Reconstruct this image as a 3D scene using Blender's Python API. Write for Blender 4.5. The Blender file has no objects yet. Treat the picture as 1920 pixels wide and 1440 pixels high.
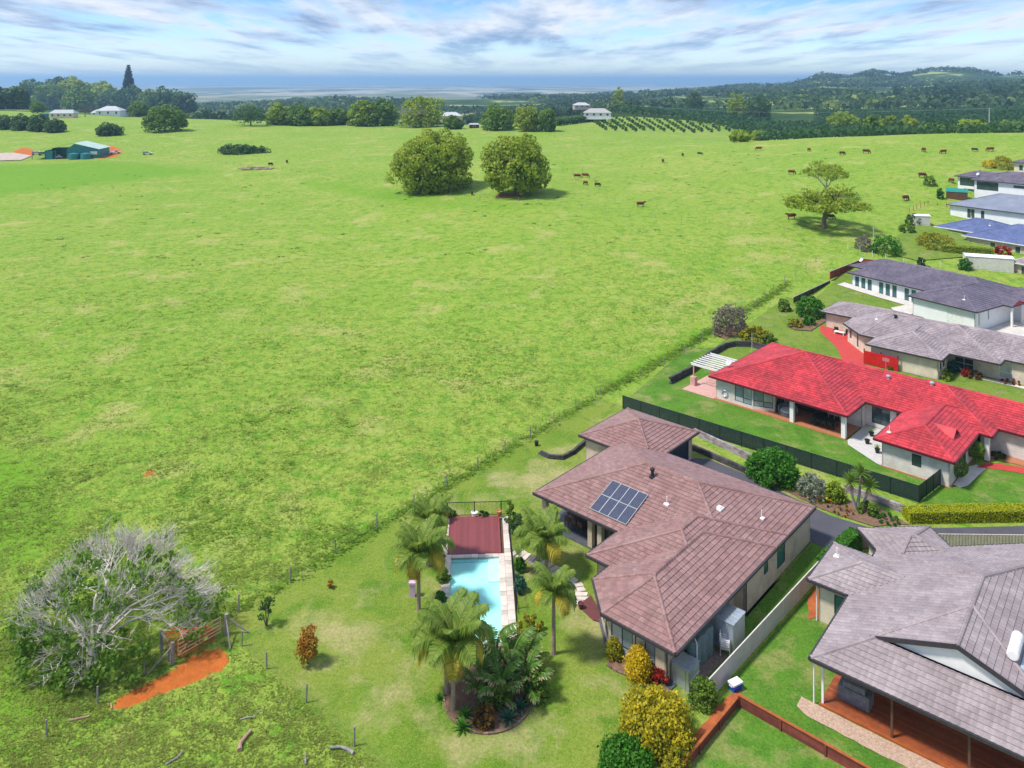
import bpy, bmesh, math, random
import numpy as np
from mathutils import Vector, Matrix, noise as mnoise
random.seed(7); rng = np.random.default_rng(11)
SC = bpy.context.scene
COL = SC.collection
# ---------------------------------------------------------------- camera
CAMZ, FPX, HOR = 36.0, 1475.0, 150.0
cam = bpy.data.cameras.new('camera'); camo = bpy.data.objects.new('camera', cam); COL.objects.link(camo)
camo.location = (0, 0, CAMZ); camo.rotation_euler = (math.radians(90), 0, 0)
cam.sensor_width = 36.0; cam.lens = 36.0 * FPX / 1920.0
cam.shift_y = -(720.0 - HOR) / 1920.0
cam.clip_start = 0.5; cam.clip_end = 200000.0
SC.camera = camo
# ---------------------------------------------------------------- light
SUN_DIR = Vector((-0.60, -0.14, 1.0)).normalized()      # towards the sun: high on the left
EL = math.asin(SUN_DIR.z); AZ = math.atan2(SUN_DIR.x, SUN_DIR.y)
W = bpy.data.worlds.new('World'); SC.world = W; W.use_nodes = True
nt = W.node_tree; nt.nodes.clear()
def N(t, ty, **kw):
    n = t.nodes.new(ty)
    for k, v in kw.items():
        if k.startswith('i_'):
            key = k[2:]; key = int(key) if key.isdigit() else key
            n.inputs[key].default_value = v
        else: setattr(n, k, v)
    return n
def L(t, a, b): t.links.new(a, b)
def ramp(t, pts, src=None, interp='LINEAR'):
    r = N(t, 'ShaderNodeValToRGB'); e = r.color_ramp; e.interpolation = interp
    while len(e.elements) < len(pts): e.elements.new(0.5)
    for el, (p, c) in zip(e.elements, pts):
        el.position = p; el.color = (*c, 1) if len(c) == 3 else c
    if src is not None: L(t, src, r.inputs[0])
    return r
def mixc(t, fac, a, b, mode='MIX'):
    m = N(t, 'ShaderNodeMix', data_type='RGBA', blend_type=mode)
    for sock, v in ((m.inputs[0], fac), (m.inputs[6], a), (m.inputs[7], b)):
        if isinstance(v, (int, float)): sock.default_value = v
        elif isinstance(v, tuple): sock.default_value = (*v, 1) if len(v) == 3 else v
        else: L(t, v, sock)
    return m.outputs[2]
def mth(t, op, a, b=None, clamp=False):
    m = N(t, 'ShaderNodeMath', operation=op, use_clamp=clamp)
    for s, v in ((m.inputs[0], a), (m.inputs[1], b)):
        if v is None: continue
        if isinstance(v, (int, float)): s.default_value = v
        else: L(t, v, s)
    return m.outputs[0]
sky = N(nt, 'ShaderNodeTexSky', sky_type='NISHITA', sun_disc=False, sun_elevation=EL, sun_rotation=AZ, altitude=120, air_density=1.0, dust_density=0.6, ozone_density=1.5)
tc = N(nt, 'ShaderNodeTexCoord')
sx = N(nt, 'ShaderNodeSeparateXYZ'); L(nt, tc.outputs['Generated'], sx.inputs[0])
zz = mth(nt, 'ADD', mth(nt, 'MAXIMUM', sx.outputs[2], 0.0), 0.055)
cx = N(nt, 'ShaderNodeCombineXYZ'); L(nt, mth(nt, 'DIVIDE', sx.outputs[0], zz), cx.inputs[0]); L(nt, mth(nt, 'DIVIDE', sx.outputs[1], zz), cx.inputs[1])
mp = N(nt, 'ShaderNodeMapping'); mp.inputs['Scale'].default_value = (1.15, 0.34, 1); mp.inputs['Location'].default_value = (3.1, 1.7, 0.0); L(nt, cx.outputs[0], mp.inputs[0])
cn = N(nt, 'ShaderNodeTexNoise', i_Scale=1.0, i_Detail=10.0, i_Roughness=0.60, i_Distortion=0.15); L(nt, mp.outputs[0], cn.inputs['Vector'])
mp2 = N(nt, 'ShaderNodeMapping'); mp2.inputs['Scale'].default_value = (0.8, 0.34, 1); mp2.inputs['Location'].default_value = (7.3, 4.0, 2.0); L(nt, cx.outputs[0], mp2.inputs[0])
cn2 = N(nt, 'ShaderNodeTexNoise', i_Scale=1.0, i_Detail=8.0, i_Roughness=0.58); L(nt, mp2.outputs[0], cn2.inputs['Vector'])
cover = ramp(nt, [(0.39, (0, 0, 0)), (0.55, (1, 1, 1))], cn.outputs[0]).outputs[0]
hz = ramp(nt, [(0.0, (0, 0, 0)), (0.035, (0.55,) * 3), (0.06, (1, 1, 1))], sx.outputs[2]).outputs[0]     # thin cloud near the horizon
cov = mth(nt, 'MULTIPLY', cover, mth(nt, 'ADD', mth(nt, 'MULTIPLY', hz, 0.80), 0.20))
shf = mth(nt, 'ADD', mth(nt, 'MULTIPLY', cn2.outputs[0], 1.1), mth(nt, 'MULTIPLY', cn.outputs[0], -0.75))
shade = ramp(nt, [(0.01, (0.95, 1.38, 2.15)), (0.12, (1.75, 2.15, 2.8)), (0.24, (2.9, 3.05, 3.35))], shf).outputs[0]
skyt = ramp(nt, [(0.0, (0.66, 0.72, 0.78)), (0.05, (0.44, 0.56, 0.76)), (0.10, (0.26, 0.38, 0.60))], sx.outputs[2]).outputs[0]
skyc = mixc(nt, 1.0, sky.outputs[0], skyt, 'MULTIPLY')
allc = mixc(nt, cov, skyc, shade)
bg = N(nt, 'ShaderNodeBackground'); bg.inputs[1].default_value = 0.15; L(nt, allc, bg.inputs[0])
wo = N(nt, 'ShaderNodeOutputWorld'); L(nt, bg.outputs[0], wo.inputs[0])
sl = bpy.data.lights.new('sun', 'SUN'); sl.energy = 2.5; sl.angle = math.radians(8.0); sl.color = (1.0, 0.95, 0.86)
so = bpy.data.objects.new('sun', sl); COL.objects.link(so); so.location = (-40, 20, 80)
so.rotation_euler = (-SUN_DIR).to_track_quat('-Z', 'Y').to_euler()
SC.view_settings.view_transform = 'Standard'; SC.view_settings.look = 'None'
SC.view_settings.exposure = 1.1; SC.view_settings.gamma = 1.0; SC.view_settings.use_curve_mapping = False
SC.render.engine = 'CYCLES'
# ---------------------------------------------------------------- helpers
def P(n, c, **k): return (*c, 1)
def new_mat(name):
    m = bpy.data.materials.new(name); m.use_nodes = True; t = m.node_tree
    b = t.nodes['Principled BSDF']; return m, t, b
def mat(name, c1, c2=None, scale=3.0, rough=0.75, bump=0.0, bscale=None, metal=0.0, spec=0.3, detail=4.0, stretch=None, lo=0.35, hi=0.65, tint=0.0):
    m, t, b = new_mat(name)
    b.inputs['Roughness'].default_value = rough; b.inputs['Metallic'].default_value = metal
    b.inputs['Specular IOR Level'].default_value = spec
    c2 = c2 or tuple(x * 0.8 for x in c1)
    g_ = N(t, 'ShaderNodeNewGeometry'); vec = g_.outputs['Position']
    if stretch:
        tco = N(t, 'ShaderNodeTexCoord'); mpn = N(t, 'ShaderNodeMapping'); mpn.inputs['Scale'].default_value = stretch; L(t, tco.outputs['Object'], mpn.inputs[0]); vec = mpn.outputs[0]
    n = N(t, 'ShaderNodeTexNoise', i_Scale=scale, i_Detail=detail, i_Roughness=0.6); L(t, vec, n.inputs['Vector'])
    r = ramp(t, [(lo, c1), (hi, c2)], n.outputs[0]); out = r.outputs[0]
    if tint:
        a = N(t, 'ShaderNodeAttribute', attribute_name='tint')
        k = mth(t, 'ADD', mth(t, 'MULTIPLY', a.outputs['Fac'], tint), 1.0 - tint * 0.5)
        h = N(t, 'ShaderNodeVectorMath', operation='SCALE'); L(t, out, h.inputs[0]); L(t, k, h.inputs['Scale']); out = h.outputs[0]
    L(t, out, b.inputs['Base Color'])
    if bump:
        n2 = N(t, 'ShaderNodeTexNoise', i_Scale=bscale or scale * 6, i_Detail=3.0); L(t, vec, n2.inputs['Vector'])
        bp = N(t, 'ShaderNodeBump', i_Strength=bump, i_Distance=0.05); L(t, n2.outputs[0], bp.inputs['Height']); L(t, bp.outputs[0], b.inputs['Normal'])
    return m
def leaf_mat(name, dark, light, trans=0.42, rough=0.55, third=None):
    m, t, b = new_mat(name); b.inputs['Roughness'].default_value = rough; b.inputs['Specular IOR Level'].default_value = 0.25
    a = N(t, 'ShaderNodeAttribute', attribute_name='tint')
    pts = [(0.0, dark), (1.0, light)] if third is None else [(0.0, dark), (0.6, light), (1.0, third)]
    r = ramp(t, pts, a.outputs['Fac']); L(t, r.outputs[0], b.inputs['Base Color'])
    tr = N(t, 'ShaderNodeBsdfTranslucent'); L(t, r.outputs[0], tr.inputs[0])
    mx = N(t, 'ShaderNodeMixShader'); mx.inputs[0].default_value = trans; L(t, b.outputs[0], mx.inputs[1]); L(t, tr.outputs[0], mx.inputs[2])
    L(t, mx.outputs[0], t.nodes['Material Output'].inputs[0]); return m
def tag(o, label=None, cat=None, group=None, kind=None):
    if label: o['label'] = label
    if cat: o['category'] = cat
    if group: o['group'] = group
    if kind: o['kind'] = kind
    return o
def thing(name, label, cat, loc=(0, 0, 0), rz=0.0, group=None):
    o = bpy.data.objects.new(name, None); COL.objects.link(o); o.empty_display_size = 0.2
    o.location = loc; o.rotation_euler = (0, 0, rz); return tag(o, label, cat, group)
def link(name, me, parent=None, loc=None, rot=None, scale=None):
    o = bpy.data.objects.new(name, me); COL.objects.link(o)
    if parent is not None: o.parent = parent
    if loc is not None: o.location = loc
    if rot is not None: o.rotation_euler = rot
    if scale is not None: o.scale = scale if hasattr(scale, '__len__') else (scale,) * 3
    return o
def np_mesh(name, V, F, mat_, tint=None, smooth=False):
    """V (n,3); F (m,3|4) int array; tint per face"""
    me = bpy.data.meshes.new(name); V = np.asarray(V, np.float32); F = np.asarray(F, np.int32); k = F.shape[1]
    me.vertices.add(len(V)); me.vertices.foreach_set('co', V.ravel())
    me.loops.add(F.size); me.loops.foreach_set('vertex_index', F.ravel())
    me.polygons.add(len(F)); me.polygons.foreach_set('loop_start', np.arange(0, F.size, k, dtype=np.int32))
    if smooth: me.polygons.foreach_set('use_smooth', np.ones(len(F), bool))
    me.materials.append(mat_)
    if tint is not None:
        a = me.attributes.new('tint', 'FLOAT', 'FACE'); a.data.foreach_set('value', np.asarray(tint, np.float32))
    me.update(calc_edges=True); return me
class MB:
    def __init__(s): s.v = []; s.f = []; s.t = []
    def add(s, vs, fs, tint=0.5):
        o = len(s.v); s.v += [tuple(p) for p in vs]; s.f += [tuple(i + o for i in q) for q in fs]; s.t += [tint] * len(fs); return s
    def box(s, x0, x1, y0, y1, z0, z1, tint=0.5):
        return s.add([(x0,y0,z0),(x1,y0,z0),(x1,y1,z0),(x0,y1,z0),(x0,y0,z1),(x1,y0,z1),(x1,y1,z1),(x0,y1,z1)],
                     [(0,3,2,1),(4,5,6,7),(0,1,5,4),(1,2,6,5),(2,3,7,6),(3,0,4,7)], tint)
    def beam(s, p, q, w, h, up=(0,0,1), tint=0.5):
        """box from p to q, w wide, h tall, centred on the line"""
        p = Vector(p); q = Vector(q); d = (q - p).normalized(); up = Vector(up)
        if abs(d.dot(up)) > 0.98: up = Vector((0,1,0))
        sd = d.cross(up).normalized(); u = sd.cross(d).normalized(); a = sd * w / 2; b = u * h / 2
        vs = [p-a-b, p+a-b, p+a+b, p-a+b, q-a-b, q+a-b, q+a+b, q-a+b]
        return s.add(vs, [(0,1,2,3),(4,7,6,5),(0,4,5,1),(1,5,6,2),(2,6,7,3),(3,7,4,0)], tint)
    def tube(s, path, rad, n=8, cap=True, tint=0.5):
        path = [Vector(p) for p in path]; m = len(path); o = len(s.v); vs = []; fs = []
        if not hasattr(rad, '__len__'): rad = [rad] * m
        ref = Vector((0.31, 0.17, 0.93))
        for i, p in enumerate(path):
            d = (path[min(i+1, m-1)] - path[max(i-1, 0)]).normalized()
            if abs(d.dot(ref)) > 0.95: ref = Vector((1, 0.1, 0))
            a = d.cross(ref).normalized(); b = d.cross(a).normalized()
            for k in range(n):
                th = 2 * math.pi * k / n; vs.append(p + (a * math.cos(th) + b * math.sin(th)) * rad[i])
        for i in range(m - 1):
            for k in range(n):
                fs.append((i*n+k, i*n+(k+1) % n, (i+1)*n+(k+1) % n, (i+1)*n+k))
        if cap: fs += [tuple(range(n))[::-1], tuple((m-1)*n + k for k in range(n))]
        return s.add(vs, fs, tint)
    def lathe(s, prof, n=14, c=(0,0), tint=0.5):
        vs = []; fs = []; m = len(prof)
        for (r, z) in prof:
            for k in range(n):
                th = 2*math.pi*k/n; vs.append((c[0]+r*math.cos(th), c[1]+r*math.sin(th), z))
        for i in range(m-1):
            for k in range(n): fs.append((i*n+k, i*n+(k+1) % n, (i+1)*n+(k+1) % n, (i+1)*n+k))
        fs += [tuple(range(n))[::-1], tuple((m-1)*n+k for k in range(n))]
        return s.add(vs, fs, tint)
    def prism(s, poly, z0, z1, tint=0.5):
        n = len(poly)
        vs = [(x, y, z0) for x, y in poly] + [(x, y, z1) for x, y in poly]
        return s.add(vs, [tuple(range(n))[::-1], tuple(range(n, 2*n))] + [(i, (i+1) % n, n+(i+1) % n, n+i) for i in range(n)], tint)
    def mesh(s, name, m, smooth=False):
        me = bpy.data.meshes.new(name); me.from_pydata(s.v, [], s.f); me.materials.append(m)
        a = me.attributes.new('tint', 'FLOAT', 'FACE'); a.data.foreach_set('value', s.t)
        if smooth: me.polygons.foreach_set('use_smooth', [True] * len(me.polygons))
        me.update(); return me
    def build(s, name, m, parent=None, smooth=False, loc=None, rot=None):
        return link(name, s.mesh(name, m, smooth), parent, loc, rot)
def fbm(x, y, sc, seed=0.0, octv=3):
    """cheap vectorised value noise -1..1"""
    out = np.zeros_like(np.asarray(x, float)); amp = 1.0; tot = 0.0
    for o in range(octv):
        xs = np.asarray(x) / sc * 2**o + 17.3*o + seed; ys = np.asarray(y) / sc * 2**o + 5.7*o - seed
        xi = np.floor(xs); yi = np.floor(ys); fx = xs - xi; fy = ys - yi
        fx = fx*fx*(3-2*fx); fy = fy*fy*(3-2*fy)
        h = lambda a, b: (np.abs(np.sin(a*127.1 + b*311.7 + seed*13.1) * 43758.5453) % 1.0)*2-1
        v = (h(xi,yi)*(1-fx)+h(xi+1,yi)*fx)*(1-fy)+(h(xi,yi+1)*(1-fx)+h(xi+1,yi+1)*fx)*fy
        out += v*amp; tot += amp; amp *= 0.5
    return out / tot
# ---------------------------------------------------------------- terrain: heights as profiles along directions from the lookout
COLS = {
 -1900: [(60,0),(300,0),(600,8),(900,4),(1500,-20),(3000,-50),(6000,-60),(90000,-61)],
 0:    [(60,0),(354,0),(491,6),(594,9),(690,12),(900,6),(1500,-15),(3000,-52),(5000,-60),(90000,-61)],
 350:  [(200,0),(354,.5),(503,7),(560,9),(700,0),(900,-16),(1300,-18),(1900,-34),(3000,-57),(5000,-60),(90000,-61)],
 700:  [(150,0),(270,3),(337,4),(508,5),(560,5),(700,-8),(1000,-16),(1500,-14),(1900,-11),(2400,-32),(3500,-58),(90000,-61)],
 960:  [(110,0),(208,4.5),(246,6),(316,6),(400,4.5),(460,6.5),(520,6.5),(700,-4),(1200,-14),(1700,-10),(2100,-14),(2800,-50),(4000,-60),(90000,-61)],
 1150: [(105,0),(200,5),(330,8),(365,2.5),(440,7),(620,7),(760,6),(1000,0),(1500,-10),(2200,-14),(3200,-48),(5000,-60),(90000,-61)],
 1440: [(105,0),(130,1),(171,5),(240,9),(316,12),(360,7),(450,0),(700,-2),(1200,-2),(1800,4),(2700,22),(4500,-40),(6000,-60),(90000,-61)],
 1540: [(105,0),(130,1),(172,5.2),(240,11),(310,13.5),(360,9),(450,1),(700,-2),(1200,0),(1800,10),(2700,46),(4500,-30),(6000,-60),(90000,-61)],
 1640: [(105,0),(128,1),(175,5.4),(240,13),(295,15.5),(340,11),(450,2),(700,-1),(1200,2),(1800,14),(2700,50),(4500,-20),(7000,-60),(90000,-61)],
 1750: [(105,0),(125,1),(177,5.5),(207,10),(242,14.5),(283,17),(330,13),(450,4),(800,0),(1500,10),(2000,22),(2800,55),(4500,-20),(7000,-60),(90000,-61)],
 1920: [(105,0),(125,1),(177,5.5),(207,10),(242,15),(274,18),(330,13),(450,5),(800,4),(1500,16),(2000,28),(2800,46),(4500,-20),(7000,-60),(90000,-61)],
 3800: [(105,0),(125,1),(177,5.5),(207,10),(242,15),(274,18),(330,13),(450,5),(800,4),(1500,16),(2800,40),(4500,-20),(7000,-60),(90000,-61)],
}
_px = sorted(COLS); _LY = np.linspace(math.log(20), math.log(90000), 900)
_S = np.linspace((-1900-960)/FPX, (3800-960)/FPX, 700)
_tab = np.array([np.interp(_LY, [math.log(a) for a, b in COLS[p]], [b for a, b in COLS[p]]) for p in _px])
_scol = np.array([(p-960)/FPX for p in _px])
_G = np.array([np.interp(_S, _scol, _tab[:, j]) for j in range(len(_LY))])      # [Y][s]
def _blur(a, k, ax):
    w = np.hanning(2*k+3)[1:-1]; w /= w.sum()
    return np.apply_along_axis(lambda r: np.convolve(np.pad(r, k, mode='edge'), w, 'valid'), ax, a)
_G = _blur(_blur(_G, 6, 0), 10, 1)
def Zt(X, Y):
    X = np.asarray(X, float); Y = np.maximum(np.asarray(Y, float), 21.0)
    fs = np.clip((X / Y - _S[0]) / (_S[1]-_S[0]), 0, len(_S)-1.001); fy = np.clip((np.log(Y)-_LY[0])/(_LY[1]-_LY[0]), 0, len(_LY)-1.001)
    i = fs.astype(int); j = fy.astype(int); a = fs-i; b = fy-j
    z = (_G[j,i]*(1-a)+_G[j,i+1]*a)*(1-b)+(_G[j+1,i]*(1-a)+_G[j+1,i+1]*a)*b
    # rolling detail in the paddock and the far country, none on the house lots
    d = paddock_side(X, Y); m = np.clip((d-1.5)/14.0, 0, 1); far = np.clip((Y-300)/600, 0, 1)*np.clip((9000-Y)/4000, 0, 1)
    z = z + m*(0.10*fbm(X, Y, 7.0, 1.0) + np.clip((Y-60)/120, 0, 1)*0.45*fbm(X, Y, 38.0, 2.0)) + far*8.0*fbm(X, Y, 330.0, 3.0) + np.clip((Y-1400)/900, 0, 1)*np.clip((5000-Y)/1500, 0, 1)*np.clip((X/Y-0.25)*6, 0, 1)*26.0*fbm(X, Y, 420.0, 9.0, 2)
    sk = np.interp(X/Y*FPX+960, [1380, 1430, 1500, 1540, 1590, 1640, 1690, 1750, 1820, 1870, 1920, 2000], [0, -9, -7, 11, -6, 14, -4, 14, 11, -6, -5, 0])
    return z + sk*np.exp(-((Y-2700)/450)**2)
def g(x, y, z=0.0):
    t = (CAMZ - z) / (y - HOR); return Vector(((x-960)*t, FPX*t, z))
_bl = [g(-900, 1950), g(400, 1168), g(1120, 742), Vector((36, 118, 0)), Vector((66, 152, 0)), Vector((88, 185, 0)), Vector((112, 230, 0)), Vector((160, 330, 0))]
def paddock_side(X, Y):
    """signed distance to the fence between paddock (+) and house lots (-)"""
    X = np.asarray(X, float); Y = np.asarray(Y, float); best = np.full(np.broadcast(X, Y).shape, 1e9); sg = np.ones_like(best)
    for a, b in zip(_bl[:-1], _bl[1:]):
        dx, dy = b.x-a.x, b.y-a.y; l2 = dx*dx+dy*dy
        t = np.clip(((X-a.x)*dx+(Y-a.y)*dy)/l2, 0, 1); px = X-a.x-t*dx; py = Y-a.y-t*dy
        d = np.hypot(px, py); cr = dx*(Y-a.y)-dy*(X-a.x)
        up = d < best; best = np.where(up, d, best); sg = np.where(up, np.sign(cr), sg)
    return best*sg
def zt(x, y): return float(Zt(np.array([x]), np.array([y]))[0])
def gt(x, y, near=30.0):
    """pixel -> point on the terrain"""
    dx, dz = (x-960)/FPX, -(y-HOR)/FPX
    Y = np.concatenate([np.arange(near, 700, 0.5), np.geomspace(700, 30000, 2500)])
    h = CAMZ + dz*Y - Zt(dx*Y, Y); k = np.argmax(h < 0) if (h < 0).any() else len(Y)-1
    y0 = Y[k]; 
    if k > 0 and h[k] < 0:
        y0 = Y[k-1] + (Y[k]-Y[k-1])*h[k-1]/(h[k-1]-h[k])
    return Vector((dx*y0, y0, zt(dx*y0, y0)))
# grass materials -------------------------------------------------
def grass_mat(name, cols, sc=(0.05, 0.35, 2.2), bump=0.6, rough=0.9, pos_grad=None, dry=None):
    m, t, b = new_mat(name); b.inputs['Roughness'].default_value = rough; b.inputs['Specular IOR Level'].default_value = 0.12
    ge = N(t, 'ShaderNodeNewGeometry'); v = ge.outputs['Position']
    n1 = N(t, 'ShaderNodeTexNoise', i_Scale=sc[0], i_Detail=4.0, i_Roughness=0.6); L(t, v, n1.inputs['Vector'])
    n2 = N(t, 'ShaderNodeTexNoise', i_Scale=sc[1], i_Detail=6.0, i_Roughness=0.68, i_Distortion=0.6); L(t, v, n2.inputs['Vector'])
    n3 = N(t, 'ShaderNodeTexNoise', i_Scale=sc[2], i_Detail=8.0, i_Roughness=0.8); L(t, v, n3.inputs['Vector'])
    base = ramp(t, [(0.36, cols[0]), (0.62, cols[1])], n1.outputs[0]).outputs[0]
    f2 = ramp(t, [(0.47, (0, 0, 0)), (0.62, (1, 1, 1))], n2.outputs[0]).outputs[0]
    base = mixc(t, f2, base, cols[2])
    if dry:
        n4 = N(t, 'ShaderNodeTexNoise', i_Scale=dry[1], i_Detail=5.0, i_Roughness=0.7); L(t, v, n4.inputs['Vector'])
        fd = ramp(t, [(dry[2], (0, 0, 0)), (dry[2]+0.14, (1, 1, 1))], n4.outputs[0]).outputs[0]
        base = mixc(t, fd, base, dry[0])
    f3 = ramp(t, [(0.30, (0.56,)*3), (0.70, (1.32,)*3)], n3.outputs[0]).outputs[0]
    base = mixc(t, 1.0, base, f3, 'MULTIPLY')
    n5 = N(t, 'ShaderNodeTexNoise', i_Scale=sc[2]*2.6, i_Detail=6.0, i_Roughness=0.75); L(t, v, n5.inputs['Vector'])
    base = mixc(t, ramp(t, [(0.50, (0, 0, 0)), (0.66, (0.7,)*3)], n5.outputs[0]).outputs[0], base, tuple(min(0.5, c*1.35+0.03) for c in cols[0]))
    L(t, base, b.inputs['Base Color'])
    bp = N(t, 'ShaderNodeBump', i_Strength=bump, i_Distance=0.25); L(t, n3.outputs[0], bp.inputs['Height'])
    bp2 = N(t, 'ShaderNodeBump', i_Strength=bump*0.8, i_Distance=0.8); L(t, n2.outputs[0], bp2.inputs['Height']); L(t, bp.outputs[0], bp2.inputs['Normal'])
    L(t, bp2.outputs[0], b.inputs['Normal']); return m
M = {}
M['paddock'] = grass_mat('paddock_grass', [(0.245, 0.310, 0.050), (0.180, 0.290, 0.030), (0.088, 0.225, 0.012)], (0.030, 0.62, 2.2), bump=0.45, dry=((0.32, 0.325, 0.10), 0.10, 0.54))
M['lawn'] = grass_mat('lawn_main', [(0.190, 0.235, 0.036), (0.125, 0.215, 0.018), (0.080, 0.175, 0.010)], (0.09, 0.30, 5.0), 0.35, dry=((0.33, 0.30, 0.13), 0.11, 0.50))
M['lawn_green'] = grass_mat('lawn_green', [(0.085, 0.205, 0.016), (0.085, 0.175, 0.016), (0.055, 0.150, 0.012)], (0.12, 0.5, 5.0), 0.35, dry=((0.22, 0.225, 0.07), 0.30, 0.50))
M['lawn_pale'] = grass_mat('lawn_pale', [(0.17, 0.23, 0.035), (0.12, 0.20, 0.022), (0.085, 0.17, 0.015)], (0.15, 0.5, 5.0), 0.35, dry=((0.25, 0.24, 0.10), 0.25, 0.56))
M['dirt'] = mat('red_dirt', (0.42, 0.115, 0.030), (0.30, 0.080, 0.028), 1.2, 0.95, 0.5, 9.0)
# far country: forest floor and plain, procedural patches
def plain_mat():
    m, t, b = new_mat('far_country'); b.inputs['Roughness'].default_value = 1.0; b.inputs['Specular IOR Level'].default_value = 0.0
    ge = N(t, 'ShaderNodeNewGeometry'); mpn = N(t, 'ShaderNodeMapping'); mpn.inputs['Scale'].default_value = (0.00035, 0.00016, 0.0002); L(t, ge.outputs['Position'], mpn.inputs[0])
    n1 = N(t, 'ShaderNodeTexNoise', i_Scale=1.0, i_Detail=7.0, i_Roughness=0.62); L(t, mpn.outputs[0], n1.inputs['Vector'])
    far_c = ramp(t, [(0.36, (0.045, 0.075, 0.040)), (0.44, (0.14, 0.16, 0.08)), (0.49, (0.42, 0.38, 0.27)), (0.53, (0.05, 0.08, 0.05)), (0.60, (0.28, 0.28, 0.20))], n1.outputs[0]).outputs[0]
    n2 = N(t, 'ShaderNodeTexNoise', i_Scale=0.006, i_Detail=5.0, i_Roughness=0.6); L(t, ge.outputs['Position'], n2.inputs['Vector'])
    near_c = ramp(t, [(0.40, (0.030, 0.060, 0.020)), (0.54, (0.060, 0.10, 0.03)), (0.57, (0.28, 0.32, 0.11))], n2.outputs[0]).outputs[0]
    s = N(t, 'ShaderNodeSeparateXYZ'); L(t, ge.outputs['Position'], s.inputs[0])
    f = N(t, 'ShaderNodeMapRange'); f.inputs[1].default_value = 3200; f.inputs[2].default_value = 5200; L(t, s.outputs[1], f.inputs[0])
    L(t, mixc(t, f.outputs[0], near_c, far_c), b.inputs['Base Color']); return m
M['far'] = plain_mat()
# the ground: one sheet from the lookout to the coast
def poly_sd(X, Y, pts):
    best = np.full(X.shape, 1e9); ins = np.zeros(X.shape, bool); n = len(pts)
    for k in range(n):
        ax, ay = pts[k][:2]; bx, by = pts[(k+1) % n][:2]; dx, dy = bx-ax, by-ay; t = np.clip(((X-ax)*dx+(Y-ay)*dy)/(dx*dx+dy*dy), 0, 1)
        best = np.minimum(best, np.hypot(X-ax-t*dx, Y-ay-t*dy)); c = ((ay > Y) != (by > Y)) & (X < (bx-ax)*(Y-ay)/(by-ay+1e-12)+ax); ins ^= c
    return np.where(ins, best, -best)
LUSH = [([(-150, 305), (60, 306), (200, 300), (320, 304), (440, 316), (420, 326), (300, 336), (120, 358), (-150, 392)], 14.0), ([(520, 322), (720, 350), (900, 376), (1050, 384), (1000, 398), (850, 394), (650, 372), (540, 345)], 10.0), ([(-300, 780), (90, 840), (190, 960), (80, 1100), (-350, 1150)], 4.0), ([(-300, 1150), (90, 1200), (250, 1300), (100, 1380), (-300, 1400)], 2.5), ([(1130, 735), (1240, 690), (1330, 625), (1300, 600), (1180, 680), (1090, 730)], 2.5)]  # lush grass; the patch under the bare-topped tree is shade painted in
DIRT = [([(195, 1330), (230, 1302), (290, 1272), (320, 1256), (372, 1226), (414, 1212), (438, 1236), (412, 1262), (350, 1288), (300, 1304), (240, 1332)], 0.4), ([(296, 1185), (330, 1172), (388, 1168), (410, 1178), (405, 1200), (340, 1240), (318, 1225)], 0.6), ([(262, 882), (290, 879), (292, 889), (272, 894)], 0.35), ([(170, 297), (176, 276), (205, 270), (232, 280), (226, 293), (195, 298)], 4.0), ([(12, 288), (45, 274), (72, 283), (62, 297), (30, 295)], 4.0), ([(770, 350), (850, 352), (850, 360), (800, 364), (770, 358)], 2.5), ([(925, 362), (990, 362), (985, 370), (930, 370)], 2.5)]
SHADY = []
def ground_masks(me, X, Y):
    for nm, lst in (('lush', LUSH), ('dirt', DIRT)):  # lush mask also carries the shade painted under the left tree
        v = np.zeros(X.size)
        for pts, w in lst:
            P_ = [gt(*p) for p in pts]; v = np.maximum(v, np.clip(0.5+poly_sd(X.ravel(), Y.ravel(), P_)/(2*w), 0, 1))
        a = me.attributes.new(nm, 'FLOAT', 'POINT'); a.data.foreach_set('value', v.astype(np.float32))
def ground_sheet(name, ys, m, smax, ns):
    s = np.linspace(-smax, smax, ns); S_, Y_ = np.meshgrid(s, ys); X_ = S_*Y_; Zg = Zt(X_, Y_)
    V = np.stack([X_, Y_, Zg], -1).reshape(-1, 3); ny = len(ys)
    i = np.arange(ny-1)[:, None]*ns + np.arange(ns-1)[None, :]; i = i.ravel()
    F = np.stack([i, i+1, i+ns+1, i+ns], 1)
    o = link(name, np_mesh(name, V, F, m, smooth=True)); o['kind'] = 'structure'
    if name == 'paddock': ground_masks(o.data, X_, Y_)
    return o
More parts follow.
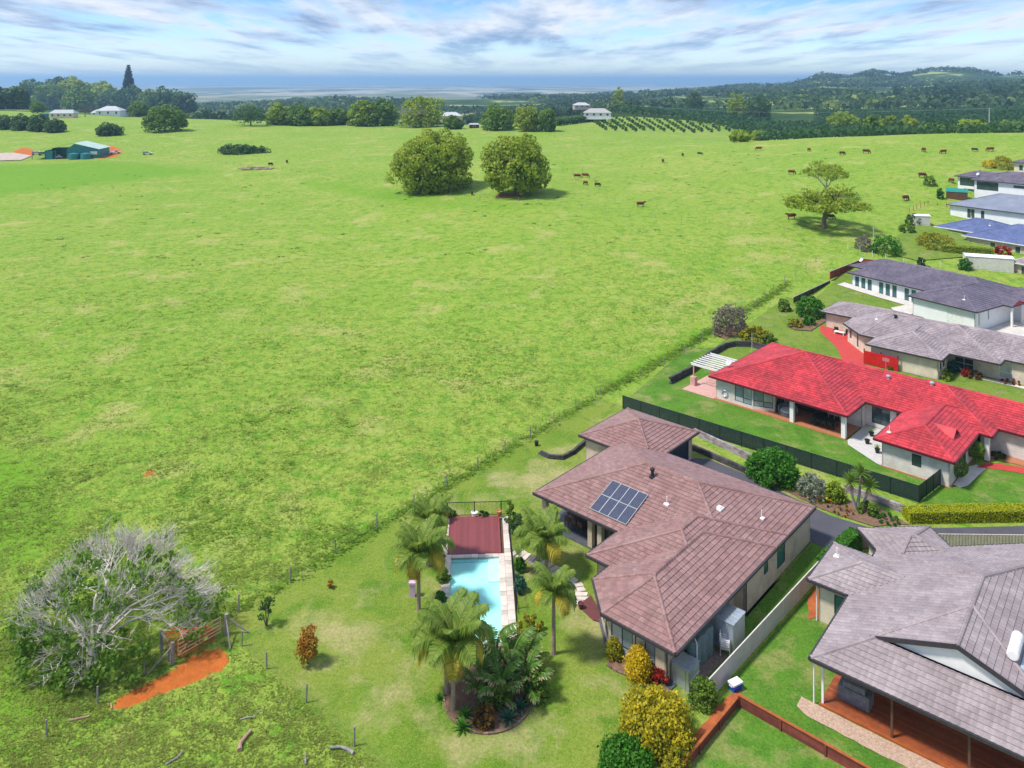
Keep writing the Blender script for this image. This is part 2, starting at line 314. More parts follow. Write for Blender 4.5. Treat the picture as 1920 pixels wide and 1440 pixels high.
def add_masks(m):
    t = m.node_tree; b = t.nodes['Principled BSDF']; src = b.inputs['Base Color'].links[0].from_socket; ge = N(t, 'ShaderNodeNewGeometry')
    def fac(nm, sc, k, g_):
        a = N(t, 'ShaderNodeAttribute', attribute_name=nm); n = N(t, 'ShaderNodeTexNoise', i_Scale=sc, i_Detail=7.0, i_Roughness=0.7); L(t, ge.outputs['Position'], n.inputs['Vector'])
        return mth(t, 'MULTIPLY', mth(t, 'SUBTRACT', mth(t, 'ADD', a.outputs['Fac'], mth(t, 'MULTIPLY', n.outputs[0], k)), 0.5+k*0.5), g_, True)
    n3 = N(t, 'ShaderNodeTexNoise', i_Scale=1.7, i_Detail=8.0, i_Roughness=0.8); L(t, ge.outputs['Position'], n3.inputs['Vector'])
    lush = ramp(t, [(0.30, (0.070, 0.200, 0.006)), (0.70, (0.160, 0.320, 0.018))], n3.outputs[0]).outputs[0]  # green for lush grass and for the painted tree shade
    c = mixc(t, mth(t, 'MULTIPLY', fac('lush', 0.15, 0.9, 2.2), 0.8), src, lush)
    dirt = ramp(t, [(0.3, (0.33, 0.085, 0.018)), (0.7, (0.52, 0.150, 0.030))], n3.outputs[0]).outputs[0]
    c = mixc(t, fac('dirt', 1.6, 1.1, 5.0), c, dirt); L(t, c, b.inputs['Base Color'])
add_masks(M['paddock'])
ysA = np.concatenate([[12.0, 24.0], np.geomspace(36, 640, 230)]); ysB = np.geomspace(640, 17600, 90)
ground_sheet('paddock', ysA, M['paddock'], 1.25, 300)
ground_sheet('countryside', ysB, M['far'], 1.25, 260)
sm, st, sb = new_mat('sea_water'); sb.inputs['Base Color'].default_value = (0.05, 0.13, 0.22, 1); sb.inputs['Roughness'].default_value = 0.35; sb.inputs['Specular IOR Level'].default_value = 0.3
mb = MB(); mb.add([(-110000, 17400, -60.6), (110000, 17400, -60.6), (110000, 95000, -60.6), (-110000, 95000, -60.6)], [(0, 1, 2, 3)]); mb.build('sea', sm)['kind'] = 'structure'
def sheet(name, pts, m, z=0.02, kind='structure', jitter=0.0, parent=None):
    """flat surface following the ground, from outline points (world xy)"""
    bm = bmesh.new(); out = []
    n = len(pts)
    for i in range(n):
        a = Vector(pts[i][:2]); b = Vector(pts[(i+1) % n][:2]); k = max(1, int((b-a).length/(0.5 if jitter else 4)))
        for j in range(k):
            p = a.lerp(b, j/k)
            if jitter: p = p + Vector((random.uniform(-1, 1), random.uniform(-1, 1)))*jitter
            out.append(p)
    vs = [bm.verts.new((p.x, p.y, 0)) for p in out]; bm.faces.new(vs)
    bmesh.ops.triangulate(bm, faces=bm.faces[:])
    far = max(p.y for p in out) > 100
    if far:
        for _ in range(7):
            es = [e for e in bm.edges if e.calc_length() > 4.0]
            if not es: break
            bmesh.ops.subdivide_edges(bm, edges=es, cuts=1); bmesh.ops.triangulate(bm, faces=bm.faces[:])
    if bm.faces:
        bm.normal_update()
        if sum(f.normal.z for f in bm.faces) < 0: bmesh.ops.reverse_faces(bm, faces=bm.faces[:])
    for v in bm.verts: v.co.z = z + (zt(v.co.x, v.co.y) if far else 0.0)
    me = bpy.data.meshes.new(name); bm.to_mesh(me); bm.free(); me.materials.append(m)
    o = link(name, me, parent); 
    if parent is None: o['kind'] = kind
    return o

# ---------------------------------------------------------------- roof engine: union of hips over convex footprints
def clip(poly, a, b, c, keep=True):
    """keep the part of poly with a x + b y + c >= 0 (keep) or <= 0"""
    out = []; n = len(poly); sg = 1 if keep else -1
    d = [sg*(a*p[0]+b*p[1]+c) for p in poly]
    for i in range(n):
        j = (i+1) % n
        if d[i] >= -1e-9: out.append(poly[i])
        if (d[i] > 1e-9 and d[j] < -1e-9) or (d[i] < -1e-9 and d[j] > 1e-9):
            t = d[i]/(d[i]-d[j]); out.append((poly[i][0]+(poly[j][0]-poly[i][0])*t, poly[i][1]+(poly[j][1]-poly[i][1])*t))
    return out if len(out) >= 3 else []
def area(p): return 0.5*sum(p[i][0]*p[(i+1) % len(p)][1]-p[(i+1) % len(p)][0]*p[i][1] for i in range(len(p)))
class Roof:
    def __init__(s, polys, z0, t, gables=None):
        s.z0, s.t = z0, t; s.polys = [p if area(p) > 0 else p[::-1] for p in polys]; s.pl = []; s.dom = []
        gables = gables or {}
        for i, p in enumerate(s.polys):
            pls = []; dm = []
            for k in range(len(p)):
                a, b = p[k], p[(k+1) % len(p)]; l = math.hypot(b[0]-a[0], b[1]-a[1]); e = ((b[0]-a[0])/l, (b[1]-a[1])/l); n = (-e[1], e[0]); c = -(n[0]*a[0]+n[1]*a[1])
                if k in gables.get(i, ()): dm.append((n[0], n[1], c))
                else: pls.append((n[0]*t, n[1]*t, c*t, e, n, c))
            s.pl.append(pls); s.dom.append(dm)
    def h(s, x, y):
        best = 0.0
        for i in range(len(s.polys)):
            if any(a*x+b*y+c < 0 for a, b, c in s.dom[i]): continue
            best = max(best, min(q[0]*x+q[1]*y+q[2] for q in s.pl[i]))
        return s.z0 + best
    def faces(s):
        for i, pls in enumerate(s.pl):
            for k, q in enumerate(pls):
                f = s.polys[i]
                for m, r in enumerate(pls):
                    if m != k and f: f = clip(f, r[0]-q[0], r[1]-q[1], r[2]-q[2])
                if not f: continue
                pieces = [f]
                for j in range(len(s.pl)):
                    if j == i: continue
                    conds = [(r[0]-q[0], r[1]-q[1], r[2]-q[2]) for r in s.pl[j]] + s.dom[j]; new = []
                    for pc in pieces:
                        cur = pc; keep = []
                        for (a, b, c) in conds:
                            if abs(a)+abs(b) < 1e-6 and abs(c) < 1e-4:
                                if j < i: continue
                                keep.append(cur); cur = []; break
                            o = clip(cur, a, b, c, False)
                            if o and abs(area(o)) > 1e-4: keep.append(o)
                            cur = clip(cur, a, b, c, True)
                            if not cur: break
                        new += keep
                    pieces = new
                for pc in pieces:
                    if abs(area(pc)) > 0.01: yield i, q, pc
    def covered(s, i, p, zz, eps=1e-3):
        for j in range(len(s.pl)):
            if j == i: continue
            e = -eps if j < i else eps
            if any(a*p[0]+b*p[1]+c < 0 for a, b, c in s.dom[j]): continue
            if all(r[0]*p[0]+r[1]*p[1]+r[2] > zz+e for r in s.pl[j]): return True
        return False
    def _runs(s, a, b, test, n=120):
        st = None; out = []
        for k in range(n+1):
            t = k/n; p = tuple(a[m]+(b[m]-a[m])*t for m in range(3)); ok = not test(p)
            if ok and st is None: st = p
            if not ok and st is not None: out.append((st, prev)); st = None
            prev = p
        if st is not None: out.append((st, prev))
        return [r for r in out if math.dist(*r) > 0.15]
    def ridges(s):
        out = []
        for i, pls in enumerate(s.pl):
            fs = []
            for k, q in enumerate(pls):
                f = s.polys[i]
                for m, r in enumerate(pls):
                    if m != k and f: f = clip(f, r[0]-q[0], r[1]-q[1], r[2]-q[2])
                fs.append(f)
            for k, f in enumerate(fs):
                for a in range(len(f)):
                    p, r = f[a], f[(a+1) % len(f)]
                    if math.dist(p, r) < 0.1: continue
                    mid = ((p[0]+r[0])/2, (p[1]+r[1])/2); hk = pls[k][0]*mid[0]+pls[k][1]*mid[1]+pls[k][2]
                    for m in range(k):
                        if abs(pls[m][0]*mid[0]+pls[m][1]*mid[1]+pls[m][2]-hk) < 1e-5:
                            hp = lambda z: pls[k][0]*z[0]+pls[k][1]*z[1]+pls[k][2]
                            out += s._runs((*p, hp(p)), (*r, hp(r)), lambda w, i=i: s.covered(i, w, w[2]))
        return out
    def eaves(s):
        out = []
        for i, p in enumerate(s.polys):
            for q in s.pl[i]:
                for k in range(len(p)):
                    a, b = p[k], p[(k+1) % len(p)]
                    if abs(q[4][0]*a[0]+q[4][1]*a[1]+q[5]) < 1e-6 and abs(q[4][0]*b[0]+q[4][1]*b[1]+q[5]) < 1e-6:
                        out += [(x, y, q[4]) for x, y in s._runs((*a, 0), (*b, 0), lambda w, i=i: s.covered(i, w, 0.0))]
        return out
def tile_roof(parent, R, m, tw=0.33, ch=0.35, rise=0.042, sub=2, roll=0.03, single=0, camloc=None, name='roof', capm=None, ridge_r=0.13, smooth_cap=True):
    V, F, T = [], [], []; sub_prof = {1: [0, 0], 2: [0, roll, 0], 3: [0, roll, roll, 0]}[sub]
    sl = math.sqrt(1+R.t**2); full = []
    for i, q, pc in R.faces():
        e, n, c = q[3], q[4], q[5]
        N_ = (-n[0]*R.t/sl, -n[1]*R.t/sl, 1/sl)
        uv = [(p[0]*e[0]+p[1]*e[1], (p[0]*n[0]+p[1]*n[1]+c)*sl) for p in pc]
        if area(uv) < 0: uv = uv[::-1]
        edges = []
        for k in range(len(uv)):
            a, b = uv[k], uv[(k+1) % len(uv)]; l = math.dist(a, b)
            if l < 1e-6: continue
            edges.append((-(b[1]-a[1])/l, (b[0]-a[0])/l, ((b[1]-a[1])*a[0]-(b[0]-a[0])*a[1])/l))
        def w3(u, v, o):
            pv = v/sl - c; x = e[0]*u+n[0]*pv; y = e[1]*u+n[1]*pv
            return (x+N_[0]*o, y+N_[1]*o, R.z0+(v/sl)*R.t+N_[2]*o)
        r0 = int(math.floor(min(p[1] for p in uv)/ch)); r1 = int(math.ceil(max(p[1] for p in uv)/ch))
        for r in range(r0, r1):
            row = uv
            row = clip(row, 0, 1, -r*ch); row = clip(row, 0, -1, (r+1)*ch) if row else row
            if not row: continue
            c0 = int(math.floor(min(p[0] for p in row)/tw)); c1 = int(math.ceil(max(p[0] for p in row)/tw))
            for k in range(c0, c1):
                u0 = k*tw; v0 = r*ch; tn = random.random()
                ins = all(a*uu+b*vv+cc >= -1e-6 for a, b, cc in edges for uu in (u0, u0+tw) for vv in (v0, v0+ch))
                if ins and single: full.append((i, q, u0, v0, tn, w3(u0+tw/2, v0+ch/2, 0)))
                lst = []
                for sidx in range(sub):
                    ua, ub = u0+tw*sidx/sub, u0+tw*(sidx+1)/sub; oa, ob = sub_prof[sidx], sub_prof[sidx+1]
                    quad = [(ua, v0), (ub, v0), (ub, v0+ch), (ua, v0+ch)]
                    if not ins:
                        for a, b, cc in edges:
                            if quad: quad = clip(quad, a, b, cc)
                        if not quad: continue
                    off = lambda u, v: oa+(ob-oa)*(u-ua)/(ub-ua) + rise*(1-(v-v0)/ch)
                    lst.append([w3(u, v, off(u, v)) for u, v in quad])
                    lo = [p for p in quad if abs(p[1]-v0) < 1e-6]
                    if len(lo) >= 2:
                        x0, x1 = min(p[0] for p in lo), max(p[0] for p in lo)
                        if x1-x0 > 1e-4: lst.append([w3(x0, v0, -0.01), w3(x1, v0, -0.01), w3(x1, v0, off(x1, v0)), w3(x0, v0, off(x0, v0))])
                if ins and single: full[-1] = full[-1] + (lst,); continue
                for pl_ in lst:
                    o = len(V); V += pl_; F.append(tuple(range(o, o+len(pl_)))); T.append(tn)
    roof = thing_part = None
    # ridge capping
    mb = MB()
    for a, b in R.ridges():
        a = Vector(a)+Vector((0, 0, R.z0)); b = Vector(b)+Vector((0, 0, R.z0)); d = b-a; l = d.length; d.normalize(); k = max(1, int(round(l/0.42)))
        sd = d.cross(Vector((0, 0, 1))).normalized(); up = sd.cross(d)
        for s_ in range(k):
            p = a+d*(l*s_/k); q_ = a+d*(l*(s_+1)/k+0.02); tn = random.random()
            ring = [(-ridge_r*1.25, -0.045), (-ridge_r*0.75, 0.085), (0, 0.125), (ridge_r*0.75, 0.085), (ridge_r*1.25, -0.045)]
            vs = [p+sd*x+up*(z+0.012) for x, z in ring]+[q_+sd*x*0.9+up*z for x, z in ring]
            mb.add(vs, [(j, j+1, j+6, j+5) for j in range(4)]+[(0, 1, 2, 3, 4), (9, 8, 7, 6, 5)], tn)
    um = bmesh.new()
    for i, q, pc in R.faces():
        um.faces.new([um.verts.new((p[0], p[1], R.z0+q[0]*p[0]+q[1]*p[1]+q[2]-0.03)) for p in pc])
    bmesh.ops.remove_doubles(um, verts=um.verts[:], dist=0.01); me_ = bpy.data.meshes.new(name); um.to_mesh(me_); um.free(); me_.materials.append(m)
    roof = link(name, me_, parent); rc = mb.build('ridge_capping', capm or m, roof); rc['kind'] = 'stuff'
    me = bpy.data.meshes.new('roof_tiles'); 
    if single and full:
        O = parent.matrix_basis
        full.sort(key=lambda x: (O @ Vector(x[5]) - Vector((0, 0, CAMZ))).length)
        for idx, x in enumerate(full):
            if idx < single:
                b_ = MB(); cpt = Vector(x[5])
                for pl_ in x[6]: b_.add([Vector(p)-cpt for p in pl_], [tuple(range(len(pl_)))], x[4])
                b_.build('roof_tile', m, roof, loc=cpt)
            else:
                for pl_ in x[6]:
                    o = len(V); V += pl_; F.append(tuple(range(o, o+len(pl_)))); T.append(x[4])
    me.from_pydata(V, [], F); me.materials.append(m); a = me.attributes.new('tint', 'FLOAT', 'FACE'); a.data.foreach_set('value', T); me.update()
    ro = link('roof_tiles', me, roof); ro['kind'] = 'stuff'
    return roof
def eaves_trim(parent, R, gm, sm, ov=0.0):
    mb = MB()
    for a, b, n in R.eaves():
        a = Vector(a); b = Vector(b); d = (b-a).normalized(); o = Vector((-n[0], -n[1], 0))*0.07
        mb.beam(a+o-d*0.06+Vector((0, 0, R.z0-0.05)), b+o+d*0.06+Vector((0, 0, R.z0-0.05)), 0.13, 0.17)
    mb.build('gutter', gm, parent)
    mb = MB()
    for i, p in enumerate(R.polys):
        z = R.z0-0.135-0.006*i; mb.add([(x, y, z) for x, y in p], [tuple(range(len(p)))[::-1]])
    mb.build('soffit', sm, parent)
def wall(parent, p, q, z0, z1, m, th=0.11, openings=(), name='wall'):
    """wall from p to q (outside on the right-hand side); openings (s0,s1,za,zb)"""
    p = Vector((*p, 0)); q = Vector((*q, 0)); d = q-p; l = d.length; d.normalize(); n = Vector((d.y, -d.x, 0)); mb = MB()
    us = sorted({0, l, *[x for o in openings for x in o[:2]]}); zs = sorted({z0, z1, *[x for o in openings for x in o[2:4]]})
    def solid(u, z): return not any(o[0] < u < o[1] and o[2] < z < o[3] for o in openings)
    ok = [[solid((us[i]+us[i+1])/2, (zs[j]+zs[j+1])/2) for j in range(len(zs)-1)] for i in range(len(us)-1)]
    pt = lambda u, z, k: p+d*u+Vector((0, 0, z))-n*(th*k)
    for i in range(len(us)-1):
        for j in range(len(zs)-1):
            if not ok[i][j]: continue
            a, b, c, e = us[i], us[i+1], zs[j], zs[j+1]
            mb.add([pt(a, c, 0), pt(b, c, 0), pt(b, e, 0), pt(a, e, 0)], [(0, 1, 2, 3)])
            mb.add([pt(a, c, 1), pt(b, c, 1), pt(b, e, 1), pt(a, e, 1)], [(3, 2, 1, 0)])
            for (di, dj, u_a, z_a, u_b, z_b) in ((-1, 0, a, c, a, e), (1, 0, b, c, b, e), (0, -1, a, c, b, c), (0, 1, a, e, b, e)):
                ii, jj = i+di, j+dj
                if 0 <= ii < len(ok) and 0 <= jj < len(ok[0]) and ok[ii][jj]: continue
                mb.add([pt(u_a, z_a, 0), pt(u_b, z_b, 0), pt(u_b, z_b, 1), pt(u_a, z_a, 1)], [(0, 1, 2, 3)])
    return mb.build(name, m, parent)
def window(parent, p, q, o, fm, pm, cols=2, split=None, fw=0.055, depth=0.05, name='window', pane_labels=None):
    """framed window in opening o=(s0,s1,za,zb) of the wall run p->q; each pane its own sub-part"""
    p = Vector((*p, 0)); q = Vector((*q, 0)); d = (q-p).normalized(); n = Vector((d.y, -d.x, 0)); s0, s1, za, zb = o
    e = 0.004; s0 += e; s1 -= e; za += e; zb -= e; mb = MB()
    at = lambda u, z: p+d*u+Vector((0, 0, z))-n*depth
    def bar(u0, z0, u1, z1): mb.beam(at(u0, z0), at(u1, z1), fw if u0 == u1 else 0.07, 0.07 if u0 == u1 else fw, up=tuple(n) if u0 == u1 else (0, 0, 1))
    def bx(u0, u1, z0, z1, k0=-0.035, k1=0.035):
        vs = [at(u, z)+n*k for k in (k0, k1) for u, z in ((u0, z0), (u1, z0), (u1, z1), (u0, z1))]
        mb.add(vs, [(0, 3, 2, 1), (4, 5, 6, 7), (0, 1, 5, 4), (1, 2, 6, 5), (2, 3, 7, 6), (3, 0, 4, 7)])
    bx(s0, s0+fw, za, zb); bx(s1-fw, s1, za, zb); bx(s0+fw, s1-fw, za, za+fw); bx(s0+fw, s1-fw, zb-fw, zb)
    cw = (s1-s0)/cols; us = [s0+cw*k for k in range(cols+1)]
    for k in range(1, cols): bx(us[k]-fw/2, us[k]+fw/2, za+fw, zb-fw, -0.03, 0.03)
    zsp = [za+fw, zb-fw]
    if split:
        zm = za+(zb-za)*split; zsp = [za+fw, zm, zb-fw]
        for k in range(cols): bx(us[k]+fw/2+0.001, us[k+1]-fw/2-0.001, zm-fw/2, zm+fw/2, -0.028, 0.028)
    w = mb.build(name, fm, parent)
    for k in range(cols):
        for j in range(len(zsp)-1):
            b_ = MB(); a0, a1, b0, b1 = us[k]+fw/2, us[k+1]-fw/2, zsp[j], zsp[j+1]
            b_.add([at(u, z)+n*kk for kk in (-0.008, 0.008) for u, z in ((a0, b0), (a1, b0), (a1, b1), (a0, b1))], [(0, 3, 2, 1), (4, 5, 6, 7), (0, 1, 5, 4), (1, 2, 6, 5), (2, 3, 7, 6), (3, 0, 4, 7)])
            b_.build('pane', pm[(k+j) % len(pm)] if isinstance(pm, list) else pm, w)
    return w
# materials ------------------------------------------------------
def tile_mat(name, c1, c2, rough=0.5, tint=0.35, spec=0.4, streak=0.5):
    m, t, b = new_mat(name); b.inputs['Roughness'].default_value = rough; b.inputs['Specular IOR Level'].default_value = spec
    ge = N(t, 'ShaderNodeNewGeometry')
    n1 = N(t, 'ShaderNodeTexNoise', i_Scale=0.45, i_Detail=6.0, i_Roughness=0.65); L(t, ge.outputs['Position'], n1.inputs['Vector'])
    n2 = N(t, 'ShaderNodeTexNoise', i_Scale=7.0, i_Detail=4.0); L(t, ge.outputs['Position'], n2.inputs['Vector'])
    c = ramp(t, [(0.30, tuple(x*0.88 for x in c2)), (0.42, c2), (0.58, c1), (0.72, tuple(min(1, x*1.12+0.012) for x in c1))], n1.outputs[0]).outputs[0]
    a = N(t, 'ShaderNodeAttribute', attribute_name='tint')
    k = mth(t, 'ADD', mth(t, 'MULTIPLY', a.outputs['Fac'], tint), 1.0-tint*0.5)
    k = mth(t, 'MULTIPLY', k, mth(t, 'ADD', mth(t, 'MULTIPLY', n2.outputs[0], 0.4), 0.8))
    h = N(t, 'ShaderNodeVectorMath', operation='SCALE'); L(t, c, h.inputs[0]); L(t, k, h.inputs['Scale']); L(t, h.outputs[0], b.inputs['Base Color']); return m
M['tile_main'] = tile_mat('tile_plum_brown', (0.232, 0.128, 0.116), (0.262, 0.155, 0.142), 0.42)
M['tile_red'] = tile_mat('tile_red', (0.44, 0.034, 0.044), (0.33, 0.030, 0.038), 0.55, 0.45)
M['tile_grey'] = tile_mat('tile_mushroom', (0.29, 0.24, 0.25), (0.24, 0.20, 0.21), 0.5)
M['tile_near'] = tile_mat('tile_weathered_grey', (0.285, 0.238, 0.242), (0.245, 0.200, 0.205), 0.42, 0.25)
M['tile_dark'] = tile_mat('tile_dark_slate', (0.135, 0.115, 0.15), (0.105, 0.09, 0.125), 0.5)
M['tile_blue'] = tile_mat('tile_blue', (0.10, 0.13, 0.27), (0.085, 0.11, 0.22), 0.45)
M['tile_bluegrey'] = tile_mat('roof_blue_grey', (0.19, 0.21, 0.27), (0.17, 0.19, 0.25), 0.45, 0.05)
M['gutter'] = mat('gutter_dark', (0.045, 0.040, 0.045), rough=0.4)
M['gutter_white'] = mat('gutter_white', (0.7, 0.7, 0.68), rough=0.4)
M['gutter_red'] = mat('gutter_maroon', (0.10, 0.012, 0.016), rough=0.4)
M['soffit'] = mat('soffit_white', (0.55, 0.53, 0.50), rough=0.8)
def brick_mat(name, c1, c2, mortar, sc=1.0):
    m, t, b = new_mat(name); b.inputs['Roughness'].default_value = 0.85; b.inputs['Specular IOR Level'].default_value = 0.2
    tco = N(t, 'ShaderNodeTexCoord'); s = N(t, 'ShaderNodeSeparateXYZ'); L(t, tco.outputs['Object'], s.inputs[0])
    cb = N(t, 'ShaderNodeCombineXYZ'); L(t, mth(t, 'ADD', s.outputs[0], s.outputs[1]), cb.inputs[0]); L(t, s.outputs[2], cb.inputs[1])
    br = N(t, 'ShaderNodeTexBrick', i_Scale=1.0*sc, i_Color1=(*c1, 1), i_Color2=(*c2, 1), i_Mortar=(*mortar, 1)); br.inputs['Brick Width'].default_value = 0.24; br.inputs['Row Height'].default_value = 0.086; br.inputs['Mortar Size'].default_value = 0.006
    L(t, cb.outputs[0], br.inputs[0]); n2 = N(t, 'ShaderNodeTexNoise', i_Scale=1.3, i_Detail=5.0); ge = N(t, 'ShaderNodeNewGeometry'); L(t, ge.outputs['Position'], n2.inputs['Vector'])
    c = mixc(t, 1.0, br.outputs[0], ramp(t, [(0.3, (0.82,)*3), (0.7, (1.08,)*3)], n2.outputs[0]).outputs[0], 'MULTIPLY'); L(t, c, b.inputs['Base Color'])
    bp = N(t, 'ShaderNodeBump', i_Strength=0.4, i_Distance=0.01); L(t, mth(t, 'SUBTRACT', 1.0, br.outputs['Fac']), bp.inputs['Height']); L(t, bp.outputs[0], b.inputs['Normal']); return m
M['wall_cream'] = brick_mat('brick_cream', (0.56, 0.46, 0.34), (0.50, 0.40, 0.29), (0.52, 0.46, 0.38))
M['wall_white'] = brick_mat('brick_white', (0.66, 0.62, 0.58), (0.60, 0.55, 0.51), (0.45, 0.42, 0.39), 0.75)
M['wall_render'] = mat('render_white', (0.72, 0.73, 0.74), (0.66, 0.67, 0.69), 0.8, 0.8)
M['wall_pale'] = brick_mat('brick_pale_cream', (0.66, 0.57, 0.45), (0.61, 0.52, 0.40), (0.6, 0.54, 0.46))
M['wall_pink'] = brick_mat('brick_pink', (0.50, 0.36, 0.30), (0.56, 0.45, 0.38), (0.55, 0.5, 0.45), 0.7)
M['frame_dark'] = mat('window_frame_charcoal', (0.03, 0.032, 0.035), rough=0.4)
M['frame_white'] = mat('window_frame_white', (0.75, 0.75, 0.74), rough=0.4)
def glass_mat(name, c, rough=0.06):
    m, t, b = new_mat(name); b.inputs['Roughness'].default_value = rough; b.inputs['Specular IOR Level'].default_value = 0.8
    ge = N(t, 'ShaderNodeNewGeometry'); n = N(t, 'ShaderNodeTexNoise', i_Scale=0.9, i_Detail=2.0); L(t, ge.outputs['Position'], n.inputs['Vector'])
    L(t, ramp(t, [(0.35, tuple(x*0.7 for x in c)), (0.65, c)], n.outputs[0]).outputs[0], b.inputs['Base Color']); return m
M['glass'] = glass_mat('window_glass', (0.045, 0.075, 0.085)); M['glass_teal'] = glass_mat('window_glass_teal', (0.04, 0.13, 0.14)); M['glass_blind'] = glass_mat('glass_over_pale_blind', (0.42, 0.44, 0.46), 0.12)
M['glass_blind2'] = glass_mat('glass_over_grey_blind', (0.22, 0.27, 0.31), 0.1)
M['white'] = mat('white_paint', (0.76, 0.75, 0.73), (0.70, 0.69, 0.67), 2.0, 0.5)
M['black'] = mat('black_paint', (0.018, 0.02, 0.02), rough=0.45)
M['galv'] = mat('galvanised_steel', (0.50, 0.55, 0.60), (0.40, 0.45, 0.50), 1.5, 0.38, metal=0.6)
M['concrete'] = mat('concrete_pale', (0.55, 0.52, 0.48), (0.47, 0.44, 0.41), 1.0, 0.9, 0.2)
M['terracotta_floor'] = mat('terracotta_paving', (0.42, 0.17, 0.085), (0.36, 0.14, 0.07), 2.5, 0.5)
M['pink_paving'] = mat('pink_paving', (0.55, 0.33, 0.28), (0.47, 0.26, 0.22), 2.0, 0.55)
M['red_paving'] = mat('red_painted_paving', (0.50, 0.055, 0.05), (0.42, 0.05, 0.045), 1.5, 0.55)
M['slate_floor'] = mat('slate_tile_floor', (0.10, 0.105, 0.13), (0.075, 0.08, 0.10), 1.5, 0.3)
M['wood_brown'] = mat('timber_brown', (0.13, 0.065, 0.035), (0.09, 0.045, 0.028), 3.0, 0.6)
M['wood_merbau'] = mat('timber_merbau', (0.225, 0.055, 0.055), (0.17, 0.045, 0.048), 6.0, 0.55, stretch=(8, 0.5, 1), tint=0.25)
M['wood_grey'] = mat('timber_weathered_grey', (0.30, 0.28, 0.26), (0.18, 0.17, 0.16), 5.0, 0.9)
M['orange_stain'] = mat('timber_orange_stain', (0.36, 0.10, 0.025), (0.26, 0.07, 0.02), 3.0, 0.6)
M['paling_red'] = mat('timber_red_brown', (0.20, 0.05, 0.035), (0.14, 0.035, 0.028), 3.0, 0.8, tint=0.5)
M['cladding'] = mat('fence_sheet_mauve', (0.50, 0.45, 0.44), (0.44, 0.39, 0.385), 1.2, 0.6)
# ---------------------------------------------------------------- the plum-brown tiled house
def roof_bits(h, R, bits):
    """vents and pipes standing on the roof: parts of the house"""
    for kind, u, v in bits:
        z = R.h(u, v)
        if kind == 'flue':
            b_ = MB(); b_.lathe([(0.30, z-0.12), (0.26, z+0.05), (0.12, z+0.10), (0.12, z+0.5), (0.19, z+0.52), (0.19, z+0.66), (0.03, z+0.76)], 12, (u, v)); b_.build('flue', M['black'], h)
        elif kind == 'pipe':
            b_ = MB(); b_.lathe([(0.03, z-0.1), (0.03, z+0.55), (0.045, z+0.56), (0.045, z+0.62)], 8, (u, v)); b_.box(u-0.2, u+0.2, v-0.2, v+0.2, z-0.12, z+0.07); b_.build('vent_pipe', M['white'], h)
        elif kind == 'skylight':
            b_ = MB(); b_.beam((u-0.32, v, z-0.02), (u+0.32, v, z-0.02), 0.5, 0.22); b_.beam((u-0.2, v, z+0.12), (u+0.2, v, z+0.12), 0.3, 0.1); b_.build('skylight', M['white'], h)
        elif kind == 'cowl':
            b_ = MB(); b_.lathe([(0.16, z-0.1), (0.15, z+0.22), (0.22, z+0.24), (0.24, z+0.34), (0.2, z+0.42), (0.05, z+0.48)], 12, (u, v)); b_.build('roof_vent', M['galv'] if h.name.startswith('red') else M['black'], h)
        elif kind == 'mast':
            b_ = MB(); b_.tube([(u, v, z-0.1), (u, v, z+1.5)], 0.025, 6); 
            for k in range(4): b_.tube([(u-0.35, v, z+1.1+0.1*k), (u+0.35, v, z+1.1+0.1*k)], 0.012, 4)
            b_.build('aerial', M['galv'], h)
        elif kind == 'dish':
            b_ = MB(); prof = [(0.02, 0), (0.18, 0.02), (0.32, 0.07), (0.40, 0.13), (0.41, 0.14), (0.31, 0.085), (0.02, 0.02)]; b_.lathe(prof, 14)
            b_.tube([(0, 0, 0.0), (0, 0, 0.3)], 0.02, 6); o = b_.build('satellite_dish', M['dish'], h, loc=(u, v, z+0.55), rot=(0.9, 0.2, -0.5)); b2 = MB(); b2.tube([(u, v, z-0.1), (u, v, z+0.55)], 0.03, 6); b2.build('dish_bracket', M['galv'], h)
M['dish'] = mat('dish_grey', (0.55, 0.60, 0.66), rough=0.4)
main = thing('tiled_house', 'large plum-brown tiled house with solar panels beside the pool', 'house', (9.50, 45.79, 0), math.radians(48.0))
RM = Roof([[(0, 0), (14, 0), (14, 7.57), (2.35, 7.57), (0, 5.2)], [(4.25, 0), (16, 0), (16, 9.5), (4.25, 9.5)], [(8.1, 0), (21.14, 0), (21.14, 17.66), (8.1, 17.66)], [(18.85, 13.25), (26.95, 13.25), (26.95, 21.2), (18.85, 21.2)]], 2.6, 0.333)
tile_roof(main, RM, M['tile_main'], single=300); eaves_trim(main, RM, M['gutter'], M['soffit'])
roof_bits(main, RM, [('flue', 13.6, 10.0), ('pipe', 11.8, 7.6), ('skylight', 13.6, 4.2), ('pipe', 15.8, 1.9)])
WM = M['wall_cream']; ZT = 2.46
mb = MB(); mb.prism([(0.35, 0.45), (20.75, 0.1), (20.8, 17.3), (8.45, 17.3), (8.45, 9.15), (4.6, 9.15), (4.6, 7.2), (2.4, 7.2), (0.35, 5.1)], -0.05, 0.10); mb.prism([(20.82, 13.6), (26.6, 13.6), (26.6, 20.9), (19.3, 20.9), (19.3, 17.32), (20.82, 17.32)], -0.05, 0.09); mb.build('floor_slab', M['slate_floor'], main)
def run(h, pts, m, z0, z1, ops={}, fm=None, pm=None):
    """consecutive wall runs (outside on the right going along); ops: run index -> list of (s0,s1,za,zb,cols,split[,kind])"""
    for k in range(len(pts)-1):
        oo = ops.get(k, []); wall(h, pts[k], pts[k+1], z0, z1, m, openings=[o[:4] for o in oo])
        for o in oo:
            kind = o[6] if len(o) > 6 else 'window'
            window(h, pts[k], pts[k+1], o[:4], fm, o[7] if len(o) > 7 else pm, o[4], o[5], name=kind)
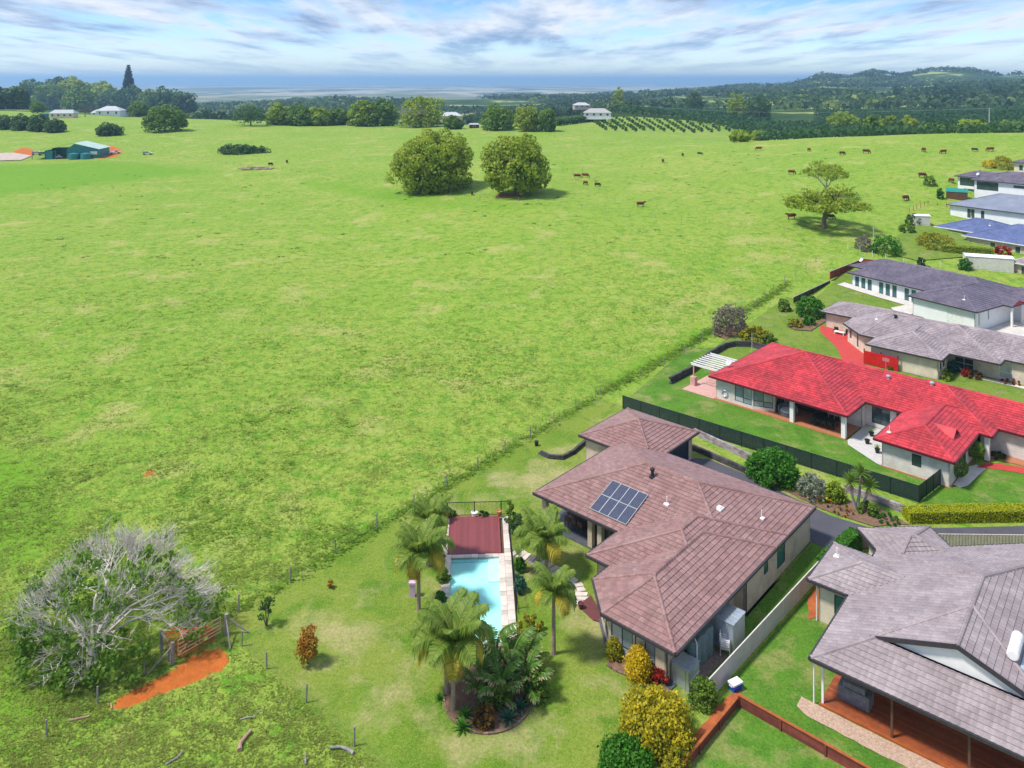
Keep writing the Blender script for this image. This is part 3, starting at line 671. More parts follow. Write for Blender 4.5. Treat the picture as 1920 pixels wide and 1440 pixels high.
GL = [M['glass'], M['glass_teal']]; GB = [M['glass_blind2'], M['glass_blind']]
# right side, from the far corner to the near one, then the front, then back along the pool side (outside on the right => clockwise)
run(main, [(0.5, 0.9), (0.5, 5.0)][::-1], WM, 0.08, ZT, {0: [(0.15, 1.75, 0.25, 2.2, 2, 0.3), (1.9, 3.35, 0.25, 2.2, 2, 0.3)]}, M['frame_dark'], GB)
run(main, [(2.55, 7.07), (0.5, 5.0)], WM, 0.08, ZT, {0: [(0.3, 1.2, 0.5, 2.2, 1, None), (1.5, 2.5, 0.5, 2.2, 1, None)]}, M['frame_dark'], M['glass'])
run(main, [(8.6, 9.0), (4.75, 9.0), (4.75, 7.07), (2.55, 7.07)], WM, 0.08, ZT, {0: [(0.6, 2.4, 0.3, 2.15, 2, None)]}, M['frame_dark'], M['glass'])
run(main, [(0.5, 0.9), (9.3, 0.9), (9.3, 0.15), (20.64, 0.15), (20.64, 17.16), (12.6, 17.16)], WM, 0.08, ZT,
    {0: [(7.2, 8.2, 1.1, 2.2, 2, None)], 2: [(3.0, 3.7, 1.3, 2.2, 1, None), (5.2, 6.6, 0.7, 2.2, 1, None)], 3: [(3, 5, 0.9, 2.2, 2, None), (9, 10.6, 0.9, 2.2, 2, None)]}, M['frame_dark'], [M['glass_teal']])
run(main, [(12.6, 17.16), (12.6, 12.3), (9.6, 12.3), (9.6, 9.0), (8.6, 9.0)], WM, 0.08, ZT, {0: [(0.8, 4.2, 0.12, 2.2, 3, None, 'sliding_door')], 2: [(0.35, 2.7, 0.12, 2.2, 3, None, 'sliding_door')]}, M['frame_dark'], M['glass'])
for (u, v) in ((8.75, 17.0), (8.75, 12.45), (8.75, 11.55), (12.55, 17.0)):
    MB().box(u-0.2, u+0.2, v-0.2, v+0.2, 0.1, 2.44).build('column', WM, main)
run(main, [(20.64, 13.66), (21.3, 13.66)], WM, 0.08, ZT); run(main, [(25.9, 13.66), (26.5, 13.66), (26.5, 20.8), (19.25, 20.8), (19.25, 17.2)], WM, 0.08, ZT)
mb = MB()
for k in range(5): mb.box(21.3, 25.9, 13.80, 13.84, 0.1+0.44*k, 0.1+0.44*k+0.425)
mb.build('garage_door', mat('garage_door_navy', (0.02, 0.035, 0.06), rough=0.4), main)
MB().box(0.42, 0.5, 1.0, 5.0, 0.0, 0.07).build('plinth', M['concrete'], main)
for (u, v, z) in ((9.36, 0.06, 0), (0.42, 0.8, 0)):
    b_ = MB(); b_.tube([(u, v, 0.05), (u, v, 2.3), (u-0.1, v-0.1, 2.45)], 0.045, 6); b_.build('downpipe', M['gutter'], main)
# solar panels: two rows of four, tilted with the roof that carries them
sol = thing('solar_array', 'two rows of four dark solar panels on the plum-brown roof', 'solar panels', main.matrix_basis @ Vector((0, 0, 0)), math.radians(48.0))
def sol_mat():
    m, t, b = new_mat('solar_cells'); b.inputs['Roughness'].default_value = 0.15
    tco = N(t, 'ShaderNodeTexCoord'); br = N(t, 'ShaderNodeTexBrick', i_Scale=1.0, offset=0.0, i_Color1=(0.030, 0.036, 0.065, 1), i_Color2=(0.045, 0.05, 0.085, 1), i_Mortar=(0.14, 0.15, 0.18, 1))
    br.inputs['Brick Width'].default_value = 0.125; br.inputs['Row Height'].default_value = 0.125; br.inputs['Mortar Size'].default_value = 0.008
    L(t, tco.outputs['Object'], br.inputs[0]); L(t, br.outputs[0], b.inputs['Base Color']); return m
M['solar'] = sol_mat(); M['frame_alu'] = mat('aluminium_frame', (0.42, 0.43, 0.45), rough=0.4)
uv0 = main.matrix_basis.inverted() @ g(1147, 894, 4.05); 
pw, pl = 0.80, 1.58; sl = math.sqrt(1+0.333**2)
pm = MB().box(-pw/2, pw/2, -pl/2, pl/2, 0, 0.03).mesh('panel', M['solar']); fmesh = MB()
for a in ((-pw/2-0.02, -pw/2+0.012, -pl/2-0.02, pl/2+0.02), (pw/2-0.012, pw/2+0.02, -pl/2-0.02, pl/2+0.02), (-pw/2+0.013, pw/2-0.013, -pl/2-0.02, -pl/2+0.012), (-pw/2+0.013, pw/2-0.013, pl/2-0.012, pl/2+0.02)): fmesh.box(*a, -0.02, 0.045)
fmesh = fmesh.mesh('panel_frame', M['frame_alu'])
for r in range(2):
    for k in range(4):
        # local x along -v (down the photo's right), local y up the slope (+u)
        v = 12.15-0.83*k; u = 9.5+1.61*r/sl
        rot = Matrix(((0, 1/sl, -0.333/sl), (-1, 0, 0), (0, 0.333/sl, 1/sl))).to_euler()
        o = link('panel', pm, sol, (u, v, RM.h(u, v)+0.12), rot); link('panel_frame', fmesh, o)
b_ = MB()
for uu in (9.0, 10.0, 10.6, 11.5): b_.beam((uu, 12.7, RM.h(uu, 12.7)+0.06), (uu, 9.1, RM.h(uu, 9.1)+0.06), 0.05, 0.05)
b_.build('mounting_rail', M['galv'], sol)
# ---------------------------------------------------------------- the red-roofed house
red = thing('red_roofed_house', 'white brick house with bright red tiled roof behind the black fence', 'house', (22.29, 88.77, 0), math.radians(-43.9))
RR = Roof([[(0, 0), (15.3, 0), (15.3, 15.4), (0, 15.4)], [(6, 4.75), (26.8, 4.75), (26.8, 15.4), (6, 15.4)], [(18, 7.1), (44, 7.1), (44, 15.6), (18, 15.6)], [(19.0, -3.2), (25.7, -3.2), (25.7, 10), (19.0, 10)]], 2.6, 0.345)
tile_roof(red, RR, M['tile_red'], capm=M['tile_red'], sub=2); eaves_trim(red, RR, M['gutter_red'], M['soffit'])
roof_bits(red, RR, [('cowl', 16.2, 9.0), ('cowl', 20.3, 9.6), ('pipe', 19.8, -1.6), ('mast', 15.2, 11.2), ('dish', 0.6, 3.4)])
WW = M['wall_white']; mb = MB(); mb.prism([(0.4, 0.3), (15.0, 0.3), (15.0, 5.2), (43.5, 7.4), (43.5, 15.0), (0.4, 15.0)], -0.05, 0.12); mb.prism([(19.4, -2.8), (25.3, -2.8), (25.3, 5.0), (19.4, 5.0)], -0.05, 0.11); mb.build('floor_slab', M['terracotta_floor'], red)
run(red, [(0.5, 14.9), (0.5, 0.6), (2.6, 0.6)], WW, 0.08, 2.46, {0: [(4, 6.2, 0.4, 2.2, 2, None), (9, 10.5, 0.4, 2.2, 2, None)]}, M['frame_dark'], M['glass'])
run(red, [(2.6, 0.6), (4.9, 0.6), (7.0, 1.5), (7.0, 4.2), (15.2, 4.2), (15.2, 5.25), (19.5, 5.25), (19.5, -2.7), (25.2, -2.7), (25.2, 4.9)], WW, 0.08, 2.46,
    {0: [(0.2, 2.2, 0.45, 2.25, 2, 0.33, 'window', [M['glass_blind'], M['glass_blind2']])], 1: [(0.1, 2.15, 0.45, 2.25, 2, 0.33, 'window', [M['glass_blind'], M['glass_blind2']])], 2: [(0.4, 2.3, 0.12, 2.2, 2, None, 'sliding_door')], 3: [(1.0, 4.6, 0.12, 2.2, 4, None, 'sliding_door')], 5: [(0.6, 2.4, 0.5, 2.2, 2, 0.35), (3.0, 4.0, 0.9, 2.2, 1, None)], 7: [(2.6, 3.4, 1.0, 2.1, 1, None)], 8: [(4.0, 5.2, 0.12, 2.2, 1, None, 'front_door')]}, M['frame_dark'], M['glass'])
run(red, [(25.2, 7.6), (43.5, 7.6), (43.5, 15.1), (0.5, 14.9)], WW, 0.08, 2.46, {0: [(6, 8, 0.8, 2.1, 2, None), (12, 14, 0.8, 2.1, 2, None)]}, M['frame_dark'], M['glass'])
for (u, v) in ((9.4, 0.55), (14.75, 0.55), (26.3, 5.3)): MB().box(u-0.2, u+0.2, v-0.2, v+0.2, 0.1, 2.44).build('column', M['white'], red)
# small vent gable on the front wing
gu, gv = 24.3, 1.6; gz = RR.h(gu, gv); b_ = MB()
for sgn in (-1, 1): b_.add([(gu-1.9, gv, gz+0.62), (gu+0.35, gv, gz+0.62), (gu+0.35, gv+sgn*0.95, gz-0.02), (gu-0.1, gv+sgn*0.95, gz+0.0), (gu-1.9, gv, gz+0.54), (gu+0.35, gv, gz+0.54), (gu+0.35, gv+sgn*0.95, gz-0.1), (gu-0.1, gv+sgn*0.95, gz-0.08)], [(0, 1, 2, 3), (4, 7, 6, 5), (0, 4, 5, 1), (1, 5, 6, 2), (2, 6, 7, 3), (3, 7, 4, 0)])
b_.build('vent_gable', M['tile_red'], red); MB().add([(gu+0.2, gv-0.8, gz-0.05), (gu+0.2, gv+0.8, gz-0.05), (gu+0.2, gv, gz+0.5)], [(0, 1, 2)]).build('louvre', M['gutter_red'], red)
# pergola
pg = thing('pergola', 'white slatted pergola over pink paving beside the red roof', 'pergola', red.matrix_basis @ Vector((-3.5, 2.2, 0)), math.radians(-43.9))
for (u, v) in ((0.1, 0.1), (0.1, 4.6)): MB().box(u-0.06, u+0.06, v-0.06, v+0.06, 0.1, 2.35).build('post', mat('pergola_post', (0.55, 0.33, 0.16)), pg); MB().box(u-0.3, u+0.3, v-0.3, v+0.3, 0.08, 1.05).build('pier', M['pink_paving'] if v < 1 else M['terracotta_floor'], pg)
for v in (0.1, 4.6): MB().box(-0.2, 3.6, v-0.04, v+0.04, 2.36, 2.5).build('beam', M['white'], pg)
slm = MB().box(-0.3, 3.75, -0.05, 0.05, 2.505, 2.62).mesh('slat', M['white'])
for k in range(8): link('slat', slm, pg, (0, 0.1+0.64*k, 0))
sheet('pink_terrace', [(red.matrix_basis @ Vector(p))[:2] for p in ((-3.7, 0.2, 0), (0.35, 0.2, 0), (0.35, 7.2, 0), (-3.7, 7.2, 0))], M['pink_paving'], 0.07)
MB().lathe([(0.2, 0), (0.24, 0.0)], 10)
wr = MB(); 
for k in range(14): a = k*2*math.pi/14; wr.tube([(0.34*math.cos(a), 0.0, 0.34*math.sin(a)), (0.34*math.cos(a+0.45), 0.0, 0.34*math.sin(a+0.45))], 0.05, 6)
tag(wr.build('garden_hose', M['galv'], loc=red.matrix_basis @ Vector((1.6, 0.50, 0.95)), rot=(0, 0, math.radians(-43.9))), 'coiled hose hanging on the white wall below the red roof', 'hose')
# patio furniture of the red house
def chair(name, label, cat, loc, rz, m, group=None, w=0.5, seat=0.44, bh=0.85):
    t = thing(name, label, cat, loc, rz, group); lg = MB().box(-0.02, 0.02, -0.02, 0.02, 0, seat).mesh('leg', m)
    for a in (-1, 1):
        for b in (-1, 1): link('leg', lg, t, (a*(w/2-0.03), b*(w/2-0.03), 0))
    MB().box(-w/2, w/2, -w/2, w/2, seat+0.001, seat+0.05).build('seat', m, t); MB().box(-w/2, w/2, w/2-0.05, w/2-0.005, seat+0.052, bh).build('backrest', m, t); return t
def table(name, label, loc, rz, m, l=1.8, w=0.9, h=0.73):
    t = thing(name, label, 'table', loc, rz); lg = MB().box(-0.04, 0.04, -0.04, 0.04, 0, h-0.05).mesh('leg', m)
    for a in (-1, 1):
        for b in (-1, 1): link('leg', lg, t, (a*(l/2-0.08), b*(w/2-0.08), 0))
    nb = 6
    for k in range(nb): MB().box(-l/2, l/2, -w/2+w*k/nb, -w/2+w*(k+1)/nb-0.008, h-0.049, h).build('board', m, t)
    return t
rl = lambda u, v, z=0.12: red.matrix_basis @ Vector((u, v, z)); ra = math.radians(-43.9)
table('dining_table', 'black outdoor dining table under the red verandah roof', rl(12.2, 2.1), ra, M['black'], 2.4, 1.0)
for k in range(4):
    for s_ in (-1, 1): chair('dining_chair', 'black dining chair around the table under the red verandah roof', 'chair', rl(11.3+0.6*k, 2.1+s_*0.75), ra+(0 if s_ > 0 else math.pi), M['black'], 'chairs around the black verandah table')
lt = thing('lounge_seat', 'curved grey wicker lounge seat with pale cushion on the terracotta verandah', 'sofa', rl(8.3, 1.9), ra)
wk = mat('wicker_grey', (0.20, 0.21, 0.25), (0.14, 0.15, 0.18), 8.0, 0.8)
b_ = MB(); b_.lathe([(0.85, 0), (0.95, 0.35), (0.95, 0.40), (0.2, 0.40)], 20); b_.build('base', wk, lt)
b_ = MB(); ring = [(0.95*math.cos(a), 0.95*math.sin(a)) for a in np.linspace(0.2, math.pi+0.6, 14)]
for (x0, y0), (x1, y1) in zip(ring[:-1], ring[1:]): b_.beam((x0, y0, 0.62), (x1, y1, 0.62), 0.14, 0.5)
b_.build('backrest', wk, lt); b_ = MB(); b_.lathe([(0.78, 0.405), (0.80, 0.5), (0.7, 0.53)], 18); b_.build('cushion', M['white'], lt)
# ---------------------------------------------------------------- mushroom-grey tiled house
grey = thing('mushroom_roofed_house', 'cream brick house with mushroom-grey tiles and red courtyard screen', 'house', (44.81, 99.45, 0), math.radians(-42.7))
RG = Roof([[(0, 0), (8.6, 0), (8.6, 14), (0, 14)], [(-5.2, 6.7), (-1.87, 3.3), (14, 3.3), (14, 15), (-5.2, 15)], [(-9.7, 10.2), (2, 10.2), (2, 16.8), (-9.7, 16.8)], [(3, 5.4), (34, 5.4), (34, 15.5), (3, 15.5)]], 2.6, 0.34)
tile_roof(grey, RG, M['tile_grey'], sub=2); eaves_trim(grey, RG, M['gutter'], M['soffit'])
roof_bits(grey, RG, [('cowl', 1.0, 8.2), ('pipe', -1.2, 7.6)])
run(grey, [(-9.2, 16.2), (-9.2, 10.7), (-5.0, 10.7), (-4.8, 7.0), (-1.7, 3.8), (0.4, 3.8)], M['wall_pale'], -0.3, 2.46, {3: [(0.5, 1.2, 0.8, 2.2, 1, None), (2.6, 3.2, 0.3, 2.2, 1, None)]}, M['frame_white'], M['glass'])
run(grey, [(0.4, 3.8), (0.4, 0.5), (8.1, 0.5), (8.1, 5.8), (33.5, 5.8), (33.5, 15.0), (-9.2, 16.2)], M['wall_pale'], -0.3, 2.46, {2: [(0.8, 1.6, 0.9, 2.2, 1, None), (2.0, 3.0, 0.9, 2.2, 1, None)], 3: [(0.5, 2.6, 0.3, 2.25, 2, 0.35), (5.3, 6.7, 0.3, 2.25, 1, 0.35, 'window', M['glass_blind']), (10.2, 11.6, 0.3, 2.25, 1, 0.35, 'window', M['glass_blind'])]}, M['frame_white'], M['glass'])
rs = thing('red_screen', 'bright red courtyard screen on the cream brick house', 'screen', grey.matrix_basis @ Vector((0.3, 0.0, 0)), math.radians(-42.7))
scm = mat('red_screen_paint', (0.55, 0.015, 0.015), (0.45, 0.012, 0.012), 2.0, 0.5); slb = MB().box(0, 0.44, -0.02, 0.02, 0.1, 1.75).mesh('board', scm)
for k in range(9): link('board', slb, rs, (-0.6+0.45*k, 0, 0))
for u in (-0.6, 1.4, 3.4): MB().box(u-0.05, u+0.05, 0.03, 0.13, 0, 1.95).build('post', M['black'], rs)
# ---------------------------------------------------------------- dark slate roofed white house
zb = 0.9
dark = thing('slate_roofed_house', 'white rendered house with dark slate-grey roof and tall windows', 'house', (59.5, 118.3, zb), math.radians(-58.2))
RD = Roof([[(0, 0), (10.1, 0), (10.1, 14), (0, 14)], [(-13.6, 4.9), (10.1, 4.9), (10.1, 17.5), (-13.6, 17.5)], [(-16.5, 9.5), (0, 9.5), (0, 17.9), (-16.5, 17.9)], [(6, 11.0), (24, 11.0), (24, 18.2), (6, 18.2)], [(7, 7.0), (11.4, 7.0), (11.4, 10.7), (7, 10.7)]], 2.7, 0.33, {4: (1,)})
tile_roof(dark, RD, M['tile_dark'], sub=1); eaves_trim(dark, RD, M['gutter'], M['soffit'])
roof_bits(dark, RD, [('cowl', -4.5, 13.5), ('pipe', 7.2, 2.2), ('dish', -15.8, 12)])
fr = [(0.5+k*1.15+(0.9 if k > 2 else 0)+(0.9 if k > 5 else 0), 0.5+k*1.15+(0.9 if k > 2 else 0)+(0.9 if k > 5 else 0)+0.85, 0.25, 2.3, 1, None) for k in range(8)]
run(dark, [(-13.1, 16.8), (-13.1, 5.4), (0.5, 5.4), (0.5, 0.5), (9.6, 0.5), (9.6, 10.8), (23.5, 11.4), (23.5, 17.6), (-13.1, 16.8)], M['wall_render'], -1.2, 2.56, {1: fr, 3: [(5.2, 7.6, -0.9, 2.2, 1, None, 'roller_door', M['frame_white'])], 4: [(0.9, 1.25, 0.4, 2.2, 1, None), (3.4, 3.75, 0.9, 2.2, 1, None)]}, M['frame_white'], M['glass_teal'])
MB().add([(11.3, 7.3, 2.72), (11.3, 10.4, 2.72), (11.3, 8.85, 3.25)], [(0, 1, 2)]).build('gable_board', scm, dark)
MB().box(11.8, 16.5, 11.05, 11.2, 0.0, 2.2).build('garage_door', mat('garage_door_maroon', (0.20, 0.02, 0.02), rough=0.5), dark)
for v in (7.4, 10.3): MB().box(11.0, 11.25, v-0.12, v+0.12, -0.6, 2.6).build('column', M['white'], dark)
# ---------------------------------------------------------------- blue tiled house and the three beyond it
def simple_house(name, label, loc, rz, polys, z0, t, m, wm, wins, gm, base=-1.5, kind='tile', gables=None, bits=(), inset=0.5, fm=None, pm=None):
    h = thing(name, label, 'house', loc, rz); R = Roof(polys, z0, t, gables)
    tile_roof(h, R, m, sub=1, tw=0.5 if kind == 'tile' else 2.4, ch=0.42 if kind == 'tile' else 3.0, rise=0.03 if kind == 'tile' else 0.006); eaves_trim(h, R, gm, M['soffit']); roof_bits(h, R, bits)
    for i, p in enumerate(R.polys):
        n = len(p); cx_ = sum(a for a, b in p)/n; cy_ = sum(b for a, b in p)/n
        ins = [(a+(inset if a < cx_ else -inset)+0.003*i, b+(inset if b < cy_ else -inset)+0.003*i) for a, b in p]
        run(h, ins+[ins[0]], wm, base, z0-0.16, {k: v for (pi, k), v in wins.items() if pi == i}, fm or M['frame_white'], pm or M['glass'])
    return h, R
zz_ = lambda x, y: zt(x, y)
simple_house('blue_roofed_house', 'pale house with steel-blue tiled hip roof near the white shed', (89.5, 166.7, 2.4), math.radians(-57.1), [[(0, 0), (14, 0), (14, 11.4), (0, 11.4)], [(8.3, -4.9), (30, -4.9), (30, 9.5), (8.3, 9.5)]], 2.6, 0.36, M['tile_blue'], M['wall_pink'],
  {(0, 0): [(5.0, 7.4, 0.3, 2.2, 3, None)], (1, 0): [(4.5, 5.5, 0.8, 2.1, 1, None), (9, 10, 0.8, 2.1, 1, None)]}, M['gutter_white'], bits=[('pipe', 4.5, 6.2), ('pipe', 9.5, 3.5)])
simple_house('blue_grey_roofed_house', 'wide house with plain blue-grey hip roof above the steel-blue tiles', (97.9, 177.2, 5.3), math.radians(-52.9), [[(0, 0), (24, 0), (24, 16), (0, 16)]], 2.7, 0.33, M['tile_bluegrey'], M['wall_render'],
  {(0, 0): [(3.6, 5.2, 0.2, 2.3, 2, None), (6.4, 7.2, 0.3, 2.2, 1, None)]}, M['gutter'], kind='metal')
simple_house('two_storey_house', 'white two-storey house with dark tiled roof and balcony at the paddock edge', (111.2, 190.6, 6.6), math.radians(-51.1), [[(0, 0), (26, 0), (26, 12), (0, 12)], [(-5.6, 4.8), (10, 4.8), (10, 12.5), (-5.6, 12.5)]], 5.3, 0.34, M['tile_dark'], M['wall_render'],
  {(0, 0): [(0.6, 5.3, 3.0, 5.0, 3, 0.4), (8.5, 11.5, 4.2, 4.8, 2, None)], (1, 0): [(0.5, 4.6, 3.0, 5.0, 2, 0.4), (1.4, 4.4, 0.1, 2.3, 2, None, 'sliding_door')]}, M['gutter'], bits=[('cowl', -1.5, 9.5), ('cowl', 8.0, 7.4), ('dish', -0.5, 5.6)], fm=M['frame_dark'], base=-3)
simple_house('hilltop_house', 'partly hidden pale house with dark roof at the top right edge', (134.5, 212.0, 9.5), math.radians(-51.1), [[(0, 0), (20, 0), (20, 12), (0, 12)]], 4.4, 0.34, M['tile_dark'], M['wall_pale'], {(0, 0): [(1.2, 2.2, 2.2, 3.8, 1, None)]}, M['gutter'], base=-3)
simple_house('small_gabled_house', 'small pale house with grey roof behind the white rectangular shed', (87.5, 138.5, 1.5), math.radians(-56), [[(0, 0), (14, 0), (14, 9), (0, 9)], [(4, -2.5), (8, -2.5), (8, 5), (4, 5)]], 2.5, 0.33, M['tile_grey'], M['wall_pink'], {(0, 0): [(1.2, 2.4, 0.3, 2.1, 2, None)]}, M['gutter_white'], gables={1: (0,)})
# ---------------------------------------------------------------- weathered grey roofed house in the near corner
near = thing('verandah_house', 'weathered grey tiled house with white gable and deep verandah, bottom right', 'house', (17.16, 45.2, 0), math.radians(-39.9))
RN = Roof([[(0, 0), (13.9, 0), (13.9, 26.8), (0, 13.4)], [(0, 2.7), (13.9, 2.7), (13.9, 26.8), (0, 13.4)], [(-2.6, 7.1), (8, 7.1), (8, 12.4), (-2.6, 12.4)], [(-1.83, 15.4), (1.57, 11.75), (5.5, 15.35), (2.1, 19.0)]], 2.8, 0.345, {1: (0,)})
tile_roof(near, RN, M['tile_near'], single=300); eaves_trim(near, RN, M['gutter'], M['soffit'])
gm_ = MB(); z27 = RN.z0+2.7*RN.t; zr = RN.z0+6.95*RN.t
gm_.add([(2.75, 2.95, z27-0.01), (11.15, 2.95, z27-0.01), (6.95, 2.95, zr-0.1)], [(0, 1, 2)]); gm_.build('gable', M['white'], near)
b_ = MB(); b_.beam((2.5, 2.68, z27-0.1), (6.95, 2.68, zr-0.04), 0.06, 0.26); b_.beam((11.4, 2.68, z27-0.1), (6.95, 2.68, zr-0.04), 0.06, 0.26); b_.build('barge_board', M['gutter'], near)
roof_bits(near, RN, [('mast', 9.4, 17.0), ('pipe', -1.8, 10.4)])
run(near, [(2.1, 18.2), (-1.1, 15.4), (0.6, 13.4), (0.6, 12.0), (-2.1, 12.0), (-2.1, 7.6), (0.6, 7.6), (0.6, 3.6), (13.3, 3.6)], M['wall_pale'], 0.02, 2.66, {5: [(1.0, 2.6, 0.9, 2.2, 2, None)], 7: [(1.5, 4.5, 0.15, 2.2, 3, None, 'sliding_door'), (7, 10, 0.15, 2.2, 3, None, 'sliding_door')]}, M['frame_dark'], M['glass_teal'])
run(near, [(13.3, 3.6), (13.3, 25.4), (3.2, 15.7), (2.1, 18.2)], M['wall_pale'], 0.02, 2.66)
mb = MB(); vm = mat('verandah_boards', (0.33, 0.085, 0.03), (0.24, 0.065, 0.025), 4.0, 0.5, tint=0.4)
bdm = MB().box(0.35, 13.4, 0, 0.138, 0.0, 0.14)
for k in range(22):
    b_ = MB(); b_.box(0.35, 13.4, 0.45+0.142*k, 0.45+0.142*k+0.136, 0.02, 0.14, random.random()); b_.build('board', vm, near)
MB().box(0.35, 13.4, 0.36, 0.44, 0.0, 0.16).build('edge_beam', M['orange_stain'], near)
for u in (0.5, 4.2, 7.9, 11.6): MB().box(u-0.06, u+0.06, 0.5, 0.62, 0.14, 2.66).build('post', M['white'] if u < 1 else M['wood_brown'], near)
for u, v in ((-2.2, 7.5), (0.08, 0.3)): MB().tube([(u, v, 0.02), (u, v, 2.6)], 0.045, 6).build('downpipe', M['white'], near)
# solar hot-water unit on its roof
hw = thing('solar_water_heater', 'white cylindrical solar water heater on the weathered grey roof', 'water heater', near.matrix_basis @ Vector((0, 0, 0)), math.radians(-39.9))
hu, hv = 9.3, 5.4; hz_ = RN.h(hu, hv); ang = math.atan(RN.t)
b_ = MB(); b_.tube([(hu, hv-1.0, hz_+0.42), (hu, hv-0.95, hz_+0.42), (hu, hv+0.95, hz_+0.42), (hu, hv+1.0, hz_+0.42)], [0.24, 0.3, 0.3, 0.24], 18); b_.build('tank', M['white'], hw, smooth=False)
b_ = MB()
for s_ in (-0.55, 0.55): b_.beam((hu+0.35, hv+s_, RN.h(hu+0.35, hv)+0.10), (hu+2.3, hv+s_, RN.h(hu+2.3, hv)+0.10), 1.05, 0.09)
b_.build('collector', mat('collector_glass', (0.42, 0.48, 0.55), rough=0.15), hw)
nl = lambda u, v, z=0.14: near.matrix_basis @ Vector((u, v, z)); na = math.radians(-39.9)
ct = thing('covered_barbecue', 'barbecue under a grey fabric cover on the orange verandah', 'barbecue', nl(1.9, 1.9), na)
b_ = MB(); b_.prism([(-0.85, -0.4), (0.85, -0.4), (0.9, 0.4), (-0.9, 0.4)], 0, 0.75); b_.prism([(-0.6, -0.32), (0.6, -0.32), (0.6, 0.36), (-0.6, 0.36)], 0.75, 1.08); b_.build('cover', mat('grey_cover', (0.20, 0.21, 0.22), (0.12, 0.13, 0.14), 2.5, 0.8), ct)
def coolbox(label, loc, rz, sc=1.0):
    t = thing('cool_box', label, 'cool box', loc, rz); t.scale = (sc,)*3; bl = mat('cooler_blue', (0.01, 0.07, 0.55), rough=0.4)
    b_ = MB(); vs = [(-0.30, -0.19, 0), (0.30, -0.19, 0), (0.30, 0.19, 0), (-0.30, 0.19, 0), (-0.34, -0.23, 0.36), (0.34, -0.23, 0.36), (0.34, 0.23, 0.36), (-0.34, 0.23, 0.36)]
    b_.add(vs, [(0, 3, 2, 1), (4, 5, 6, 7), (0, 1, 5, 4), (1, 2, 6, 5), (2, 3, 7, 6), (3, 0, 4, 7)]); b_.build('body', bl, t)
    MB().box(-0.355, 0.355, -0.245, 0.245, 0.362, 0.45).build('lid', M['white'], t)
    for s_ in (-1, 1): MB().beam((s_*0.36, -0.12, 0.3), (s_*0.36, 0.12, 0.3), 0.03, 0.04).build('handle', M['white'], t)
coolbox('blue cool box with white lid at the end of the mauve sheet fence', g(1379, 1293)+Vector((0, 0, 0.03)), 0.5, 1.05); coolbox('blue cool box on the orange verandah floor', nl(9.6, 1.3), na, 0.9)
# ---------------------------------------------------------------- lots: lawns, drive, pool, fences
ml = main.matrix_basis; mloc = lambda u, v, z=0.0: ml @ Vector((u, v, z)); ma = math.radians(48.0)
gp = lambda *pp: [g(*p)[:2] for p in pp]
sheet('lawn', gp((405, 1168), (1118, 745), (1168, 762), (1300, 822), (1420, 890), (1520, 945), (1600, 1005), (1525, 1095), (1375, 1255), (1250, 1395), (1120, 1600), (860, 1600)), M['lawn'], 0.02)
sheet('side_lawn', [mloc(*p)[:2] for p in ((2.0, -1.55), (20.6, -2.1), (20.6, 0.0), (9.4, 0.0), (9.2, 0.8), (2.0, 0.8))], M['lawn_green'], 0.035)
sheet('red_house_lawn', gp((1172, 752), (1285, 655), (1420, 650), (1500, 640), (1600, 668), (1640, 700), (1700, 760), (1700, 800), (1790, 850), (1790, 915), (1722, 945), (1580, 888), (1420, 830)), M['lawn_green'], 0.03)
sheet('front_lawn', gp((1725, 945), (1790, 912), (1830, 880), (1870, 868), (1960, 885), (1960, 962), (1700, 962)), M['lawn_green'], 0.05)
sheet('mushroom_house_lawn', [(*(grey.matrix_basis @ Vector(p))[:2],) for p in ((-17, -9.5, 0), (16, -9.5, 0), (40, -4, 0), (40, 5.5, 0), (8, 5.5, 0), (8, 0.4, 0), (0.4, 0.4, 0), (-5, 7, 0), (-5, 11, 0), (-9, 11, 0), (-9, 20, 0), (-19, 20, 0))], M['lawn_pale'], 0.045)
sheet('slate_house_lawn', [gt(*p)[:2] for p in ((1475, 600), (1580, 515), (1640, 495), (1680, 520), (1720, 580), (1650, 610), (1560, 600))], M['lawn_pale'], 0.14)
sheet('blue_house_lawn', [gt(*p)[:2] for p in ((1640, 470), (1690, 440), (1720, 415), (1800, 440), (1850, 480), (1720, 490))], M['lawn_pale'], 0.16)
sheet('neighbour_lawn', gp((1530, 1100), (1560, 1090), (1780, 1290), (1960, 1390), (1960, 1600), (1200, 1600), (1376, 1270)), M['lawn_green'], 0.022)
asph = mat('asphalt', (0.085, 0.083, 0.10), (0.062, 0.060, 0.075), 0.35, 0.85, 0.3, 20.0)
sheet('driveway', [mloc(20.7, 13.6)[:2], mloc(26.9, 13.6)[:2]]+gp((1330, 862), (1420, 899), (1471, 926), (1509, 945), (1561, 969), (1640, 993), (1710, 992), (1980, 986), (1980, 1030), (1620, 1030), (1560, 1040))+[mloc(20.7, -2.2)[:2]], asph, 0.05)
mulch = mat('garden_mulch', (0.20, 0.12, 0.075), (0.13, 0.075, 0.05), 2.0, 0.95, 0.6)
sheet('garden_bed', gp((1420, 880), (1500, 905), (1560, 930), (1650, 955), (1705, 985), (1640, 988), (1561, 964), (1509, 940), (1430, 900)), mulch, 0.06, jitter=0.12)
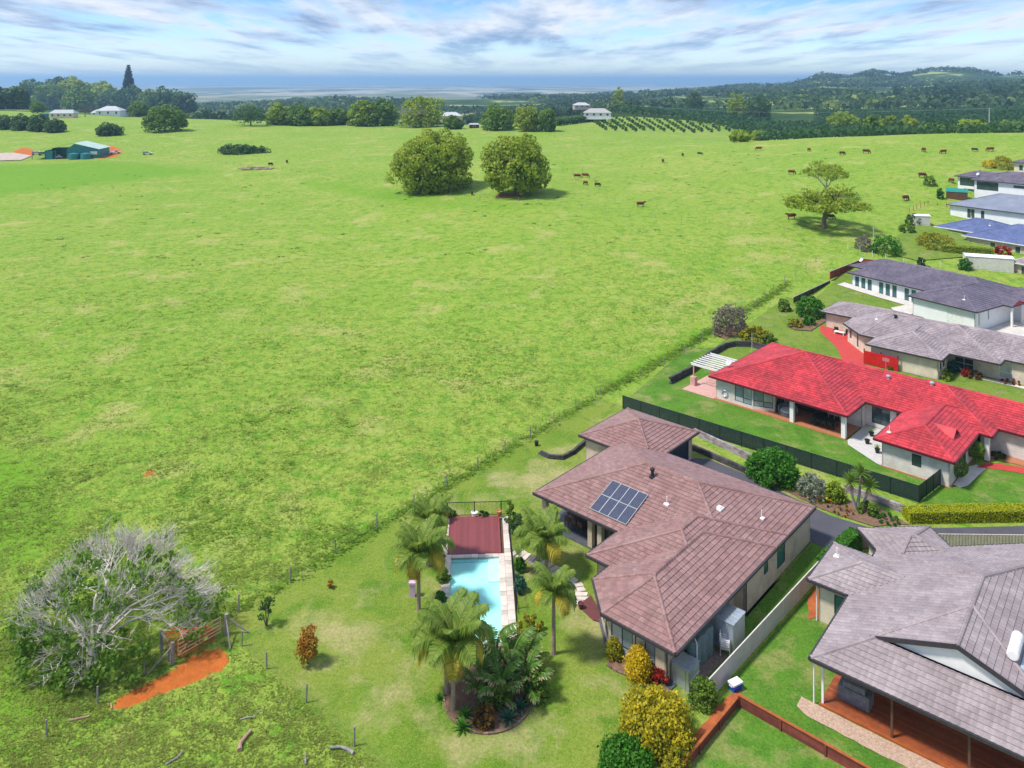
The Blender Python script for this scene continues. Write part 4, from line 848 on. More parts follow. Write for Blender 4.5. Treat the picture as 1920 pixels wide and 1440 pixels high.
# red earth
sheet('fence_side_earth', gp((1530, 1100), (1545, 1110), (1532, 1160), (1515, 1160), (1512, 1130)), M['dirt'], 0.05, jitter=0.16)
sheet('retaining_strip', gp((1352, 1318), (1385, 1295), (1395, 1310), (1330, 1370), (1290, 1440), (1260, 1440), (1300, 1380)), M['dirt'], 0.05, jitter=0.08)
sheet('pebble_strip', [nl(-0.6, 0.3)[:2], nl(-0.6, -0.5)[:2], nl(0, -0.9)[:2], nl(15, -0.9)[:2], nl(15, 0.33)[:2]], mat('pebbles', (0.50, 0.36, 0.27), (0.33, 0.22, 0.16), 9.0, 0.9, 0.8, 14.0), 0.055, jitter=0.06)
# pool
pr = math.radians(2.6); pool = thing('swimming_pool', 'turquoise swimming pool with pale stone coping below the timber deck', 'pool', (-2.55, 55.0, 0), pr)
aqua = mat('pool_floor', (0.50, 0.80, 0.76), (0.55, 0.83, 0.79), 0.5, 0.5)
px0, px1, py0, py1 = -1.82, 1.72, -5.0, 3.95
MB().box(px0, px1, py0, py1, 0.021, 0.04).build('floor', aqua, pool)
b_ = MB(); b_.box(px1-0.8, px1-0.001, 1.2, py1-0.05, 0.041, 0.135); b_.build('step', mat('pool_step', (0.72, 0.88, 0.86), rough=0.5), pool); MB().box(px0+0.002, px1-0.81, py1-0.34, py1-0.06, 0.041, 0.12).build('ledge', mat('pool_ledge', (0.36, 0.70, 0.69), rough=0.5), pool)
wm, t, b = new_mat('pool_water'); t.nodes.remove(b); tr = N(t, 'ShaderNodeBsdfTransparent'); tr.inputs[0].default_value = (0.80, 0.97, 0.98, 1); gl = N(t, 'ShaderNodeBsdfGlossy'); gl.inputs['Roughness'].default_value = 0.03
ge = N(t, 'ShaderNodeNewGeometry'); nz = N(t, 'ShaderNodeTexNoise', i_Scale=2.2, i_Detail=4.0); L(t, ge.outputs['Position'], nz.inputs['Vector']); bp = N(t, 'ShaderNodeBump', i_Strength=0.16, i_Distance=0.08); L(t, nz.outputs[0], bp.inputs['Height']); L(t, bp.outputs[0], gl.inputs['Normal'])
fr = N(t, 'ShaderNodeFresnel', i_IOR=1.33); mx = N(t, 'ShaderNodeMixShader'); L(t, fr.outputs[0], mx.inputs[0]); L(t, tr.outputs[0], mx.inputs[1]); L(t, gl.outputs[0], mx.inputs[2]); L(t, mx.outputs[0], t.nodes['Material Output'].inputs[0])
MB().add([(px0, py0, 0.19), (px1, py0, 0.19), (px1, py1, 0.19), (px0, py1, 0.19)], [(0, 1, 2, 3)]).build('water', wm, pool)
M['stone'] = mat('pale_sandstone', (0.60, 0.52, 0.46), (0.50, 0.43, 0.38), 2.5, 0.8, 0.2, tint=0.3)
def pave(parent, x0, x1, y0, y1, w, l, z0, z1, name='coping_stone'):
    nx = max(1, round((x1-x0)/w)); ny = max(1, round((y1-y0)/l)); w = (x1-x0)/nx; l = (y1-y0)/ny
    ms = [MB().box(0.006, w-0.006, 0.006, l-0.006, z0, z1+0.006*q, q/3).mesh(name, M['stone']) for q in range(4)]
    for i in range(nx):
        for j in range(ny): link(name, random.choice(ms), parent, (x0+w*i, y0+l*j, 0))
pave(pool, px0-0.62, px0, py0, py1+0.4, 0.62, 0.5, 0.02, 0.24); pave(pool, px1, px1+0.45, py0, py1+0.4, 0.45, 0.5, 0.02, 0.24); pave(pool, px1+0.45, px1+0.95, py0, 9.4, 0.5, 0.5, 0.02, 0.23); pave(pool, px0, px1, py1, py1+0.4, 0.5, 0.4, 0.02, 0.24); pave(pool, px0, px1, py0-0.4, py0, 0.5, 0.4, 0.02, 0.24); pave(pool, px0-0.62, px0-0.3, py1+0.4, 9.4, 0.32, 0.5, 0.02, 0.22)
dk = thing('timber_deck', 'dark red timber deck at the head of the swimming pool', 'deck', (-2.55, 55.0, 0), pr)
for k in range(30):
    x = px0-0.27+0.134*k
    if x > px1+0.42: break
    MB().box(x, x+0.128, py1+0.41, 9.45, 0.10, 0.28+0.004*random.random(), random.random()).build('board', M['wood_merbau'], dk)
MB().box(px0-0.27, px1+0.44, py1+0.43, 9.4, 0.02, 0.095).build('joist_frame', M['wood_brown'], dk)
# pool fence
def bar_fence(name, label, pts, h=1.2, gap=0.11, post=2.2, z=0.1, m=None, parent=None, cat='fence'):
    m = m or M['black']; f = thing(name, label, cat, Vector((*pts[0], 0)))
    o = Vector((*pts[0], 0)); bars = MB()
    for a, b in zip(pts[:-1], pts[1:]):
        a = Vector((*a, 0))-o; b = Vector((*b, 0))-o; l = (b-a).length; d = (b-a)/l
        MB().beam(a+Vector((0, 0, z+h-0.03)), b+Vector((0, 0, z+h-0.03)), 0.04, 0.04).build('rail', m, f); MB().beam(a+Vector((0, 0, z+0.12)), b+Vector((0, 0, z+0.12)), 0.04, 0.04).build('rail', m, f)
        for k in range(int(l/post)+1): q = a+d*min(l, k*post); MB().box(q.x-0.03, q.x+0.03, q.y-0.03, q.y+0.03, z-0.1, z+h+0.04).build('post', m, f)
        for k in range(int(l/gap)): q = a+d*(k+0.5)*gap; bars.box(q.x-0.009, q.x+0.009, q.y-0.009, q.y+0.009, z+0.1, z+h-0.04)
    bo = bars.build('bars', m, f); bo['kind'] = 'stuff'; return f
pw_ = lambda x, y: tuple((pool.matrix_basis @ Vector((x, y, 0)))[:2])
bar_fence('pool_fence', 'black bar fence across the far end of the red deck', [pw_(-2.3, 9.75), pw_(2.6, 9.75)])
bar_fence('pool_fence', 'black bar fence along the right side of the pool paving', [pw_(2.62, 7.2), pw_(2.80, -2.2)])
# stepping-stone path
path = [g(*p) for p in ((963, 1034), (985, 1045), (1010, 1055), (1035, 1068), (1060, 1085), (1080, 1097), (1090, 1115), (1091, 1137))]
pt = thing('stepping_stone_path', 'curving path of pale sandstone slabs between pool and patio', 'path', path[0])
dist = [0]; 
for a, b in zip(path[:-1], path[1:]): dist.append(dist[-1]+(b-a).length)
nst = int(dist[-1]/0.47)
for k in range(nst):
    s_ = (k+0.5)*dist[-1]/nst; i = max(j for j in range(len(dist)-1) if dist[j] <= s_); f_ = (s_-dist[i])/(dist[i+1]-dist[i]); p = path[i].lerp(path[i+1], f_); d = (path[i+1]-path[i]).normalized(); n = Vector((-d.y, d.x, 0)); w = random.uniform(0.42, 0.58); a = 0.2
    q = [p-path[0]+n*s1*w+d*s2*a+Vector((random.uniform(-.05, .05), random.uniform(-.05, .05), 0)) for s1, s2 in ((-1, -1), (1, -1), (1, 1), (-1, 1))]
    qq = [(v.x, v.y) for v in q]; 
    if area(qq) < 0: qq = qq[::-1]
    MB().prism(qq, 0.02, 0.075+random.uniform(0, 0.02), random.random()).build('slab', M['stone'], pt)
sheet('maroon_patio', gp((1083, 1138), (1108, 1118), (1128, 1150), (1132, 1170), (1112, 1165)), mat('maroon_paving', (0.15, 0.045, 0.045), (0.12, 0.04, 0.04), 3.0, 0.5), 0.09)
# patio furniture
table('patio_table', 'brown timber dining table on the dark slate patio', mloc(10.6, 14.9, 0.1), ma+1.57, M['wood_brown'], 2.0, 1.0)
for k in range(3):
    for s_ in (-1, 1): chair('patio_chair', 'brown timber chair at the slate patio table', 'chair', mloc(10.6+s_*0.8, 14.2+0.62*k, 0.1), ma+(-1.57 if s_ > 0 else 1.57), M['wood_brown'], 'chairs at the brown patio table')
# sheds, tank
def ribbed(b_, x0, x1, y0, y1, z0, z1, pitch=0.09, amp=0.018):
    for (a, c, nx, ny) in (((x0, y0), (x1, y0), 0, -1), ((x1, y0), (x1, y1), 1, 0), ((x1, y1), (x0, y1), 0, 1), ((x0, y1), (x0, y0), -1, 0)):
        l = math.dist(a, c); n = int(l/pitch)
        pts = [(a[0]+(c[0]-a[0])*k/n+nx*amp*(k % 2), a[1]+(c[1]-a[1])*k/n+ny*amp*(k % 2)) for k in range(n+1)]
        for p, q in zip(pts[:-1], pts[1:]): b_.add([(*p, z0), (*q, z0), (*q, z1), (*p, z1)], [(0, 1, 2, 3)])
def shed(label, u0, u1, v0, v1, h, fall, hasp):
    t = thing('garden_shed', label, 'shed', mloc(u0, v0), ma); b_ = MB(); w, d = u1-u0, v1-v0; ribbed(b_, 0, w, 0, d, 0.02, h); b_.build('wall', M['galv'], t)
    b_ = MB(); n = 10
    for k in range(n):
        x0, x1 = -0.04+(w+0.08)*k/n, -0.04+(w+0.08)*(k+1)/n; zz = h+0.01; up = 0.02 if k % 2 else 0
        b_.box(x0+0.001, x1-0.001, -0.05, d+0.05, zz, zz+0.03+up)
    b_.build('roof', M['galv'], t); MB().box(-0.03, -0.02, d*0.2, d*0.8, 0.05, h-0.08).build('door', M['galv'], t)
    if hasp: MB().box(-0.02, w+0.02, -0.03, -0.02, h*0.5, h*0.5+0.06).build('rail', M['white'], t)
    return t
shed('low ribbed steel shed at the near corner of the plum-brown house', 0.92, 2.1, -0.38, 0.8, 1.2, 0, True); shed('tall ribbed steel shed beside the water tank and mauve fence', 5.45, 7.1, -0.92, 0.78, 1.85, 0, False)
tk = thing('water_tank', 'slim grey-green water tank beside the tall steel shed', 'water tank', mloc(2.35, 0.0), ma); tm = mat('tank_grey_green', (0.13, 0.185, 0.195), (0.105, 0.155, 0.165), 1.5, 0.45)
b_ = MB()
for k in range(3):
    c = (0.42+0.86*k, 0.38); prof = [(0.40, 0.02)]
    for j in range(7): z = 0.1+0.23*j; prof += [(0.415, z), (0.415, z+0.17), (0.385, z+0.19), (0.385, z+0.21)]
    prof += [(0.40, 1.72), (0.36, 1.84), (0.10, 1.86)]; b_.lathe(prof, 18, c)
b_.box(0.42, 2.14, 0.10, 0.66, 0.03, 1.845); b_.build('body', tm, tk)
b_ = MB(); b_.lathe([(0.16, 1.847), (0.16, 1.92), (0.03, 1.93)], 12, (0.7, 0.38)); b_.lathe([(0.1, 1.847), (0.1, 1.9), (0.03, 1.91)], 12, (2.1, 0.38)); b_.build('lid', M['black'], tk)
b_ = MB(); b_.tube([(0.2, 0.1, 0.2), (0.12, -0.05, 0.3), (0.12, -0.05, 1.9), (0.3, 0.2, 2.0)], 0.035, 6); b_.tube([(1.0, 0.5, 2.35), (1.0, 0.45, 2.05), (0.7, 0.4, 2.0), (0.7, 0.38, 1.9)], 0.04, 6); b_.build('pipe', M['white'], tk)
sheet('tank_gravel', [mloc(*p)[:2] for p in ((2.2, -0.55), (5.2, -0.75), (5.3, 0.85), (2.2, 0.85))], mat('gravel_brown', (0.25, 0.19, 0.16), (0.15, 0.11, 0.10), 8.0, 0.95, 0.7), 0.05, jitter=0.05)
stk = thing('chair_stack', 'stack of white plastic chairs between tank and tall steel shed', 'chairs', mloc(5.2, -0.55, 0.05), ma+0.4)
for k in range(4):
    b_ = MB(); z = 0.13*k; b_.box(-0.25, 0.25, -0.25, 0.25, z+0.40, z+0.44)
    for s_ in np.linspace(-0.22, 0.22, 5): b_.beam((s_, 0.26, z+0.42), (s_, 0.34, z+0.86), 0.045, 0.025)
    b_.beam((-0.26, 0.34, z+0.87), (0.26, 0.34, z+0.87), 0.05, 0.05)
    for s_ in (-0.26, 0.26): b_.beam((s_, -0.25, z+0.62), (s_, 0.3, z+0.64), 0.05, 0.03); b_.beam((s_, -0.26, z), (s_, -0.25, z+0.62), 0.05, 0.05); b_.beam((s_, 0.3, z), (s_, 0.3, z+0.62), 0.05, 0.05)
    b_.build('chair', M['white'], stk)
# mauve sheet-metal side fence: panels between posts
def panel_fence(name, label, a, b, h, m, pw=2.35, z0=0.0, capm=None, ribs=False, cat='fence', th=0.04):
    a = Vector(a); b = Vector(b); l = (b-a).length; d = (b-a)/l; n = max(1, round(l/pw)); f = thing(name, label, cat, (a.x, a.y, z0), math.atan2(d.y, d.x)); w = l/n
    b_ = MB()
    if ribs:
        k = int(w/0.12)
        for j in range(k): x0 = 0.03+(w-0.06)*j/k; x1 = 0.03+(w-0.06)*(j+1)/k; b_.box(x0+0.002, x1-0.002, -th/2-(0.02 if j % 2 else 0), th/2, 0.05, h)
    else: b_.box(0.03, w-0.03, -th/2, th/2, 0.05, h)
    pm_ = b_.mesh('panel', m); po = MB().box(-0.03, 0.03, -0.04, 0.04, 0.0, h+0.03).mesh('post', capm or m); cp = MB().box(0.031, w-0.031, -0.035, 0.035, h+0.001, h+0.03).mesh('cap_rail', capm or m)
    for k in range(n): link('panel', pm_, f, (w*k, 0, 0)); link('cap_rail', cp, f, (w*k, 0, 0))
    for k in range(n+1): link('post', po, f, (w*k, 0, 0))
    return f
panel_fence('sheet_fence', 'mauve-grey sheet fence between the plum-brown house and its near neighbour', mloc(1.2, -1.55), mloc(20.4, -2.15), 1.25, M['cladding'], capm=mat('fence_cap', (0.62, 0.56, 0.54)))
panel_fence('timber_fence', 'ribbed brown fence behind the weathered grey roof beside the drive', nl(-3.3, 17.1, 0), nl(2.0, 21.35, 0), 1.2, mat('fence_taupe', (0.33, 0.25, 0.21), (0.27, 0.20, 0.17), 2.0, 0.7), ribs=True)
panel_fence('pale_fence', 'pale sheet fence beside the drive at the right edge', nl(2.08, 21.4, 0), nl(11.3, 28.8, 0), 1.2, mat('fence_pale', (0.55, 0.49, 0.42)), ribs=True)
# black slat fence above the block wall
def slat_fence(name, label, a, b, h=1.35, z0=0.0, pw=2.35):
    a = Vector(a); b = Vector(b); l = (b-a).length; d = (b-a)/l; n = max(1, round(l/pw)); f = thing(name, label, 'fence', (a.x, a.y, z0), math.atan2(d.y, d.x)); w = l/n; b_ = MB()
    for k in range(int(h/0.085)): z = 0.08+0.085*k; b_.box(0.04, w-0.04, -0.012, 0.012, z, z+0.07)
    pm_ = b_.mesh('slats', M['fence_green']); po = MB().box(-0.035, 0.035, -0.035, 0.035, 0.0, h+0.06).mesh('post', M['black']); ra_ = MB().box(0.036, w-0.036, -0.02, 0.02, h+0.02, h+0.06).mesh('rail', M['fence_green'])
    mp_ = MB().box(w/2-0.02, w/2+0.02, 0.013, 0.03, 0.03, h).mesh('stile', M['black'])
    for k in range(n): o = link('slats', pm_, f, (w*k, 0, 0)); o['kind'] = 'stuff'; link('rail', ra_, f, (w*k, 0, 0)); link('stile', mp_, f, (w*k, 0, 0))
    for k in range(n+1): link('post', po, f, (w*k, 0, 0))
M['fence_green'] = mat('slat_dark_green', (0.018, 0.035, 0.032), (0.014, 0.028, 0.026), rough=0.4)
fa, fb, fc = g(1168, 767), g(1723, 943), g(1763, 911)
slat_fence('slat_fence', 'long black slatted fence between the drive and the red-roofed house', fa, fb, 1.4, 0.02); slat_fence('slat_fence', 'short black slatted return fence meeting the white brick wall', fb+Vector((0.05, 0.05, 0)), fc, 1.4, 0.02, 1.7)
# block retaining walls: individual blocks
def block_wall(name, label, pts, rows, bl, bh, bd, m, z0=0.0, lean=0.04, cat='retaining wall', gapf=0.985):
    o = Vector((*pts[0][:2], z0)); f = thing(name, label, cat, o); ms = [MB().box(-bl*gapf/2, bl*gapf/2, -bd/2, bd/2, 0, bh*0.97, q/3).mesh('block', m) for q in range(4)]
    for r in range(rows):
        for a, b in zip(pts[:-1], pts[1:]):
            a = Vector((*a[:2], 0)); b = Vector((*b[:2], 0)); l = (b-a).length; d = (b-a)/l; n = max(1, round(l/bl)); nn = Vector((-d.y, d.x, 0))
            for k in range(n):
                s_ = (k+(0.75 if r % 2 else 0.25))*l/n
                if s_ > l: continue
                p = a+d*s_+nn*lean*r-Vector((*pts[0][:2], 0)); link('block', random.choice(ms), f, (p.x, p.y, bh*r), (0, 0, math.atan2(d.y, d.x)+random.uniform(-.02, .02)))
    return f
bmat = mat('block_mauve_grey', (0.30, 0.26, 0.27), (0.22, 0.19, 0.20), 3.0, 0.95, 0.5, tint=0.5); bdark = mat('block_dark', (0.075, 0.07, 0.072), (0.05, 0.047, 0.05), 3.0, 0.95, 0.5, tint=0.5)
block_wall('block_wall', 'low grey block wall under the black fence near the garage', gp((1302, 815), (1425, 872)), 3, 0.42, 0.2, 0.25, bmat); block_wall('block_wall', 'low grey block wall under the black fence beside the yellow hedge', gp((1585, 922), (1650, 945), (1722, 972)), 3, 0.42, 0.2, 0.25, bmat)
block_wall('crib_wall', 'row of dark planter blocks along the drive by the garage', gp((1296, 842), (1418, 896)), 2, 0.5, 0.25, 0.3, bdark)
block_wall('garden_edging', 'curved row of dark blocks on the lawn beside the garage', gp((1012, 852), (1030, 860), (1055, 862), (1075, 852), (1098, 832)), 2, 0.4, 0.2, 0.25, bdark)
block_wall('curved_wall', 'dark curved retaining wall around the lawn by the pergola', gp((1258, 720), (1285, 706), (1300, 698))+gp((1330, 672), (1360, 655), (1378, 651), (1410, 652), (1440, 660)), 3, 0.6, 0.28, 0.3, bdark)
# red-brown sleeper walls of the near neighbour
def sleeper_wall(name, label, a, b, h, m, capm, z0=0.02):
    a = Vector(a); b = Vector(b); l = (b-a).length; d = (b-a)/l; f = thing(name, label, 'retaining wall', (a.x, a.y, z0), math.atan2(d.y, d.x)); n = max(1, round(l/2.2)); w = l/n; k = max(1, round(h/0.2))
    for j in range(n):
        for r in range(k): MB().box(w*j+0.004, w*(j+1)-0.004, -0.035, 0.035, h*r/k, h*(r+1)/k-0.006, random.random()).build('sleeper', m, f)
        MB().box(w*j+0.002, w*(j+1)-0.002, -0.08, 0.08, h+0.001, h+0.045).build('capping', capm, f)
    for j in range(n+1): MB().box(w*j-0.05, w*j+0.05, -0.10, -0.036, 0, h-0.01).build('post', m, f)
sleeper_wall('sleeper_wall', 'long red-brown timber retaining wall across the near neighbour lawn', g(1386, 1325), g(1640, 1470), 0.62, M['paling_red'], M['orange_stain']); sleeper_wall('sleeper_wall', 'red-brown timber retaining wall running down beside the yellow bush', g(1270, 1462), g(1382, 1325), 0.5, M['paling_red'], M['orange_stain'])
sleeper_wall('sleeper_wall', 'rust-red timber wall behind the slate roof at the paddock edge', gt(1488, 570)+Vector((0, 0, 0)), gt(1555, 530), 0.9, M['black'], M['wood_grey'], zt(*gt(1520, 550)[:2])-0.1); 
q0, q1 = gt(1556, 527), gt(1612, 494); sleeper_wall('sleeper_wall', 'tall rust-red sleeper wall on the lawn beyond the slate roof', q0, q1, 1.3, mat('sleeper_rust', (0.30, 0.06, 0.035), (0.2, 0.04, 0.03), 2.0, 0.8, tint=0.5), M['wood_grey'], (q0.z+q1.z)/2-0.2)
q2 = gt(1650, 500); sleeper_wall('sleeper_wall', 'short rust-red fence between the tall sleeper wall and slate roof', q1, q2, 1.2, bpy.data.materials['sleeper_rust'], M['wood_grey'], (q1.z+q2.z)/2-0.2)
# wire fences: posts and wires
M['wire'] = mat('fence_wire', (0.12, 0.12, 0.11), rough=0.7)
def wire_fence(name, label, pts, spacing=4.0, h=1.15, m=None, wires=3, terrain=True, r=0.05):
    m = m or M['wood_grey']; o = Vector(pts[0]); f = thing(name, label, 'fence', o); zf = (lambda x, y: zt(x, y)) if terrain else (lambda x, y: 0.0); tops = []
    for a, b in zip(pts[:-1], pts[1:]):
        a = Vector(a); b = Vector(b); l = (b-a).length; n = max(1, round(l/spacing))
        for k in range(n): 
            p = a.lerp(b, k/n); z = zf(p.x, p.y); hh = h*random.uniform(0.9, 1.1); tl = Vector((random.uniform(-.05, .05), random.uniform(-.05, .05), 0))
            tops.append((Vector((p.x, p.y, z)), tl, hh))
    p = Vector(pts[-1]); tops.append((Vector((p.x, p.y, zf(p.x, p.y))), Vector((0, 0, 0)), h))
    for p, tl, hh in tops: MB().tube([p-o-Vector((0, 0, 0.2)), p-o+tl+Vector((0, 0, hh))], [r*1.1, r], 7).build('post', m, f)
    for w in range(wires):
        zf_ = 0.3+0.75*w/max(1, wires-1); MB().tube([p-o+tl*zf_+Vector((0, 0, hh*zf_*0.9)) for p, tl, hh in tops], 0.006, 4, False).build('wire', M['wire'], f)
    return f
wire_fence('wire_fence', 'timber post and wire fence between long paddock grass and main lawn', [g(448, 1148), g(1117, 745)], 4.0)
wire_fence('wire_fence', 'timber post and wire fence from the gate down to the bottom edge', [g(453, 1212), g(500, 1255), g(574, 1318), g(664, 1400), g(760, 1490)], 3.2, 1.05)
wire_fence('wire_fence', 'post and wire fence behind the red-roofed house beside the paddock', [g(1125, 740), g(1200, 712), g(1245, 688), g(1318, 640), gt(1400, 590), gt(1450, 545), gt(1530, 492)], 5.0)
wire_fence('wire_fence', 'low wire fence left of the gate under the dead tree', [g(88, 1382), g(270, 1265), g(316, 1240)], 3.6, 1.0)
wire_fence('wire_fence', 'distant thin fence crossing the paddock below the two big trees', [gt(530, 318), gt(700, 340), gt(900, 372), gt(1050, 385), gt(1180, 405), gt(1330, 420), gt(1470, 432)], 7.0, 1.1, wires=2)
wire_fence('wire_fence', 'distant fence line running from the farm shed to the paddock', [gt(190, 262), gt(260, 278), gt(400, 302), gt(480, 318)], 8.0, 1.1, wires=2)
# white chain-wire fence by the blue house
wf = wire_fence('white_fence', 'white mesh fence around the gardens beyond the slate roof', [gt(1590, 468), gt(1660, 488), gt(1730, 500), gt(1830, 506)], 3.0, 1.2, M['white'], 2, True, 0.035)
# farm gate with posts
ga, gb_ = g(333, 1236), g(414, 1190); gd = (gb_-ga); gl_ = gd.length; gate = thing('farm_gate', 'rusty tubular farm gate on the red dirt track', 'gate', ga, math.atan2(gd.y, gd.x)); rust = mat('rusty_pale_steel', (0.72, 0.48, 0.32), (0.60, 0.33, 0.18), 4.0, 0.6)
for z in (0.2, 0.42, 0.64, 0.88, 1.15): MB().tube([(0.03, 0, z), (gl_-0.03, 0, z)], 0.028, 6).build('rail', rust, gate)
for x in (0.03, gl_*0.5, gl_-0.03): MB().tube([(x, 0.0, 0.18), (x, 0.0, 1.17)], 0.03, 6).build('stile', rust, gate)
MB().tube([(0.05, 0.03, 0.2), (gl_*0.5, 0.03, 1.13)], 0.022, 6).build('brace', rust, gate)
def strainer(label, p, dirs):
    t = thing('strainer_post', label, 'post', p); MB().tube([(0, 0, -0.3), (0.02, 0, 1.35)], [0.14, 0.12], 9).build('post', M['wood_grey'], t)
    for d in dirs: MB().tube([(0, 0, 1.1), (d[0]*1.5, d[1]*1.5, 0.05)], 0.05, 7).build('stay', M['wood_grey'], t)
strainer('thick grey strainer post with two stays right of the farm gate', g(424, 1190), [(0.5, -0.9), (0.95, 0.1)]); strainer('dark leaning strainer post with stay left of the farm gate', g(323, 1245), [(-0.75, -0.6)])
tag(MB().tube([(0, 0, -0.2), (-0.05, 0, 1.2)], [0.1, 0.09], 8).build('fence_post', M['wood_grey'], loc=g(303, 1220)), 'dark fence post in the shade behind the gate', 'post'); tag(MB().tube([(0, 0, 1.12), (0.75, -0.78, 1.12)], 0.06, 7).build('fence_rail', M['wood_grey'], loc=g(303, 1220)), 'timber rail between the two posts left of the gate', 'rail')
# fallen branches and logs on the near grass
def log(label, x, y, pts, r, m=None, name='log'):
    p = g(x, y); tag(MB().tube([Vector(q)+Vector((0, 0, r*0.8)) for q in pts], [r*(1-0.5*k/len(pts)) for k in range(len(pts))], 8).build(name, m or M['wood_grey'], loc=p), label, 'log' if name == 'log' else 'branch')
bk = mat('split_timber', (0.45, 0.27, 0.19), (0.30, 0.19, 0.14), 4.0, 0.9)
log('split pinkish log on the grass below the gate', 450, 1400, [(0.1, -0.35, 0), (0.0, 0, 0), (0.05, 0.35, 0), (0.3, 0.9, 0.05)], 0.13, bk); log('pale log lying against the wire fence at the bottom', 655, 1412, [(0.25, -0.1, 0), (-0.1, 0.15, 0), (-0.5, 0.25, 0.05), (-1.1, 0.2, 0.05)], 0.1, M['wood_grey'])
log('short stick standing in grass at the bottom edge', 572, 1432, [(0.05, -0.1, 0), (0, 0.1, 0.1), (-0.05, 0.3, 0.3)], 0.06, name='branch'); log('pale fallen branch at the edge of the tree shade', 150, 1348, [(-0.5, -0.15, 0), (0, 0, 0), (0.5, 0.12, 0.04)], 0.06, bk, 'branch'); log('thin forked grey branch on rough grass below the gate', 470, 1350, [(-0.6, 0, 0), (-0.2, 0.1, 0.05), (0.1, 0.05, 0.1), (0.5, 0.5, 0.2)], 0.04, name='branch'); log('thin grey branch lying near the bottom left grass', 330, 1425, [(-0.4, -0.3, 0), (0, 0, 0.05), (0.2, 0.4, 0.1)], 0.05, name='branch'); log('small orange stick beside the tail of the dirt patch', 208, 1325, [(0.15, -0.2, 0), (-0.1, 0.2, 0)], 0.05, bk, 'branch')
# small yard things
def pot(label, p, r, h, m, rim=True):
    t = thing('plant_pot', label, 'pot', p); MB().lathe([(r*0.65, 0), (r, h*0.9), (r*1.08, h*0.9), (r*1.08, h), (r*0.9, h), (r*0.85, h*0.85), (0.02, h*0.85)], 14).build('pot', m, t); return t
tc_ = mat('terracotta', (0.50, 0.20, 0.09), (0.42, 0.16, 0.08), 4.0, 0.7)
pot('terracotta pot at the far right corner of the red deck', pool.matrix_basis @ Vector((1.9, 9.3, 0.29)), 0.2, 0.45, tc_); pot('white glazed pot at the far end of the red deck', pool.matrix_basis @ Vector((-0.1, 9.55, 0.02)), 0.26, 0.55, M['white'])
pot('small maroon pot at the corner of the maroon patio', g(1089, 1140, 0.08), 0.2, 0.35, mat('pot_maroon', (0.12, 0.03, 0.04), rough=0.3))
bb = thing('barbecue', 'black covered barbecue on the concrete beside the garage', 'barbecue', mloc(19.2, 18.9, 0.05), ma); MB().prism([(-0.35, -0.3), (0.35, -0.3), (0.35, 0.3), (-0.35, 0.3)], 0, 0.8).build('cover', M['black'], bb); MB().prism([(-0.3, -0.25), (0.3, -0.25), (0.3, 0.25), (-0.3, 0.25)], 0.801, 1.15).build('hood', M['black'], bb)
sheet('garage_path', [mloc(*p)[:2] for p in ((18.3, 17.8), (18.3, 21.0), (19.3, 21.0), (19.3, 17.8))], M['concrete'], 0.045)
tag(MB().lathe([(0.16, 0), (0.2, 0.42), (0.21, 0.44), (0.17, 0.5), (0.02, 0.52)], 12).build('compost_bin', M['black'], loc=g(1006, 836)), 'small black bin standing alone on the dry lawn', 'bin')
tag(MB().box(-0.2, 0.2, -0.14, 0.14, 0, 0.9).box(-0.24, 0.24, -0.18, 0.18, 0.901, 1.02).build('garden_bin', mat('pinkish_plastic', (0.62, 0.42, 0.55), (0.55, 0.38, 0.5), 2.0, 0.6), loc=g(773, 1118)), 'pale pink bin standing beside the left palm trunk', 'bin')
sheet('red_house_terrace', [rl(15.2, 0.3)[:2], rl(15.6, -0.6)[:2], rl(19.0, -2.6)[:2], rl(19.4, -2.7)[:2], rl(19.5, 5.2)[:2], rl(15.2, 5.2)[:2]], mat('pale_pebble_terrace', (0.52, 0.50, 0.48), (0.43, 0.41, 0.40), 5.0, 0.85), 0.075)
for lb, u, v in (('potted plant nearest the verandah on the pale terrace', 16.6, 2.9), ('dark pot in the middle of the pale terrace', 16.9, 0.9), ('potted spiky plant on the pale terrace near the red wing', 18.3, -0.4)): pot(lb, rl(u, v, 0.08), 0.24, 0.42, M['black'])
sheet('red_courtyard', [(*(grey.matrix_basis @ Vector(p))[:2],) for p in ((-9.9, 10.6, 0), (-9.0, 8.0, 0), (-5.0, 3.6, 0), (-2.6, -0.9, 0), (-0.6, -0.9, 0), (0.3, 0.4, 0), (-1.6, 3.9, 0), (-4.7, 7.1, 0), (-4.9, 10.6, 0))], M['red_paving'], 0.075)
gl2 = lambda u, v, z=0.08: grey.matrix_basis @ Vector((u, v, z))
for k, nm in enumerate(('left chair by the cream wall on the red courtyard', 'right chair by the cream wall on the red courtyard')): chair('courtyard_chair', 'dark '+nm, 'chair', gl2(-7.4+1.6*k, 9.6), math.radians(-42.7), M['black'], w=0.6)
table('courtyard_table', 'pale table on the red courtyard', gl2(-6.6, 8.9), math.radians(-42.7), M['white'], 1.4, 0.7, 0.6)
sheet('concrete_apron', [(*(dark.matrix_basis @ Vector(p))[:2],) for p in ((-14.5, 3.4, 0), (-2.5, 3.4, 0), (-3.0, 0.5, 0), (-1.0, -1.5, 0), (0.4, -0.4, 0), (0.4, 5.3, 0), (-14.5, 5.3, 0))], M['concrete'], 0.22); sheet('house_forecourt', [(*(dark.matrix_basis @ Vector(p))[:2],) for p in ((9.8, 1.0, 0), (16, 0.0, 0), (26, 4, 0), (26, 11, 0), (9.8, 10.6, 0))], M['concrete'], 0.22)
sheet('mushroom_house_path', [(*(grey.matrix_basis @ Vector(p))[:2],) for p in ((9.2, 4.2, 0), (34, 4.2, 0), (34, 5.1, 0), (9.2, 5.1, 0))], M['concrete'], 0.075)
